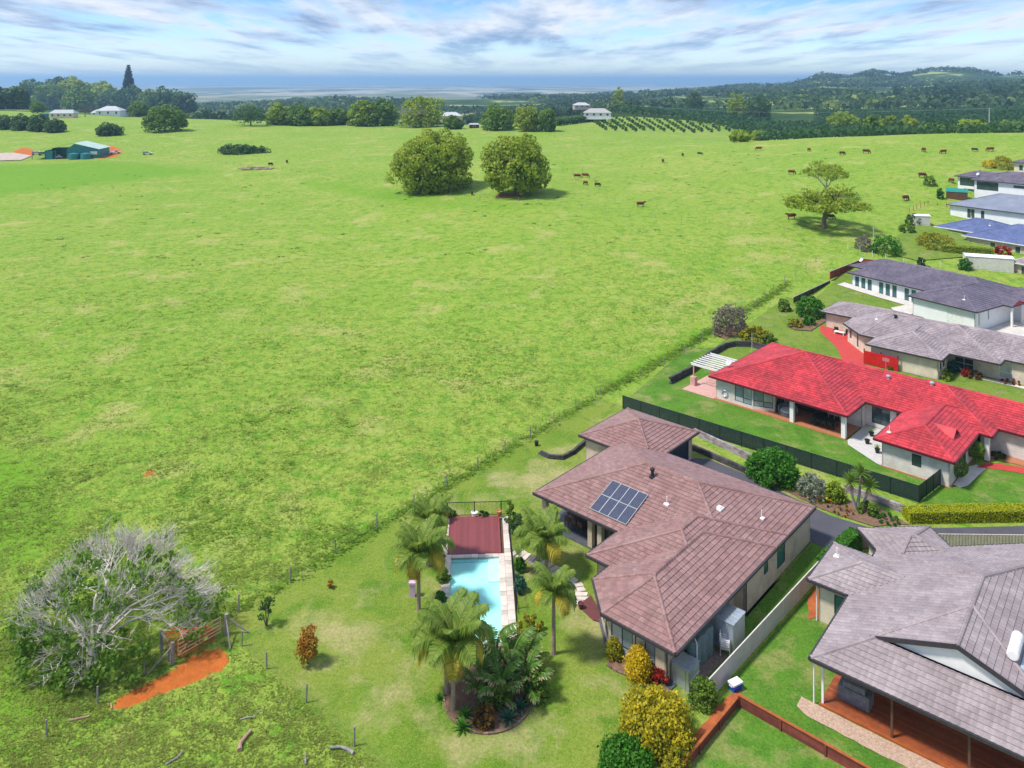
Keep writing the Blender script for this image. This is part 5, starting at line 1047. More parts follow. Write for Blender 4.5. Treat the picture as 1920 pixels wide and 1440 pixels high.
def box_shed(label, p, rz, w, d, h, m, rm, gable=0.25, name='storage_shed'):
    t = thing(name, label, 'shed', p, rz); MB().box(0, w, 0, d, -0.6, h).build('wall', m, t)
    b_ = MB(); b_.add([(-0.1, -0.1, h+0.002), (w+0.1, -0.1, h+0.002), (w+0.1, d+0.1, h+0.002), (-0.1, d+0.1, h+0.002), (-0.1, d/2, h+gable), (w+0.1, d/2, h+gable)], [(0, 1, 5, 4), (2, 3, 4, 5), (0, 4, 3), (1, 2, 5), (0, 3, 2, 1)]); b_.build('roof', rm, t)
    MB().box(w*0.3, w*0.7, -0.02, -0.003, 0.05, h-0.15).build('door', m, t); return t
cream = mat('shed_cream', (0.62, 0.60, 0.54), rough=0.6)
box_shed('long cream shed with white roof behind the slate-grey roof', gt(1811, 503), math.radians(-20), 7.4, 2.8, 2.2, cream, M['white']); box_shed('small cream garden shed with white roof at the paddock corner', gt(1716, 424), math.radians(-10), 3.0, 2.4, 2.2, cream, M['white'])
box_shed('small shed with teal roof behind the blue-grey roof', gt(1774, 372), math.radians(-30), 4.5, 3.2, 1.7, M['wood_brown'], mat('teal_sheet', (0.01, 0.22, 0.19), rough=0.5), 0.7)
gq = gt(1700, 412); wire_fence('pen_fence', 'rusty low rail fence behind the small cream shed', [gt(1705, 398), gt(1740, 384), gt(1775, 388)], 2.0, 1.1, mat('rust_rail', (0.38, 0.10, 0.05)), 3, True, 0.06)
pole_m = mat('pole_weathered', (0.45, 0.42, 0.40), (0.35, 0.33, 0.31), 3.0, 0.9)
def pole(label, p, h, arm=True, r=0.14):
    t = thing('power_pole', label, 'pole', p); MB().tube([(0, 0, -0.5), (0, 0, h)], [r*1.2, r*0.8], 8).build('shaft', pole_m, t)
    if arm:
        MB().beam((-1.1, 0, h-0.5), (1.1, 0, h-0.5), 0.12, 0.12).build('cross_arm', pole_m, t)
        for x in (-0.95, 0, 0.95): MB().lathe([(0.05, h-0.44), (0.07, h-0.36), (0.04, h-0.25)], 8, (x, 0)).build('insulator', M['white'], t)
    return t
p1 = gt(1855, 247); pole('tall timber power pole on the right paddock ridge', p1, 14.5, True, 0.32); pole('thin light pole among shrubs beside the blue house lawn', gt(1638, 452), 4.4, False, 0.09); pole('short white pole beside the red roof and curved wall', g(1410, 667), 3.0, False, 0.05)
p2 = gt(479, 222); pole('distant pole on the crest left of the round trees', p2, 16, True, 0.3); p3 = gt(118, 208); pole('distant pole beside the white farmhouse', p3, 13, True, 0.25)
# ---------------------------------------------------------------- vegetation
def leafquads(Pn, Nn, size, r, asp=0.75, spread=0.8):
    """leaf-shaped quads at points Pn facing roughly Nn"""
    n = len(Pn); Nn = Nn + r.normal(0, spread, (n, 3)); Nn /= np.linalg.norm(Nn, axis=1)[:, None]+1e-9
    a = np.cross(Nn, r.normal(0, 1, (n, 3))); a /= np.linalg.norm(a, axis=1)[:, None]+1e-9; b = np.cross(Nn, a)
    s = (size*r.uniform(0.6, 1.35, n))[:, None]*0.5
    V = np.stack([Pn-a*s, Pn-b*s*asp+Nn*s*0.15, Pn+a*s, Pn+b*s*asp+Nn*s*0.15], 1).reshape(-1, 3)
    return V, np.arange(4*n).reshape(-1, 4)
def lobes_dome(r, W, D, H, zb, k, lr, low=-0.35, noise=0.22):
    """k lobes spread over a dome W x D, from zb up to zb+H"""
    out = []; i = 0
    for j in range(k):
        z = 1-(1-low)*(j+0.5)/k; th = j*2.399963+r.uniform(-.3, .3); rr = math.sqrt(max(0, 1-z*z)); q = 1+r.uniform(-noise, noise*0.55)+0.10*math.sin(2.3*th%6.283+z*4.0+k)
        lrr = lr*r.uniform(0.7, 1.25)
        out.append((rr*math.cos(th)*(W/2-lr*0.8)*q, rr*math.sin(th)*(D/2-lr*0.8)*q, zb+H*(z*q-low)/(1-low)*0.88+lr*0.1, lrr, lrr, lrr*0.85))
    return out
def crown_mesh(name, lobes, m, leaf, per, seed, spread=0.45, shell=(0.72, 1.06), upbias=0.25, core=True):
    r = np.random.default_rng(seed); VV, FF, TT = [], [], []; o = 0
    for (x, y, z, a, b, c) in lobes:
        d = r.normal(0, 1, (per, 3)); d[:, 2] += upbias; d /= np.linalg.norm(d, axis=1)[:, None]
        rad = r.uniform(shell[0], shell[1], per)[:, None]
        P_ = np.array([x, y, z])+d*rad*np.array([a, b, c]); V, F = leafquads(P_, d, leaf, r, spread=spread)
        t = np.clip(r.uniform(0, 1)*0.45+r.uniform(0, 0.55, per), 0, 1); VV.append(V); FF.append(F+o); TT.append(t); o += len(V)
    return np_mesh(name, np.concatenate(VV), np.concatenate(FF), m, np.concatenate(TT))
def trunk_mesh(name, r, h, rad, lobes, m, nl=6, base_flare=1.5):
    b_ = MB(); top = h*0.45; b_.tube([(0, 0, -0.3), (0, 0, 0.25*rad), (rad*0.2, 0, top*0.5), (0, rad*0.2, top)], [rad*base_flare, rad*1.1, rad*0.9, rad*0.75], 9)
    for k in range(min(nl, len(lobes))):
        q = lobes[int(k*len(lobes)/nl)]; mid = Vector((q[0]*0.45, q[1]*0.45, top+(q[2]-top)*0.45-0.05*h)); b_.tube([(0, 0, top*0.85), mid, (q[0]*0.9, q[1]*0.9, q[2])], [rad*0.5, rad*0.32, rad*0.1], 6)
    return b_.mesh(name, m)
bark = mat('bark_grey_brown', (0.16, 0.12, 0.09), (0.10, 0.075, 0.055), 3.0, 0.95, 0.5); barkg = mat('bark_silver', (0.60, 0.55, 0.49), (0.48, 0.44, 0.38), 3.0, 0.9, 0.4); barkp = mat('bark_pale', (0.42, 0.38, 0.34), (0.30, 0.27, 0.24), 3.0, 0.9, 0.4)
def lmx(d): return d
LM = {'fig': leaf_mat('leaf_olive', (0.165, 0.255, 0.018), (0.330, 0.420, 0.038), third=(0.44, 0.49, 0.07), trans=0.5), 'mid': leaf_mat('leaf_mid_green', (0.085, 0.180, 0.018), (0.200, 0.310, 0.034)), 'dark': leaf_mat('leaf_dark_green', (0.042, 0.105, 0.026), (0.105, 0.190, 0.042)),
      'lime': leaf_mat('leaf_lime', (0.170, 0.270, 0.012), (0.330, 0.430, 0.030)), 'yellow': leaf_mat('leaf_golden', (0.40, 0.28, 0.008), (0.68, 0.50, 0.014), third=(0.78, 0.58, 0.02)), 'goldgreen': leaf_mat('leaf_gold_green', (0.15, 0.19, 0.012), (0.50, 0.42, 0.02), third=(0.70, 0.56, 0.02)), 'ygreen': leaf_mat('leaf_yellow_green', (0.20, 0.22, 0.012), (0.42, 0.37, 0.025)),
      'grey': leaf_mat('leaf_silver', (0.16, 0.20, 0.12), (0.36, 0.40, 0.30)), 'pink': leaf_mat('leaf_dusty_pink', (0.12, 0.12, 0.07), (0.34, 0.28, 0.24)), 'red': leaf_mat('leaf_red', (0.25, 0.02, 0.015), (0.50, 0.05, 0.03)), 'orange': leaf_mat('leaf_orange', (0.22, 0.16, 0.012), (0.52, 0.20, 0.03)),
      'bronze': leaf_mat('leaf_bronze', (0.05, 0.035, 0.012), (0.30, 0.16, 0.03)), 'bright': leaf_mat('leaf_bright_green', (0.030, 0.130, 0.010), (0.090, 0.280, 0.020)), 'teal': leaf_mat('leaf_blue_green', (0.03, 0.12, 0.07), (0.09, 0.26, 0.16)), 'conifer': leaf_mat('leaf_conifer', (0.014, 0.040, 0.020), (0.035, 0.075, 0.035)), 'dry': leaf_mat('leaf_dry', (0.28, 0.17, 0.10), (0.45, 0.30, 0.20)),
      'hedge': leaf_mat('leaf_hedge_yellow', (0.32, 0.37, 0.006), (0.50, 0.50, 0.010)), 'palm': leaf_mat('leaf_palm', (0.105, 0.200, 0.022), (0.270, 0.350, 0.060), 0.45), 'palmy': leaf_mat('leaf_palm_yellow', (0.26, 0.22, 0.02), (0.46, 0.38, 0.04), 0.3), 'palmo': leaf_mat('leaf_palm_orange', (0.40, 0.16, 0.02), (0.55, 0.26, 0.04), 0.3)}
def tree(name, label, p, W, H, m, seed, k=40, lr=None, leaf=0.5, per=70, zb=None, D=None, cat='tree', group=None, low=-0.35, tr=None, bk=None, **kw):
    r = np.random.default_rng(seed); lr = lr or W*0.13; zb = H*0.22 if zb is None else zb
    lb = lobes_dome(r, W, D or W, H-zb, zb, k, lr, low); t = thing(name, label, cat, p, float(r.uniform(0, 6.28)) if D is None else 0.0, group)
    hz_ = (H-zb); inner = [(x*0.55, y*0.55, zb+(z-zb)*0.62, W*0.2, W*0.2, hz_*0.2) for (x, y, z, a, b, c) in lb[::4]]
    link('crown', crown_mesh('crown', lb+inner, m, leaf, per, seed, **kw), t); link('trunk', trunk_mesh('trunk', r, H, tr or max(0.05, W*0.022), lb, bk or bark), t); return t
def ptree(name, label, x0, x1, ytop, ybase, m, seed, pos=None, **kw):
    """tree from its extent in the photograph, standing on the terrain"""
    p = pos or gt((x0+x1)/2, ybase); s = p.y/FPX; return tree(name, label, p, (x1-x0)*s, (ybase-ytop)*s, LM[m], seed, **kw)
ptree('fig_tree', 'broad rounded olive-green tree, left of the two big paddock trees', 734, 888, 244, 357, 'fig', 1, k=95, lr=2.5, leaf=0.85, per=150, zb=0.3, low=-0.85)
ptree('fig_tree', 'tall domed green tree, right of the two big paddock trees', 904, 1028, 255, 366, 'fig', 2, k=70, lr=2.2, leaf=0.85, per=140, zb=2.2, low=-0.6)
# lone paddock tree with visible limbs and a flat spreading crown
def limb_tree(name, label, p, W, H, m, seed, bk, levels=4, flat=0.55, leaf=0.35, per=26, nl=6, bare=0.0, lean=(0, 0), spread=0.62, leaf_low=None, tr=None, minleaf=1.0, ls=0.075, shift=0.0):
    r = random.Random(seed); b_ = MB(); tips = []; tr = tr or W*0.03
    def grow(p0, d, l, rad, lev):
        d = d.normalized(); mid = p0+d*l*0.5+Vector((r.uniform(-1, 1), r.uniform(-1, 1), r.uniform(-.4, .6)))*l*0.10; p1 = p0+d*l+Vector((r.uniform(-1, 1), r.uniform(-1, 1), 0))*l*0.1
        b_.tube([p0, mid, p1], [rad, rad*0.82, rad*0.62], 7 if lev < 2 else (5 if lev == 2 else 3), False)
        if lev >= levels: tips.append(p1); return
        nk = (nl if lev == 0 else r.choice((3, 3, 4)))
        for k in range(nk):
            th = 2*math.pi*(k+r.uniform(-.3, .3))/nk; sp = spread*(1.25 if lev == 0 else 1.0)
            side = Vector((math.cos(th), math.sin(th), 0)); nd = d*(1-sp*0.5)+side*sp+Vector((lean[0], lean[1], 0))*0.3; nd.z = nd.z*flat if lev > 0 else max(nd.z, 0.45)
            grow(p1 if k else p1, nd, l*r.uniform(0.62, 0.85)*(1.15 if lev == 0 else 1), rad*0.55, lev+1)
    grow(Vector((0, 0, -0.2)), Vector((lean[0]*0.3, lean[1]*0.3, 1)), H*0.30, tr, 0)
    mx = max(max(abs(q.x-lean[0]), abs(q.y-lean[1])) for q in tips); mz = max(q.z for q in tips); sx_, sz_ = (W*0.48)/mx, H*0.95/mz
    b_.v = [(v[0]*sx_ if v[2] > H*0.22 else v[0]*min(1, sx_+0.3), v[1]*sx_ if v[2] > H*0.22 else v[1]*min(1, sx_+0.3), v[2]*sz_) for v in b_.v]
    b_.v = [(v[0], v[1]+shift*max(0, v[2])/H, v[2]) for v in b_.v]
    t = thing(name, label, 'tree', p); link('trunk', b_.mesh('trunk', bk), t)
    tp = [Vector((q.x*sx_, q.y*sx_, q.z*sz_)) for q in tips if r.random() >= bare and (leaf_low is None or leaf_low(Vector((q.x*sx_, q.y*sx_, q.z*sz_)), r))]
    if tp:
        tp = [Vector((q.x, q.y+shift*max(0, q.z)/H, q.z)) for q in tp]; lb = [(q.x, q.y, q.z, W*ls*r.uniform(.7, 1.3), W*ls*r.uniform(.7, 1.3), W*ls*0.6) for q in tp]; link('crown', crown_mesh('crown', lb, m, leaf, per, seed, shell=(0.2, 1.1)), t)
    return t
q = gt(1545, 428); s_ = q.y/FPX
limb_tree('paddock_tree', 'lone spreading tree with bare lower limbs near the right-hand houses', q, 150*s_, 84*s_, LM['fig'], 5, bark, leaf=0.6, per=26, nl=6, flat=0.4, levels=4, tr=0.55)
q = gt(1549, 372); s_ = q.y/FPX
limb_tree('paddock_tree', 'smaller wispy tree directly behind the lone spreading tree', q, 86*s_, 72*s_, LM['fig'], 6, barkp, leaf=0.45, per=12, nl=6, flat=0.9, levels=4, bare=0.1, spread=0.45, tr=0.3)
# near grey tree: a low broad dome, a haze of bare silver twigs above, leafy towards the camera and low down
def twiggy_tree(label, p, W, D, H, shift):
    t = thing('bare_topped_tree', label, 'tree', p); r = np.random.default_rng(9); rr = random.Random(9); b_ = MB()
    b_.tube([(0, 0, -0.3), (0.1, 0.1, 0.8), (-0.1, 0.4, 1.6)], [0.42, 0.32, 0.28], 9)
    def dome(a, e, f): c = math.cos(e); return Vector((math.cos(a)*c*W/2*f, shift+math.sin(a)*c*D/2*f, 0.5+math.sin(e)*(H-0.5)*f))
    tw = MB()
    for k in range(15):
        a = k*2.399+rr.uniform(-.3, .3); e = rr.uniform(0.15, 1.2); q = dome(a, e, 0.72); m1 = Vector((-0.1, 0.4, 1.5)).lerp(q, 0.45)+Vector((rr.uniform(-.5, .5), rr.uniform(-.5, .5), 0.5)); b_.tube([(-0.1, 0.35, 1.45), m1, q], [0.10, 0.07, 0.035], 7, False)
        for j in range(9):
            s0 = m1.lerp(q, rr.uniform(0.2, 1.0)); q2 = dome(a+rr.uniform(-.6, .6), max(0.05, e+rr.uniform(-.5, .4)), rr.uniform(0.8, 0.98)); m2 = s0.lerp(q2, 0.5)+Vector((rr.uniform(-.3, .3), rr.uniform(-.3, .3), rr.uniform(0, .4))); b_.tube([s0, m2, q2], [0.034, 0.024, 0.013], 5, False)
            for i in range(9):
                s1 = m2.lerp(q2, rr.uniform(0, 1)); d = (q2-s1*0.2-Vector((0, shift, 0))*0.8).normalized()+Vector((rr.uniform(-1, 1), rr.uniform(-1, 1), rr.uniform(-.3, .9)))*0.9; l = rr.uniform(0.5, 1.1); e1 = s1+d.normalized()*l; tw.tube([s1, s1.lerp(e1, 0.5)+Vector((rr.uniform(-.1, .1), rr.uniform(-.1, .1), rr.uniform(-.1, .1))), e1], [0.016, 0.012, 0.007], 3, False)
                for h in range(3):
                    s2 = s1.lerp(e1, rr.uniform(0.3, 1)); e2 = s2+(d+Vector((rr.uniform(-1, 1), rr.uniform(-1, 1), rr.uniform(-.5, .8)))).normalized()*rr.uniform(0.25, 0.6); tw.tube([s2, e2], [0.013, 0.006], 3, False)
    b_.build('trunk', barkg, t); x = tw.build('twigs', barkg, t); x['kind'] = 'stuff'
    lb = []
    for k in range(620):
        a = rr.uniform(0, 6.283); e = rr.uniform(-0.02, 1.3); q = dome(a, e, rr.uniform(0.7, 1.0)); front = -math.sin(a)*math.cos(e); lowness = 1-math.sin(max(0, e))
        if rr.random() < 0.05+0.85*max(0, front)**0.6*(0.4+0.6*lowness)+0.45*max(0, lowness-0.45): s_ = rr.uniform(0.35, 0.75); lb.append((q.x, q.y, max(0.25, q.z), s_, s_, s_*0.7)) if not (q.x > 3.4 and q.y < 1.5) else None
    link('crown', crown_mesh('crown', lb, leaf_mat('leaf_fresh', (0.09, 0.20, 0.022), (0.21, 0.35, 0.05), 0.5), 0.25, 40, 9, shell=(0.3, 1.1), spread=0.7), t)
twiggy_tree('large low tree with bare silver top over the gate on the left', g(168, 1268), 13.4, 10.8, 6.2, 3.6)
# ---- trees on the left hill
ptree('round_tree', 'dark green round tree casting shade below the white farmhouse', 270, 348, 196, 246, 'mid', 11, k=60, lr=2.3, leaf=1.1, per=90, zb=1.6, low=-0.5)
def norfolk(label, p, H):
    t = thing('norfolk_pine', label, 'tree', p); r = np.random.default_rng(3); MB().tube([(0, 0, -1), (0, 0, H*0.5), (0, 0, H)], [H*0.018, H*0.011, 0.08], 8).build('trunk', bark, t); VV = []; FF = []; TT = []; o = 0
    for lev in range(22):
        z = H*(0.10+0.88*lev/21.5); R_ = H*0.19*(1-lev/22.5)**0.8*r.uniform(0.85, 1.1); nb = 7
        for k in range(nb):
            th = k*2*math.pi/nb+lev*0.4; n = 60; u = r.uniform(0.1, 1, n)**0.7; off = r.normal(0, R_*0.11, (n, 2))
            x = u*R_*math.cos(th)-off[:, 0]*math.sin(th); y = u*R_*math.sin(th)+off[:, 0]*math.cos(th); zz = z+u*u*R_*0.12-R_*0.1+off[:, 1]*0.8
            Pn = np.stack([x, y, zz], 1); V, F = leafquads(Pn, np.tile([0, 0, 1.0], (n, 1)), H*0.042, r, spread=0.5); VV.append(V); FF.append(F+o); TT.append(r.uniform(0, 1, n)); o += len(V)
    link('crown', np_mesh('crown', np.concatenate(VV), np.concatenate(FF), LM['conifer'], np.concatenate(TT)), t)
norfolk('tall dark tiered pine beside the white farmhouse', gt(241, 208), 88*gt(241, 208).y/FPX)
hill = [(0, 55, 165, 204, 'dark'), (30, 95, 152, 203, 'dark'), (62, 125, 158, 206, 'mid'), (75, 140, 144, 200, 'dark'), (105, 172, 146, 205, 'fig'), (118, 178, 166, 210, 'mid'), (150, 215, 152, 206, 'lime'), (165, 226, 158, 208, 'lime'), (182, 240, 172, 209, 'dark'), (208, 275, 166, 210, 'dark'), (255, 300, 168, 212, 'mid'), (240, 282, 190, 219, 'mid'), (275, 345, 168, 219, 'dark'), (318, 370, 172, 222, 'dark'), (56, 84, 190, 212, 'mid'), (-70, 5, 160, 204, 'dark'), (-120, -40, 158, 204, 'mid')]
kinds = {'dark': 'dark green', 'mid': 'mid-green', 'fig': 'olive', 'lime': 'lime green'}
pos_w = ['at the left edge of the farmhouse hill', 'in the left part of the farmhouse hill', 'above the small teal tank', 'with the highest top left of the pine', 'above the grey-roofed cottage', 'behind the grey-roofed cottage', 'with brightest crown left of the pine', 'left beside the dark pine', 'at the foot of the dark pine, left', 'under the dark pine', 'right beside the dark pine', 'low and bushy right of the white farmhouse', 'wide, behind the round shade tree', 'at the right end of the farmhouse hill', 'small and round at the far left field edge', 'beyond the left edge', 'farther beyond the left edge']
for i, (a, b, yt, yb, m) in enumerate(hill):
    pb = gt((a+b)/2, yb, 300); s_ = pb.y/FPX
    tree('hill_tree', '%s tree %s' % (kinds[m], pos_w[i]), pb, (b-a)*s_, (yb-yt)*s_, LM[m], 100+i, k=34, lr=(b-a)*s_*0.16, leaf=(b-a)*s_*0.085, per=70, zb=1.0, low=-0.6)
# hedgerow and bushes on the left slope
for i, (a, b, yt, yb, lb) in enumerate([(-20, 30, 215, 242, 'dark bush at the far left of the hedgerow'), (22, 62, 216, 244, 'dark bush left of centre in the hedgerow'), (52, 92, 218, 246, 'dark bush right of centre in the hedgerow'), (80, 122, 226, 248, 'dark bush at the right end of the hedgerow'), (180, 229, 233, 254, 'dark rounded bush alone above the teal shed')]):
    ptree('field_bush', lb, a, b, yt, yb, 'dark', 130+i, k=22, lr=2.2, leaf=1.3, per=60, zb=0.2, low=-0.4, cat='bush')
ptree('field_bush', 'low flat dark thicket in the middle of the left paddock', 405, 500, 275, 288, 'dark', 141, k=46, lr=1.9, leaf=0.9, per=60, zb=0.0, low=-0.3, cat='bush', D=7)
ptree('field_tree', 'dark ragged tree on the crest left of the round tree row', 440, 500, 197, 236, 'dark', 142, k=26, lr=2.2, leaf=1.1, per=45)
for i, (a, b, yt, yb, m, lb) in enumerate([(498, 548, 197, 234, 'lime', 'lime green tree at the left end of the crest row'), (532, 590, 199, 235, 'mid', 'second round tree in the crest row'), (570, 618, 203, 235, 'lime', 'third, lower round tree in the crest row'), (605, 652, 206, 234, 'mid', 'small green tree filling the gap in the crest row'), (650, 712, 190, 236, 'lime', 'tall bright tree left of the grey bare tree'), (690, 748, 188, 236, 'mid', 'green tree just left of the grey bare tree'), (745, 832, 181, 238, 'fig', 'largest green dome at the right end of the crest row'), (830, 868, 219, 242, 'mid', 'small round bush right of the crest row')]):
    ptree('crest_tree', lb, a, b, yt, yb, m, 150+i, k=36, leaf=1.7, per=70, zb=0.6, low=-0.7)
q = gt(772, 240); limb_tree('bare_tree', 'grey bare tree in front of the largest crest dome', q, 70*q.y/FPX, 46*q.y/FPX, LM['grey'], 21, barkp, leaf=0.6, per=4, nl=5, flat=0.9, bare=0.6, levels=4, spread=0.5, tr=0.4)
for i, (a, b, yt, yb, m, lb) in enumerate([(896, 968, 199, 244, 'mid', 'round green tree alone on the middle crest'), (964, 1012, 199, 246, 'fig', 'left tree of the close pair on the middle crest'), (1006, 1044, 202, 246, 'mid', 'right tree of the close pair on the middle crest'), (1370, 1408, 247, 266, 'lime', 'left pale bush behind the right paddock ridge'), (1406, 1443, 248, 264, 'lime', 'right pale bush behind the right paddock ridge')]):
    ptree('crest_tree', lb, a, b, yt, yb, m, 170+i, k=40, leaf=1.3, per=70, zb=0.8, low=-0.6)
# individually visible trees in the valley behind the right ridge
for i, (a, b, yt, Yd, m, lb) in enumerate([(1552, 1612, 211, 560, 'lime', 'bright lime tree in the dark valley wood'), (1616, 1662, 216, 430, 'mid', 'green tree left of the pale crowns behind the ridge'), (1650, 1690, 217, 420, 'fig', 'olive crown behind the ridge left of the dark one'), (1660, 1702, 226, 400, 'dark', 'dark crown between olive crowns behind the ridge'), (1680, 1722, 219, 420, 'fig', 'olive crown behind the ridge right of the dark one'), (1724, 1780, 238, 380, 'lime', 'low lime bushes on the ridge left of the power pole'), (1790, 1852, 229, 380, 'lime', 'round lime crown just left of the power pole'), (1862, 1935, 232, 390, 'mid', 'green crown right of the power pole'), (1362, 1400, 176, 760, 'lime', 'pale lime tree above the dark plantation'), (1395, 1445, 176, 740, 'dark', 'dark ragged tree above the dark plantation'), (1145, 1175, 161, 900, 'fig', 'pale tree standing above the plantation left'), (1285, 1320, 170, 900, 'dark', 'single dark crown on the plantation skyline')]):
    X = ((a+b)/2-960)/FPX*Yd; zz = zt(X, Yd); s_ = Yd/FPX; H = CAMZ-(yt-HOR)*s_-zz; tree('valley_tree', lb, (X, Yd, zz), (b-a)*s_, max(4, H), LM[m], 200+i, k=36, leaf=1.5, per=60, zb=0.3, low=-0.7)
# orchard rows on the middle hill: one sapling copied along the rows
r = np.random.default_rng(77); lb = lobes_dome(r, 2.6, 2.6, 2.6, 0.3, 7, 0.75, 0.0); om = [crown_mesh('crown', lb, LM['dark'], 0.8, 16, 300+k) for k in range(3)]; ot = MB().tube([(0, 0, -0.2), (0, 0, 1.2)], [0.12, 0.08], 5).mesh('trunk', bark)
cnt = 0
for row in range(15):
    for k in range(10):
        x = 1120+row*19+k*5.2-26; y = 217.5+k*3.3+row*1.0
        if y > 251-abs(row-8)*0.8 or x > 1392-(251-y)*1.0 or (row > 9 and k < (row-9)): continue
        p = gt(x, y, 370)
        if p.y > 640 or p.y < 372: continue
        t = thing('orchard_tree', 'small dark sapling in the hillside orchard rows', 'tree', p, random.uniform(0, 6), 'saplings in the hillside orchard rows'); sc = random.uniform(0.75, 1.15); t.scale = (sc,)*3; link('crown', om[cnt % 3], t); link('trunk', ot, t); cnt += 1
for k in range(26):      # darker closed row at the near-left end of the orchard
    x = 1046+k*3.4; y = 236-k*0.42; p = gt(x, y, 380); t = thing('windbreak_tree', 'dark tree in the close row left of the orchard', 'tree', p, random.uniform(0, 6), 'close row left of the orchard'); t.scale = (1.7,)*3; link('crown', om[k % 3], t); link('trunk', ot, t)
# ---- masses of distant wood (nobody could count these)
def forest(name, label, pts, m, rad, quads, leaf, seed, squash=0.8):
    r = np.random.default_rng(seed); VV, FF, TT = [], [], []; o = 0
    for (X, Y, R_) in pts:
        z = zt(X, Y); d = r.normal(0, 1, (quads, 3)); d[:, 2] = np.abs(d[:, 2])*0.9+0.05; d /= np.linalg.norm(d, axis=1)[:, None]
        Pn = np.array([X, Y, z+R_*0.35])+d*np.array([R_, R_, R_*squash])*r.uniform(0.8, 1.08, (quads, 1))
        V, F = leafquads(Pn, d, R_*leaf, r, spread=0.45); VV.append(V); FF.append(F+o); o += len(V); TT.append(np.clip(r.beta(1.2, 2.6)*0.7+0.45*max(0, float(fbm(np.array([X]), np.array([Y]), 160.0, 8.0)[0])+0.15)+r.uniform(-.05, .15, quads), 0, 1))
    o_ = link(name, np_mesh(name, np.concatenate(VV), np.concatenate(FF), m, np.concatenate(TT))); tag(o_, label, 'wood', kind='stuff'); return o_
def scatter(seed, px0, px1, Y0, Y1, step, R0, R1, keep=lambda x, y, px: True, rows=False):
    r = np.random.default_rng(seed); out = []; Y = Y0
    while Y < Y1:
        st = step*(1 if not callable(step) else 1); X0, X1 = (px0-960)/FPX*Y, (px1-960)/FPX*Y; n = int((X1-X0)/st)
        for k in range(n):
            X = X0+(k+r.uniform(0, 1))*st; yy = Y+r.uniform(-.5, .5)*st; px = X/yy*FPX+960
            if keep(X, yy, px): out.append((X, yy, r.uniform(R0, R1)))
        Y += st*0.85
    return out
edge = lambda px: np.interp(px, [1100, 1180, 1260, 1400, 1445, 1500, 2100], [690, 660, 650, 520, 380, 355, 335])
plant_ok = lambda X, Y, px: Y > edge(px) and not (1440 < px < 1530 and 660 < Y < 900)
forest('plantation', 'dense dark tree plantation filling the valley behind the ridge', scatter(1, 1110, 2050, 330, 900, 7.5, 3.6, 5.2, plant_ok), leaf_mat('leaf_plantation', (0.022, 0.075, 0.022), (0.065, 0.140, 0.032)), 4, 22, 0.42, 1)
fm_ = leaf_mat('leaf_far_wood', (0.018, 0.050, 0.022), (0.075, 0.140, 0.036), third=(0.36, 0.42, 0.11))
nz = lambda X, Y, sc, th: float(fbm(np.array([X]), np.array([Y]), sc, 5.0)[0]) > th
forest('far_wood', 'mixed green woodland on the middle-distance slopes', scatter(2, 330, 1200, 660, 1250, 15, 6, 9, lambda X, Y, px: nz(X, Y, 120, -0.25) and not (1130 > px > 1040 and Y < 800)), fm_, 7, 22, 0.5, 2)
forest('far_wood', 'hazy blue-green woodland over the distant hills', scatter(3, 330, 2050, 900, 3100, 27, 9, 14, lambda X, Y, px: (px < 1130 and 1250 < Y < 2500 or px >= 1130) and nz(X, Y, 260, -0.05)), fm_, 12, 18, 0.55, 3)
# ---------------------------------------------------------------- palms, garden plants
def frond_mesh(L_, droop, seed, m, n=34, wid=0.36, start=0.95):
    """one feather frond: curved midrib with two rows of drooping leaflets; grows along +x"""
    r = random.Random(seed); b_ = MB(); pts = []; p = Vector((0, 0, 0)); a = start
    for k in range(13): pts.append(p.copy()); p = p+Vector((math.cos(a), 0, math.sin(a)))*L_/12; a -= droop*(0.5+k/12)/9
    b_.tube(pts, [0.022*(1-0.8*k/12) for k in range(13)], 4, False, 0.9)
    for k in range(n):
        f = 0.12+0.87*k/n; i = min(11, int(f*12)); fr = f*12-i; q = pts[i].lerp(pts[i+1], fr); d = (pts[i+1]-pts[i]).normalized(); ln = wid*math.sin(math.pi*min(1, 0.18+0.80*f))**0.7*r.uniform(0.85, 1.1)
        for s_ in (-1, 1):
            sd = Vector((0, s_, 0)); tip = q+sd*ln*0.80+d*ln*0.45+Vector((0, 0, -ln*r.uniform(0.25, 0.65))); mid = q+sd*ln*0.45+d*ln*0.22+Vector((0, 0, 0.02)); w = d*0.019; tn = r.random()
            b_.add([q-w*0.5, q+w*0.5, mid+w, mid-w, tip], [(0, 1, 2, 3), (3, 2, 4)], tn)
    return b_.mesh('frond', m)
FR = [[frond_mesh(1.0, dr, 40+i*7+j, LM[m], start=st) for j, (dr, st) in enumerate(((1.0, 1.25), (1.7, 0.95), (2.3, 0.65)))] for i, m in enumerate(('palm', 'palmy', 'palmo'))]
shaft_m = mat('palm_crownshaft', (0.16, 0.24, 0.07), (0.12, 0.19, 0.05), 4.0, 0.5); ptrunk = mat('palm_trunk', (0.34, 0.26, 0.20), (0.22, 0.16, 0.12), 5.0, 0.9, stretch=(1, 1, 6)); 
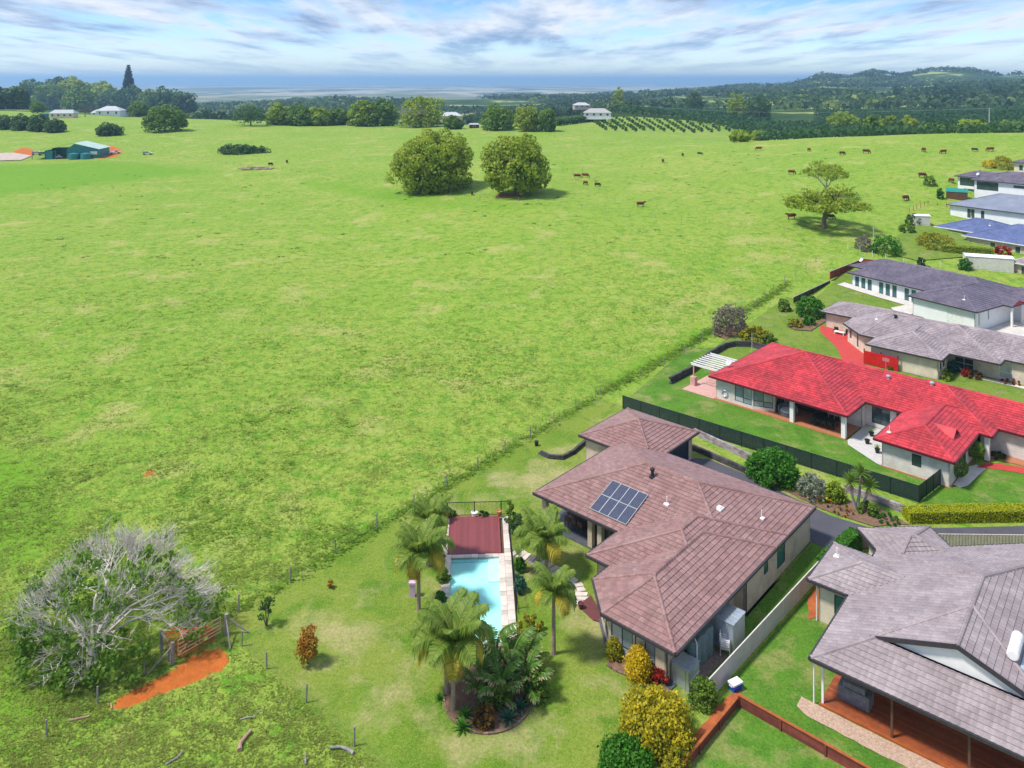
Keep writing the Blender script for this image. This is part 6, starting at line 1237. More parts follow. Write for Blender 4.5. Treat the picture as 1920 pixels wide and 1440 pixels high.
def palm(label, p, h, R_, nf, seed, yellow=0.15, trunkm=None, lean=(0, 0), skirt=0):
    r = random.Random(seed); t = thing('palm_tree', label, 'palm', p); top = Vector((lean[0], lean[1], h)); b_ = MB(); k = 12
    path = [Vector((lean[0]*f*f, lean[1]*f*f, -0.1+(h-0.35)*f)) for f in np.linspace(0, 1, k)]; b_.tube(path, [0.15-0.055*(i/k)+(0.008 if i % 2 else 0)+(0.05 if i == 0 else 0) for i in range(k)], 9); b_.build('trunk', trunkm or ptrunk, t)
    MB().tube([path[-1], top-Vector((0, 0, 0.1)), top+Vector((0, 0, 0.25))], [0.11, 0.10, 0.04], 8).build('crownshaft', shaft_m, t)
    for i in range(nf):
        ag = i*2.399+r.uniform(-.2, .2); f = i/nf; j = 0 if f < 0.3 else (1 if f < 0.68 else 2); c = 1 if (j == 2 and r.random() < yellow*2.2) else 0
        o = link('frond', FR[c][j], t, top-Vector((0, 0, 0.12*f)), (0, 0, ag), R_*1.12*r.uniform(0.85, 1.12))
    for i in range(skirt):
        link('dead_frond', FR[2][2], t, top-Vector((0, 0, 0.45)), (0, 1.15, r.uniform(3.6, 5.4)), R_*0.62)
    return t
palm('tall palm with pink bin at its trunk left of the pool', g(785, 1145), 3.75, 2.45, 17, 1, 0.25, skirt=1)
palm('palm partly hidden behind the left pool palm near the orange shrub', g(803, 1062), 3.3, 2.2, 14, 2, 0.15)
palm('left stem of the twin palm beside the stone path', g(1009, 1062), 2.2, 2.2, 13, 3, 0.3); palm('right stem of the twin palm beside the stone path', g(1024, 1078), 2.5, 2.0, 12, 4, 0.35)
palm('slender single palm on the lawn right of the pool', g(1038, 1226), 3.8, 1.75, 14, 5, 0.4); palm('big palm with orange dead fronds at the front of the garden bed', g(850, 1330), 3.7, 2.55, 18, 6, 0.3, skirt=3); palm('leaning palm crowded beside the big front palm', g(838, 1300), 3.4, 2.2, 13, 12, 0.2, lean=(-0.2, 0.3))
# round garden bed in front of the pool
bc = g(915, 1318); sheet('round_garden_bed', [(bc.x+2.55*math.cos(a)*(1.0), bc.y+0.6+2.75*math.sin(a)) for a in np.linspace(0, 2*math.pi, 26)[:-1]], mulch, 0.05, jitter=0.04)
block_wall('bed_edging', 'curved brown brick edging around the round garden bed', [(bc.x+2.6*math.cos(a), bc.y+0.6+2.8*math.sin(a)) for a in np.linspace(math.pi*0.95, math.pi*2.05, 26)], 1, 0.36, 0.09, 0.12, mat('edging_brick', (0.22, 0.14, 0.10), (0.16, 0.10, 0.08), 4.0, 0.9, tint=0.4), 0.02, cat='edging')
def paddle_mesh(L_, W_, seed, green, brown):
    """one big banana-like leaf on a stalk, split into ribs towards the edge; grows along +x and droops"""
    r = random.Random(seed); b_ = MB(); pts = []; p = Vector((0, 0, 0)); a = 1.25
    for k in range(15): pts.append(p.copy()); p = p+Vector((math.cos(a), 0, math.sin(a)))*L_/14; a -= (0.02 if k < 6 else 0.16)
    b_.tube(pts, [0.035*(1-0.7*k/14) for k in range(15)], 5, False, 0.6)
    for k in range(6, 14):
        for h_ in range(2):
            f = (k+h_*0.5-6)/8; q0 = pts[k].lerp(pts[k+1], h_*0.5); q1 = pts[k].lerp(pts[k+1], h_*0.5+0.46); w = W_*math.sin(math.pi*min(0.98, 0.12+0.86*f))**0.6
            for s_ in (-1, 1):
                ww = w*r.uniform(0.75, 1.05); dn = -ww*r.uniform(0.1, 0.6); e0 = q0+Vector((0.05, s_*ww*0.7, dn*0.6)); e1 = q1+Vector((0.05, s_*ww*0.7, dn*0.6)); t0 = q0+Vector((0.1, s_*ww, dn)); t1 = q1.lerp(q0, 0.35)+Vector((0.1, s_*ww, dn)); c = r.random()*0.5
                b_.add([q0, q1, e1, e0], [(0, 1, 2, 3)], c); b_.add([e0, e1, t1, t0], [(0, 1, 2, 3)], 1.0 if r.random() < brown else c)
    return b_.mesh('leaf', green)
bird_m = leaf_mat('leaf_giant', (0.055, 0.165, 0.026), (0.180, 0.310, 0.050), 0.42, 0.4, third=(0.55, 0.40, 0.28))
PD = [paddle_mesh(1.0, 0.17, 60+k, bird_m, br) for k, br in enumerate((0.05, 0.35, 0.7, 0.9))]
def paddles(label, p, n, L_, seed, brown=1, up=0.0):
    r = random.Random(seed); t = thing('giant_strelitzia', label, 'plant', p); MB().tube([(0, 0, -0.1), (0, 0, 0.5*L_*0.6)], [0.16, 0.1], 7).build('stem', bark, t)
    for i in range(n):
        f = i/n; link('leaf', PD[min(3, int(f*2+r.random()*brown))], t, (r.uniform(-.1, .1), r.uniform(-.1, .1), L_*0.18*(1-f)), (0, -0.25+0.75*f-up, i*2.399+r.uniform(-.3, .3)), L_*r.uniform(0.8, 1.15)*(1.1-0.25*f))
for i, (x, y, n, L_, br, lb) in enumerate([(930, 1255, 9, 2.5, 1, 'giant-leaved plant standing in front of the pool end'), (960, 1275, 10, 2.6, 2, 'giant-leaved plant with upright leaves right of the pool end'), (900, 1300, 11, 2.2, 2, 'drooping giant-leaved plant in the middle of the round bed'), (940, 1318, 12, 2.3, 3, 'brown-edged giant-leaved plant at the front of the round bed'), (985, 1305, 12, 2.2, 3, 'brown-edged giant-leaved plant at the right of the round bed'), (990, 1255, 9, 2.0, 2, 'giant-leaved plant at the right rear of the round bed')]): paddles(lb, g(x, y), n, L_, 70+i, br)
def spike_leaf(m, L_=1.0, w=0.12, thick=0.03, curve=0.35, flat=False):
    b_ = MB(); n = 6; pts = []; p = Vector((0, 0, 0)); a = curve
    for k in range(n+1):
        f = k/n; pts.append((Vector((L_*f, 0, L_*(curve*f-curve*1.1*f*f))), w*(0.55+0.9*f)*(1-f**2.2)+0.002))
    vs = []; fs = []
    for q, ww in pts: vs += [q+Vector((0, -ww, ww*0.35)), q-Vector((0, 0, thick*0.3)), q+Vector((0, ww, ww*0.35))]
    for k in range(n): fs += [(3*k, 3*k+1, 3*k+4, 3*k+3), (3*k+1, 3*k+2, 3*k+5, 3*k+4)]
    b_.add(vs, fs, 0.5); return b_
def rosette(name, label, p, L_, n, m, seed, w=0.10, cat='plant', parts=True, z=0.0, up=1.35, down=0.1):
    r = random.Random(seed); t = thing(name, label, cat, p); ms = []
    for k in range(3):
        b_ = spike_leaf(m, 1.0, w, curve=0.3+0.1*k); b_.t = [r.random()]*len(b_.t); b_.t = [0.15+0.35*k]*len(b_.t); ms.append(b_.mesh('leaf', m))
    for i in range(n): f = i/n; link('leaf', ms[i % 3], t, (0, 0, z), (0, -(up*(1-f)+down*f), i*2.399), L_*r.uniform(0.85, 1.1)*(0.7+0.3*f))
    return t
rosette('agave', 'blue-green agave at the front left of the round bed', g(867, 1368), 0.78, 30, LM['bright'], 1); rosette('agave', 'pale blue-green agave at the front right of the round bed', g(953, 1352), 0.85, 30, LM['teal'], 2); rosette('agave', 'small agave at the left rim of the round bed', g(824, 1312), 0.5, 24, LM['bright'], 3); rosette('agave', 'agave on the right side behind the bronze shrub', g(975, 1330), 0.8, 26, LM['teal'], 4); rosette('agave', 'large green agave left behind the front left one', g(872, 1345), 0.75, 26, LM['bright'], 5)
def shrub(name, label, p, W, H, m, seed, k=16, leaf=0.14, per=70, low=-0.25, cat='shrub', D=None, zb=0.05, stem=True, lr=None, spread=0.8):
    r = np.random.default_rng(seed); lb = lobes_dome(r, W, D or W, H-zb, zb, k, lr or min(W, H)*0.2, low, 0.14); t = thing(name, label, cat, p); link('foliage', crown_mesh('foliage', lb, LM[m], leaf, per, seed, spread=spread, shell=(0.5, 1.08)), t)
    if stem:
        b_ = MB()
        for j in range(4): q = lb[int(len(lb)*(j+0.5)/4)]; b_.tube([(0, 0, -0.1), (q[0]*0.4, q[1]*0.4, q[2]*0.5), (q[0]*0.8, q[1]*0.8, q[2])], [0.05, 0.035, 0.015], 5)
        b_.build('stem', bark, t)
    return t
def pshrub(name, label, x0, x1, ytop, ybase, m, seed, terrain=False, **kw):
    p = gt((x0+x1)/2, ybase) if terrain else g((x0+x1)/2, ybase); s_ = p.y/FPX; W = (x1-x0)*s_; p = p+Vector((0, W*0.3, 0)); s2 = p.y/FPX
    H = max(0.3, CAMZ-p.z-(ytop-HOR)*(p.y+W*0.25)/FPX)
    return shrub(name, label, p, W, min(H, kw.pop('hmax', 99)), m, seed, **kw)
pshrub('croton', 'bronze speckled shrub at the front of the round bed', 885, 930, 1318, 1370, 'bronze', 1, k=16, leaf=0.16); pshrub('variegated_shrub', 'cream-yellow variegated shrub at the right end of the pool', 968, 1018, 1150, 1195, 'ygreen', 2, k=14, leaf=0.2, hmax=1.7); pshrub('bed_shrub', 'dark green leafy shrub at the right rim of the round bed', 985, 1030, 1215, 1320, 'mid', 3, k=24, leaf=0.2, hmax=1.9); pshrub('bed_shrub', 'dark filler shrub in the centre of the round bed', 890, 960, 1240, 1330, 'mid', 4, k=24, leaf=0.22, hmax=1.3)
for i, (x0, x1, yt, yb, m, lb) in enumerate([(812, 838, 1105, 1140, 'bright', 'flowering shrub beside the pink bin and pool'), (815, 845, 1060, 1100, 'mid', 'leafy shrub at the left pool edge'), (800, 835, 1030, 1060, 'orange', 'orange-tipped shrub under the left palms'), (805, 842, 925, 990, 'orange', 'tall orange croton at the left corner of the deck'), (785, 815, 1000, 1040, 'mid', 'green shrub under the left palms'), (838, 856, 955, 975, 'bright', 'small green plant at the left end of the black bar fence'), (895, 918, 957, 975, 'dark', 'dark plant in the white pot at the deck end'), (945, 970, 935, 990, 'mid', 'tall narrow shrub at the right corner of the deck'), (955, 985, 960, 1010, 'dark', 'dark shrub behind the stone path start'), (962, 986, 1042, 1075, 'bright', 'bright leafy plant behind the pool side fence'), (962, 988, 1075, 1115, 'teal', 'blue-green leafy plant along the pool side fence')]):
    pshrub('pool_shrub', lb, x0, x1, yt, yb, m, 20+i, k=12, leaf=0.17, per=60, hmax=2.6)
# lawn and house-front shrubs
pshrub('young_tree', 'small orange-red leaved tree on the open lawn', 549, 597, 1170, 1255, 'orange', 40, k=16, leaf=0.17, per=60, hmax=2.2, zb=0.5); pshrub('young_shrub', 'tiny reddish shrub on the dry lawn', 612, 626, 1085, 1106, 'orange', 41, k=7, leaf=0.1, per=40, hmax=0.6); pshrub('sapling', 'thin dark sapling by the wire fence near the gate', 482, 512, 1115, 1180, 'dark', 42, k=8, leaf=0.16, per=40, hmax=2.0, zb=0.8)
pshrub('golden_shrub', 'round golden-yellow shrub against the front windows', 1172, 1228, 1205, 1285, 'yellow', 43, k=36, leaf=0.12, per=110, hmax=1.9, low=-0.5); pshrub('golden_shrub', 'smaller golden-green shrub at the bay window', 1136, 1171, 1190, 1240, 'ygreen', 44, k=24, leaf=0.12, per=90, hmax=1.5, low=-0.4); pshrub('cordyline', 'red-leaved shrub at the house corner beside the low steel shed', 1222, 1255, 1248, 1288, 'red', 45, k=10, leaf=0.2, per=40, hmax=1.1)
pshrub('golden_shrub', 'biggest golden shrub at the bottom beside the timber wall', 1170, 1310, 1280, 1420, 'goldgreen', 46, k=90, lr=0.5, leaf=0.17, per=120, hmax=3.0, low=-0.5); pshrub('leafy_shrub', 'green leafy shrub at the bottom edge left of the golden one', 1125, 1235, 1385, 1470, 'bright', 47, k=60, lr=0.42, leaf=0.17, per=110, hmax=2.1, low=-0.4); pshrub('creeper', 'dark olive creeper over the end of the mauve fence', 1295, 1352, 1262, 1335, 'mid', 48, k=26, leaf=0.14, per=80, hmax=1.5)
pshrub('golden_shrub', 'low green-gold shrub under the biggest golden one', 1235, 1300, 1380, 1450, 'ygreen', 49, k=36, leaf=0.15, per=90, hmax=1.6)
for i, (x, y, lb) in enumerate([(1150, 1262, 'pinkish rock'), ]): pass
block_wall('bed_edging', 'thin brown edging around the golden shrubs at the bay window', gp((1140, 1250), (1160, 1262), (1185, 1272), (1215, 1290), (1258, 1300)), 1, 0.36, 0.12, 0.12, bpy.data.materials['edging_brick'], 0.02, cat='edging')
sheet('window_garden_bed', gp((1138, 1235), (1140, 1250), (1160, 1262), (1185, 1272), (1215, 1290), (1258, 1300), (1262, 1285), (1240, 1265), (1170, 1228)), mulch, 0.045, jitter=0.04)
# drive-side garden
pshrub('camellia', 'large dark green bush with pale flowers by the drive', 1408, 1508, 838, 915, 'bright', 50, k=70, lr=0.6, leaf=0.24, per=100, hmax=3.3, low=-0.45); pshrub('silver_shrub', 'silvery twiggy shrub right of the large dark bush', 1500, 1560, 885, 940, 'grey', 51, k=30, leaf=0.2, per=60, hmax=2.0); pshrub('leafy_shrub', 'light green shrub left of the yucca', 1548, 1592, 900, 945, 'lime', 52, k=22, leaf=0.2, hmax=1.6); pshrub('golden_shrub', 'small yellow plant at the drive garden edge', 1538, 1560, 925, 945, 'yellow', 53, k=10, leaf=0.15, hmax=0.7)
pshrub('leafy_shrub', 'low dark plant at the foot of the yucca', 1612, 1652, 938, 968, 'mid', 54, k=14, leaf=0.2, hmax=0.9); pshrub('leafy_shrub', 'bright green clump at the end of the long hedge', 1650, 1690, 960, 985, 'bright', 55, k=14, leaf=0.18, hmax=0.9); pshrub('ground_plant', 'low green plants below the silvery shrub', 1545, 1600, 940, 958, 'bright', 56, k=12, leaf=0.16, hmax=0.5); pshrub('ground_plant', 'orange-flowered low plants beside the yucca', 1570, 1605, 950, 968, 'orange', 57, k=10, leaf=0.14, hmax=0.4)
yc = thing('yucca', 'three-headed yucca with dead skirts beside the drive', 'plant', g(1606, 955)); ym = leaf_mat('leaf_yucca', (0.09, 0.19, 0.016), (0.22, 0.33, 0.04), 0.35); r_ = random.Random(4)
sm_ = spike_leaf(ym, 1.0, 0.055, curve=0.2).mesh('leaf', ym); dm_ = spike_leaf(LM['dry'], 1.0, 0.035, curve=0.2).mesh('dead_leaf', LM['dry'])
for hx, hy, hz in ((-0.5, 0.0, 2.35), (0.45, 0.25, 3.0), (1.0, -0.15, 2.0)):
    MB().tube([(0.05*hx, 0, -0.1), (hx*0.7, hy*0.5, hz*0.45), (hx, hy, hz)], [0.16, 0.11, 0.09], 8).build('trunk', barkp, yc)
    for i in range(70): f = i/70; link('leaf', sm_, yc, (hx, hy, hz-0.1*f), (0, -(1.4-1.75*f), i*2.399), r_.uniform(0.75, 1.0))
    for i in range(16): link('dead_leaf', dm_, yc, (hx, hy, hz-0.15), (0, r_.uniform(0.7, 1.3), i*2.399), 0.8)
def hedge(label, a, b, w, h, m, seed, n=2600, leaf=0.1):
    a = Vector(a); b = Vector(b); l = (b-a).length; t = thing('hedge', label, 'hedge', a, math.atan2(b.y-a.y, b.x-a.x)); r = np.random.default_rng(seed); Ps, Ns = [], []
    for (fr, mk, nr) in ((0.40, lambda k: np.stack([r.uniform(0, l, k), r.uniform(-w/2, w/2, k), np.full(k, h)], 1), (0, 0, 1)), (0.28, lambda k: np.stack([r.uniform(0, l, k), np.full(k, -w/2), r.uniform(0, h, k)], 1), (0, -1, 0)), (0.2, lambda k: np.stack([r.uniform(0, l, k), np.full(k, w/2), r.uniform(0, h, k)], 1), (0, 1, 0)), (0.06, lambda k: np.stack([np.zeros(k), r.uniform(-w/2, w/2, k), r.uniform(0, h, k)], 1), (-1, 0, 0)), (0.06, lambda k: np.stack([np.full(k, l), r.uniform(-w/2, w/2, k), r.uniform(0, h, k)], 1), (1, 0, 0))):
        k = int(n*fr); q = mk(k); q = q+np.array(nr)*(0.06*fbm(q[:, 0]*1.0, q[:, 1]+q[:, 2], 0.8, seed))[:, None]+r.normal(0, 0.02, (k, 3)); Ps.append(q); Ns.append(np.tile(np.array(nr, float), (k, 1)))
    Ps = np.concatenate(Ps); V, F = leafquads(Ps, np.concatenate(Ns), leaf, r, spread=0.45); link('foliage', np_mesh('foliage', V, F, LM[m], r.uniform(0, 1, len(F))), t); MB().box(0.06, l-0.06, -w/2+0.05, w/2-0.05, 0, h-0.06).build('branches', bpy.data.materials['leaf_dark_green'], t)
hedge('long clipped yellow-green hedge along the drive', g(1707, 984)+Vector((0, 0.7, 0)), g(2000, 979)+Vector((0, 0.7, 0)), 1.3, 0.9, 'hedge', 1, 14000, 0.10)
hedge('leafy green hedge between drive and mauve fence', mloc(16.6, -2.35), mloc(22.2, -2.75), 0.9, 1.5, 'bright', 2, 5000, 0.16); hedge('dark clipped hedge below the blue house', gt(1765, 472), gt(1862, 482), 1.6, 1.3, 'fig', 3, 2600, 0.25)
def ball(label, p, R_, stem, m, seed):
    t = thing('topiary_ball', label, 'shrub', p); r = np.random.default_rng(seed); n = 2200; d = r.normal(0, 1, (n, 3)); d /= np.linalg.norm(d, axis=1)[:, None]; V, F = leafquads(d*R_*r.uniform(0.93, 1.03, (n, 1))+np.array([0, 0, stem+R_]), d, 0.13, r, spread=0.5); link('foliage', np_mesh('foliage', V, F, LM[m], r.uniform(0, 1, n)), t); MB().tube([(0, 0, -0.05), (0, 0, stem+R_)], 0.05, 6).build('stem', bark, t)
ball('clipped ball shrub at the corner of the red wing, nearer the camera', g(1801, 905)+Vector((0, 0.5, 0)), 0.85, 0.35, 'mid', 1); ball('clipped ball shrub by the red-house entrance, farther one', g(1836, 876)+Vector((0, 0.6, 0)), 0.78, 0.6, 'mid', 2)
sheet('topiary_bed', gp((1776, 905), (1800, 916), (1815, 912), (1848, 880), (1830, 872), (1790, 885)), M['concrete'], 0.08); sheet('entry_path', gp((1830, 878), (1850, 868), (1920, 878), (1970, 890), (1970, 900), (1900, 886), (1860, 880)), M['red_paving'], 0.085)
# gardens of the houses behind
for i, (x0, x1, yt, yb, m, lb, ter) in enumerate([(1336, 1412, 565, 632, 'pink', 'large grey-pink shrub on the paddock boundary', 1), (1392, 1455, 610, 648, 'ygreen', 'cream-flowered shrub above the curved wall', 1), (1430, 1462, 625, 652, 'mid', 'green shrub right of the cream-flowered one', 1), (1497, 1553, 552, 598, 'bright', 'rounded green tree beside the mushroom-grey roof', 1), (1480, 1508, 596, 616, 'ygreen', 'yellow shrub in the courtyard garden', 1), (1506, 1534, 592, 612, 'bright', 'clipped green shrub in the courtyard garden', 1), (1460, 1485, 560, 585, 'mid', 'thin green bush at the paddock corner', 1), (1605, 1642, 438, 472, 'pink', 'cream flowering shrub by the white mesh fence', 1), (1642, 1700, 440, 480, 'bright', 'dark green rounded bush by the white mesh fence', 1), (1730, 1800, 432, 470, 'ygreen', 'golden-green tree in front of the blue roof', 1), (1690, 1722, 418, 438, 'mid', 'low bush beside the small cream shed', 1), (1735, 1760, 330, 350, 'mid', 'small bush behind the teal-roofed shed', 1), (1758, 1772, 352, 374, 'bright', 'small green tree left of the teal-roofed shed', 1), (1866, 1908, 292, 318, 'ygreen', 'yellow-green bushes at the top right house', 1), (1845, 1872, 300, 316, 'yellow', 'golden bush left of the top right house', 1), (1800, 1826, 485, 508, 'bright', 'round green bush at the end of the long cream shed', 1), (1870, 1902, 459, 480, 'red', 'crimson bush against the pink brick wall', 1), (1700, 1730, 400, 424, 'dark', 'dark bush behind the small cream shed', 1), (1756, 1792, 690, 714, 'lime', 'clipped bright green bush at the cream brick corner', 0), (1778, 1804, 675, 700, 'teal', 'dark blue-green bush beside the corner window', 0), (1806, 1824, 690, 708, 'red', 'red flowering plant below the cream wall', 0), (1818, 1846, 692, 712, 'bronze', 'bronze shrub below the cream wall', 0), (1885, 1920, 708, 722, 'red', 'low crimson plants along the cream wall', 0), (1864, 1890, 845, 862, 'dark', 'small clipped dark bush by the white brick wall', 0), (1664, 1684, 680, 695, 'mid', 'small green plant in front of the red screen', 0), (1722, 1736, 482, 500, 'dark', 'dark shrub under the hedge at the mesh fence', 1)]):
    pshrub('garden_shrub', lb, x0, x1, yt, yb, m, 400+i, terrain=bool(ter), k=16 if x1-x0 < 40 else 34, leaf=0.2 if ter == 0 else 0.3, per=60, hmax=5.0)
for i, (u, v, L_, lb) in enumerate([(16.6, 2.9, 0.7, 'arching green plant in the pot nearest the verandah'), (18.3, -0.4, 0.7, 'spiky plant in the pot near the red wing')]): rosette('potted_plant', lb, rl(u, v, 0.46), L_, 20, LM['mid'], 90+i, 0.05)
sheet('courtyard_bed', [gt(*p)[:2] for p in ((1475, 612), (1500, 598), (1535, 605), (1545, 590), (1555, 600), (1520, 622), (1490, 620))], mulch, 0.16, jitter=0.05)
sheet('tree_bed', gp((1340, 632), (1362, 640), (1395, 625), (1375, 612)), mulch, 0.1)
# ---------------------------------------------------------------- farm buildings, animals, grass, haze
teal = mat('shed_teal', (0.030, 0.20, 0.215), (0.025, 0.16, 0.18), 0.5, 0.5); tealr = mat('shed_roof_pale_green', (0.42, 0.55, 0.50), (0.36, 0.48, 0.44), 0.3, 0.45)
a = gt(84, 299); s_ = a.y/FPX; fs = thing('farm_shed', 'teal sheet-metal farm shed with pale gabled roof on the left paddock', 'shed', a, 0.12)
Wd = 95*s_; Dp = 13.0; hh = 4.4; ap = 7.2
b_ = MB(); b_.prism([(9.2, 0), (Wd, 0), (Wd, Dp), (0, Dp), (0, 7), (9.2, 7)], -0.3, hh)
b_.add([(9.2, 0, hh), (Wd, 0, hh), (Wd*0.55, 0, ap-0.3)], [(0, 1, 2)]); b_.build('wall', teal, fs)
b_ = MB(); 
for sgn, x0, x1 in ((0, -5.5, Wd*0.55), (1, Wd*0.55, Wd+0.5)):
    n = 9
    for k in range(n):
        y0, y1 = -0.5+(Dp+1)*k/n, -0.5+(Dp+1)*(k+1)/n-0.02; za, zb_ = (hh-0.7, ap) if not sgn else (ap, hh-0.05); b_.add([(x0, y0, za), (x1, y0, zb_), (x1, y1, zb_), (x0, y1, za), (x0, y0, za+0.06), (x1, y0, zb_+0.06), (x1, y1, zb_+0.06), (x0, y1, za+0.06)], [(0, 3, 2, 1), (4, 5, 6, 7), (0, 1, 5, 4), (2, 3, 7, 6), (1, 2, 6, 5), (3, 0, 4, 7)])
b_.build('roof', tealr, fs)
for x in (-5.2, 0.2, 4.6): MB().box(x-0.1, x+0.1, -0.3, -0.1, -0.3, hh-0.5).build('post', teal, fs)
MB().box(0.1, 3.2, -0.02, 6.9, -0.2, hh-0.4).build('bay_wall', teal, fs); MB().box(Wd*0.85, Wd*0.98, -0.05, -0.01, 2.0, 3.4).build('window', M['white'], fs)
for k, x in enumerate((13.2, 18.2)):
    t = thing('rain_tank', 'round teal rain tank %s the farm shed wall' % ('left of two against' if k == 0 else 'right of two against'), 'water tank', fs.matrix_basis @ Vector((x, -2.3, 0)))
    MB().lathe([(2.1, -0.3), (2.1, 2.6), (2.15, 2.62), (0.25, 3.1)], 20).build('body', teal, t); MB().lathe([(0.3, 3.08), (0.3, 3.2), (0.05, 3.22)], 10).build('lid', M['black'], t)
def vehicle(label, p, rz, m, kind='ute', cat='car'):
    t = thing('parked_'+('ute' if kind == 'ute' else 'car'), label, cat, p, rz); prof = [(-2.4, 0.45), (-2.4, 0.95), (-0.4, 1.0), (-0.2, 1.65), (0.9, 1.68), (1.35, 1.05), (2.35, 0.9), (2.4, 0.45)] if kind == 'ute' else [(-2.3, 0.4), (-2.3, 0.95), (-2.1, 1.6), (0.6, 1.62), (1.2, 1.0), (2.2, 0.85), (2.25, 0.4)]
    n = len(prof); b_ = MB(); b_.add([(x, -0.85, z) for x, z in prof]+[(x, 0.85, z) for x, z in prof], [tuple(range(n)), tuple(range(n, 2*n))[::-1]]+[(i, n+i, n+(i+1) % n, (i+1) % n) for i in range(n)]); b_.build('body', m, t)
    b_ = MB(); x0, x1 = (-0.2, 1.1) if kind == 'ute' else (-1.9, 0.8)
    for y in (-0.86, 0.86): b_.add([(x0, y, 1.05), (x1, y, 1.05), (x1-0.35, y, 1.55), (x0+0.1, y, 1.55)], [(0, 1, 2, 3)])
    b_.build('side_window', M['glass'], t); wm_ = MB().tube([(0, -0.12, 0), (0, 0.12, 0)], 0.36, 12).mesh('wheel', M['black'])
    for x in (-1.45, 1.45):
        for y in (-0.78, 0.78): link('wheel', wm_, t, (x, y, 0.36))
carw = mat('car_white', (0.72, 0.72, 0.72), rough=0.3); carg = mat('car_grey', (0.25, 0.27, 0.30), rough=0.3)
gz_ = lambda x, y: gt(x, y)+Vector((0, 0, 0.02))
for k, (x, y, m, kd, lb, rz) in enumerate([(107, 297, carw, 'ute', 'white ute parked in the open bay of the farm shed', 0.1), (70, 290, carw, 'car', 'white car at the left end of the farm shed', 0.4), (82, 291, carg, 'car', 'grey car second from the left end of the farm shed', 0.5), (188, 291, carg, 'car', 'grey car right beside the farm shed', -0.3), (203, 289, carw, 'car', 'white car at the right of the farm shed on red earth', 0.3), (216, 288, carw, 'ute', 'white ute farthest right on the red earth', 0.5), (277, 290, mat('car_cream_green', (0.55, 0.62, 0.45), rough=0.4), 'car', 'pale green vehicle alone in the grass right of the shed', 0.1)]): vehicle(lb, gz_(x, y), rz, m, kd)
sheet('gravel_yard', [gt(*p)[:2] for p in ((-60, 290), (25, 287), (60, 293), (40, 301), (-60, 303))], mat('gravel_pale', (0.45, 0.37, 0.32), (0.38, 0.30, 0.26), 0.5, 0.9), 0.3, jitter=0.4)
# white farmhouse with its outbuildings, and the far houses
def far_house(name, label, p, w, d, h, rm, wm, rz=0.1, hip=0.45, wins=3):
    t = thing(name, label, 'house', p, rz); 
    b_ = MB(); b_.box(-w/2, w/2, -d/2, d/2, -1.5, h); b_.build('wall', wm, t); rr = w/2-d*hip; b_ = MB(); z1 = h+d*0.30
    b_.add([(-w/2-.5, -d/2-.5, h), (w/2+.5, -d/2-.5, h), (w/2+.5, d/2+.5, h), (-w/2-.5, d/2+.5, h), (-max(rr, 0.3), 0, z1), (max(rr, 0.3), 0, z1)], [(0, 1, 5, 4), (1, 2, 5), (2, 3, 4, 5), (3, 0, 4), (0, 3, 2, 1)]); b_.build('roof', rm, t)
    for k in range(wins):
        x = -w/2+w*(k+0.5)/wins; wo_ = MB().box(x-0.8, x+0.8, -d/2-0.04, -d/2-0.003, h*0.35, h*0.85).build('window', M['frame_white'], t); MB().box(x-0.7, x+0.7, -d/2-0.06, -d/2-0.041, h*0.38, h*0.82).build('pane', M['glass'], wo_)
    return t
wr_ = mat('roof_white_iron', (0.44, 0.46, 0.48), (0.38, 0.40, 0.42), 0.3, 0.5); gr_ = mat('roof_grey_iron', (0.40, 0.43, 0.43), rough=0.5)
p = gt(208, 217); s_ = p.y/FPX; far_house('farmhouse', 'white farmhouse with tall pale hip roof under the dark pine', p, 44*s_, 12, 10*s_, wr_, M['wall_render'], 0.1, 0.5)
p = gt(186, 216); far_house('lean_to', 'low white wing left of the white farmhouse', p, 22*s_, 8, 5*s_, wr_, M['wall_render'], 0.1, 0.3, 2)
p = gt(120, 221); far_house('cottage', 'long low cottage with pale grey roof left of the farmhouse', p, 42*p.y/FPX, 8, 9*p.y/FPX, gr_, M['wall_pale'], 0.1, 0.2, 4)
p = gt(84, 221); t = thing('rain_tank', 'teal tank beside the low grey cottage', 'water tank', p); MB().lathe([(2.6, -0.3), (2.6, 3.0), (0.3, 3.5)], 16).build('body', teal, t); MB().lathe([(0.3, 3.45), (0.3, 3.6), (0.05, 3.62)], 8).build('lid', M['black'], t)
q = gt(160, 219); limb_tree('bare_tree', 'bare dark tree between cottage and farmhouse', q, 36*q.y/FPX, 24*q.y/FPX, LM['grey'], 31, bark, per=2, nl=5, bare=0.95, levels=4, leaf=0.6, tr=0.35)
def valley_house(name, label, x, ytop, Yd, w, d, h, rm, wm, **kw):
    X = (x-960)/FPX*Yd; z = CAMZ-(ytop-HOR)*Yd/FPX-h-d*0.30; return far_house(name, label, (X, Yd, z), w, d, h, rm, wm, **kw)
valley_house('far_house', 'white-roofed house with red wall right of the crest trees', 846, 210, 560, 15, 9, 3.0, wr_, M['wall_pink'], rz=-0.1)
valley_house('far_house', 'pale-roofed house above the hillside orchard', 1120, 203, 560, 19, 10, 3.2, mat('roof_pale_grey', (0.38, 0.36, 0.36), rough=0.6), M['wall_render'], rz=-0.1, wins=4)
valley_house('far_house', 'small tan house left above the orchard house', 1090, 192, 700, 14, 8, 2.5, wr_, M['wall_pink'])
t = gt(889, 240); far_house('field_shed', 'tiny dark shed left of the lone crest tree', t, 6, 3, 2.2, gr_, M['wood_brown'], 0.1, 0.2, 1)
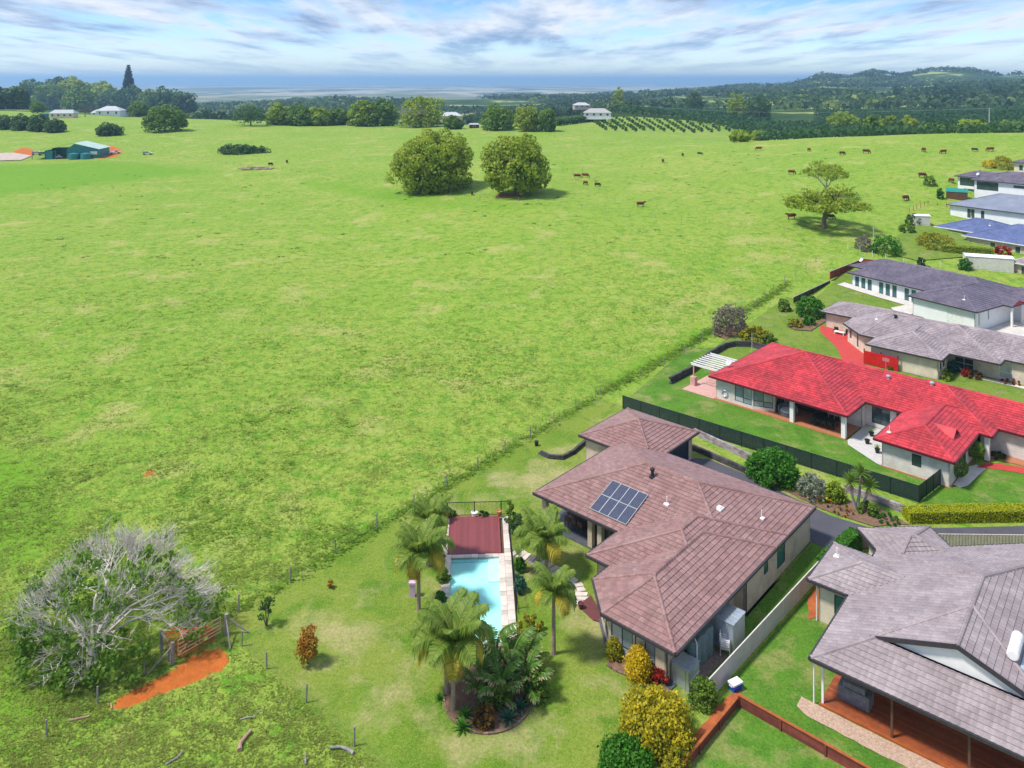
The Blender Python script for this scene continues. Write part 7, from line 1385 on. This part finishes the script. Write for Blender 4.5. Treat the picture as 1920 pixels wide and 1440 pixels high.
# cattle ------------------------------------------------------------
def cow_mesh(pose, m):
    b_ = MB(); T = b_.tube
    T([(-1.02, 0, 1.12), (-0.95, 0, 1.08), (-0.6, 0, 1.02), (0.0, 0, 0.93), (0.5, 0, 0.95), (0.8, 0, 1.05), (0.95, 0, 1.08)], [0.10, 0.29, 0.36, 0.41, 0.38, 0.30, 0.16], 12)
    if pose == 'graze': neck = [(0.7, 0, 1.08), (1.02, 0, 0.82), (1.22, 0, 0.50)]; head = [(1.15, 0, 0.55), (1.24, 0, 0.40), (1.32, 0, 0.20), (1.36, 0, 0.10)]
    else: neck = [(0.7, 0, 1.08), (1.0, 0, 1.22), (1.2, 0, 1.32)]; head = [(1.12, 0, 1.38), (1.28, 0, 1.30), (1.48, 0, 1.15), (1.56, 0, 1.10)]
    T(neck, [0.27, 0.21, 0.15], 10); T(head, [0.11, 0.15, 0.11, 0.08], 10); e = Vector(head[0])
    for s in (-1, 1): T([e+Vector((0, s*0.1, 0.03)), e+Vector((-0.03, s*0.27, 0.02))], [0.06, 0.03], 6)
    for x, s in ((0.62, -1), (0.68, 1)): T([(x, s*0.19, 0.85), (x+0.02, s*0.19, 0.50), (x-0.01, s*0.19, 0.42), (x, s*0.19, 0.08), (x+0.04, s*0.19, 0.0)], [0.14, 0.085, 0.075, 0.06, 0.075], 8)
    for x, s in ((-0.72, -1), (-0.64, 1)): T([(x+0.05, s*0.2, 0.95), (x+0.10, s*0.2, 0.68), (x-0.10, s*0.2, 0.45), (x-0.05, s*0.2, 0.10), (x, s*0.2, 0.0)], [0.20, 0.13, 0.07, 0.06, 0.075], 8)
    T([(-1.0, 0, 1.2), (-1.1, 0, 1.0), (-1.1, 0, 0.55)], [0.05, 0.03, 0.05], 6)
    me = b_.mesh('cow', m); o = bpy.data.objects.new('tmp', me); COL.objects.link(o); md = o.modifiers.new('r', 'REMESH'); md.mode = 'VOXEL'; md.voxel_size = 0.05; md.use_smooth_shade = True
    ev = o.evaluated_get(bpy.context.evaluated_depsgraph_get()); out = bpy.data.meshes.new_from_object(ev); bpy.data.objects.remove(o); out.name = 'cow'
    out.materials.clear(); out.materials.append(m); return out
hide = mat('cow_hide_red_brown', (0.155, 0.038, 0.018), (0.105, 0.028, 0.014), 2.0, 0.8); hide2 = mat('cow_hide_dark', (0.05, 0.022, 0.014), (0.035, 0.016, 0.012), 2.0, 0.8)
CG = cow_mesh('graze', hide); CS = cow_mesh('stand', hide); CD = cow_mesh('graze', hide2)
cows = [(1082, 334, 0, 'g', 'left of two cows grazing nose to tail right of the big trees'), (1097, 333, 0, 'g', 'right of two cows grazing nose to tail right of the big trees'), (1098, 347, 1.9, 'g', 'cow just below the nose-to-tail pair'), (1120, 350, 0.3, 'd', 'dark calf lying low right of the pair'), (1201, 388, 0.1, 's', 'single cow in the open centre of the paddock'), (1243, 305, 1.5, 'g', 'cow seen end-on in the upper middle paddock'), (1280, 293, 1.6, 'd', 'dark cow seen end-on beside the upper fence line'), (1312, 291, 0, 'd', 'dark cow grazing right of the end-on dark cow'), (1423, 282, 3.14, 'g', 'cow grazing high near the ridge, facing left'), (1484, 327, 0, 'g', 'cow left of the wispy tree top'), (1517, 284, 1.6, 'g', 'end-on cow on the ridge above the wispy tree'), (1579, 291, 0.2, 'g', 'cow right of the end-on ridge cow'), (1624, 288, 0, 'g', 'broadside cow in the middle of the ridge line'), (1732, 285, 1.5, 'g', 'end-on cow towards the right of the ridge'), (1769, 288, 3.14, 'g', 'cow facing left towards the right of the ridge'), (1827, 284, -0.4, 'd', 'dark cow second from the right on the ridge'), (1857, 284, 3.14, 'g', 'rightmost cow on the ridge, facing left'), (1729, 333, 0, 'g', 'large broadside cow left of the two-storey house'), (1484, 411, 3.14, 's', 'cow standing left of the lone spreading tree'), (1557, 411, 0, 'd', 'dark cow half hidden behind the lone tree trunk'), (1698, 376, 0.6, 'g', 'cow near the houses above the small cream shed'), (1784, 343, 1.6, 'g', 'cow at the fence left of the two-storey house'), (885, 366, 1.6, 'd', 'dark cow standing between the two big trees'), (985, 363, 0.4, 'd', 'dark cow lying under the right big tree')]
for i, (x, y, rz, k, lb) in enumerate(cows):
    o = link('cow', {'g': CG, 's': CS, 'd': CD}[k], None, gt(x, y), (0, 0, rz+random.uniform(-.15, .15)), random.uniform(0.92, 1.05)*(0.85 if k == 'd' else 1.0)); tag(o, lb if 'cow' in lb or 'calf' in lb else lb, 'cow', 'cattle grazing in the paddock')
for i, (x, y, lb) in enumerate([(507, 311, 'small dark cow right of the timber heap'), (538, 306, 'small dark cow farther right of the timber heap')]): tag(link('cow', CD, None, gt(x, y), (0, 0, 1+i)), lb, 'cow', 'cattle grazing in the paddock')
# timber heap in the paddock
hp = thing('timber_heap', 'heap of old reddish timber and logs in the left paddock', 'heap', gt(480, 318)); r_ = random.Random(8)
for k in range(34):
    x = r_.uniform(-6, 6); y = r_.uniform(-1.6, 1.6); an = r_.uniform(-.5, .5); l = r_.uniform(1.5, 3.2); z = 0.2+max(0, 1.1-abs(x)*0.16)*r_.random(); MB().tube([(x-l/2*math.cos(an), y-l/2*math.sin(an), z), (x+l/2*math.cos(an), y+l/2*math.sin(an), z+r_.uniform(-.2, .3))], r_.uniform(0.12, 0.25), 6).build('log', bk if k % 2 else M['wood_grey'], hp)
# power lines
for i, (a_, b__) in enumerate(((p1, gt(1240, 240, 380)),)):
    for k, x in enumerate((-0.95, 0.95)):
        pts = [Vector((a_.x+x, a_.y, a_.z+14.2)).lerp(Vector((b__.x+x, b__.y+220, b__.z+9)), f)-Vector((0, 0, 5*math.sin(math.pi*f))) for f in np.linspace(0, 1, 14)]
        tag(MB().tube(pts, 0.035, 4, False).build('power_line', M['galv']), ('lower' if k else 'upper')+' power line running left from the tall ridge pole', 'cable')
# ---------------------------------------------------------------- grass tufts: paddock and rough ground
def tufts(name, label, Pn, h, w, m, seed, blades=7):
    r = np.random.default_rng(seed); n = len(Pn); P_ = np.repeat(Pn, blades, 0); k = len(P_); hs = np.repeat(h*r.uniform(0.5, 1.4, n), blades)*r.uniform(0.6, 1.2, k); th = r.uniform(0, 6.283, k); wd = np.repeat(w*r.uniform(0.6, 1.5, n), blades)
    off = np.stack([np.cos(th), np.sin(th), np.zeros(k)], 1); base = P_+off*(wd*r.uniform(0, 0.7, k))[:, None]; tip = base+off*(wd*r.uniform(0.7, 1.7, k))[:, None]+np.array([0, 0, 0.6])*hs[:, None]+np.array([0.30, -0.1, 0])*hs[:, None]
    sd = np.stack([-np.sin(th), np.cos(th), np.zeros(k)], 1)*(wd*0.35)[:, None]; base[:, 2] -= 0.03
    V = np.stack([base-sd, base+sd, tip], 1).reshape(-1, 3); F = np.arange(3*k).reshape(-1, 3); t = np.clip(np.repeat(0.5+0.5*fbm(Pn[:, 0], Pn[:, 1], 9.0, 4.0)*1.6, blades)*0.6+r.uniform(0, 0.4, k), 0, 1)
    o = link(name, np_mesh(name, V, F, m, t)); return tag(o, label, 'grass', kind='stuff')
gm = leaf_mat('blade_green', (0.165, 0.285, 0.024), (0.330, 0.375, 0.090), 0.45, 0.8)
r = np.random.default_rng(5); Yr = 41*np.exp(r.uniform(0, math.log(175/41), 150000)); sr = r.uniform(-0.78, 0.55, len(Yr)); Xr = sr*Yr; d = paddock_side(Xr, Yr); cl = fbm(Xr, Yr, 2.6, 6.0)+0.8*fbm(Xr, Yr, 14.0, 7.0)
keep = (d > 0.15) & (r.uniform(0, 1, len(Yr)) < np.clip((185-Yr)/90, 0.02, 1)*np.clip(0.55+cl*0.7, 0.12, 1)); Xr, Yr = Xr[keep], Yr[keep]; Pn = np.stack([Xr, Yr, Zt(Xr, Yr)], 1)
dirtc = g(345, 1265); far_ = np.hypot(Pn[:, 0]-dirtc.x, (Pn[:, 1]-dirtc.y)*1.0) > 2.6; Pn = Pn[far_]
tufts('paddock_grass', 'uneven tufted paddock grass', Pn, 0.13, 0.15, gm, 1, 6)
gm2 = leaf_mat('blade_dark', (0.105, 0.240, 0.013), (0.210, 0.320, 0.036), 0.45, 0.8); m2 = (cl[keep][far_] > 0.30)&(np.arange(len(Pn)) % 9 == 0); tufts('paddock_grass', 'dark lush grass clumps in the paddock', Pn[m2][:8000]+np.array([0.2, 0.1, 0]), 0.20, 0.24, gm2, 2, 6)
rt = np.random.default_rng(55); Yt = rt.uniform(150, 300, 170); Xt = rt.uniform(-0.6, 0.52, 170)*Yt; kt = (paddock_side(Xt, Yt) > 3); Xt, Yt = Xt[kt], Yt[kt]; Pt = np.stack([Xt, Yt, Zt(Xt, Yt)], 1)
Pt = np.repeat(Pt, 5, 0)+rt.normal(0, 0.35, (len(Pt)*5, 3))*np.array([1.4, 1, 0]); Pt[:, 2] = Zt(Pt[:, 0], Pt[:, 1]); tufts('tussocks', 'scattered dark tussocks across the paddock', Pt, 0.28, 0.22, leaf_mat('blade_tussock', (0.04, 0.10, 0.012), (0.10, 0.18, 0.03), 0.3, 0.8), 9, 7)
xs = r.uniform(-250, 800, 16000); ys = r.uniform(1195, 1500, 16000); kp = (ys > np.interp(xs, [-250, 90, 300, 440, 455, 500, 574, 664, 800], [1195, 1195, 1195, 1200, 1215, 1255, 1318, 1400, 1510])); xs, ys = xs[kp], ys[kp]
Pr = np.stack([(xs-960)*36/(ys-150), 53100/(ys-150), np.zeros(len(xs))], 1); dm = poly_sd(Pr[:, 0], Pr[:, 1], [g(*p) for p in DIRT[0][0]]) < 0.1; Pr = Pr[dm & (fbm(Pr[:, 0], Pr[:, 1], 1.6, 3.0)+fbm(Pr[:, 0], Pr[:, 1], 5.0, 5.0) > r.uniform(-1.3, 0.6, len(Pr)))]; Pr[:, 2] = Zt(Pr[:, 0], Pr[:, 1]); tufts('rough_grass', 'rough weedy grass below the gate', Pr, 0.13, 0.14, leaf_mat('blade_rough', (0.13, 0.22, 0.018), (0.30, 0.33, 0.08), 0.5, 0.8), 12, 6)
# rough verge along the fence
ts = r.uniform(0, 1, 800); va, vb = g(440, 1150), g(1117, 745); Pv = np.stack([va.x+(vb.x-va.x)*ts+r.normal(0, .35, 800), va.y+(vb.y-va.y)*ts+r.normal(0, .35, 800), np.zeros(800)], 1); tufts('verge_grass', 'long grass along the wire fence', Pv, 0.24, 0.2, gm2, 3, 6)
wv = r.uniform(0, 1, 1600); wa, wb = g(1125, 738), gt(1480, 530); Pv = np.stack([wa.x+(wb.x-wa.x)*wv+r.normal(0, .5, 1600), wa.y+(wb.y-wa.y)*wv+r.normal(0, .5, 1600), np.zeros(1600)], 1); Pv[:, 2] = Zt(Pv[:, 0], Pv[:, 1]); tufts('verge_grass', 'long grass along the fence behind the red roof', Pv, 0.24, 0.2, gm2, 4, 6)
# ---------------------------------------------------------------- air
hm, t, b = new_mat('haze'); t.nodes.remove(b); pv = N(t, 'ShaderNodeVolumePrincipled'); pv.inputs['Color'].default_value = (0.42, 0.70, 1.0, 1); pv.inputs['Density'].default_value = 0.00014; pv.inputs['Anisotropy'].default_value = 0.2; L(t, pv.outputs[0], t.nodes['Material Output'].inputs['Volume'])
hb = MB().box(-115000, 115000, -300, 97000, -75, 130).build('haze', hm); hb['kind'] = 'stuff'
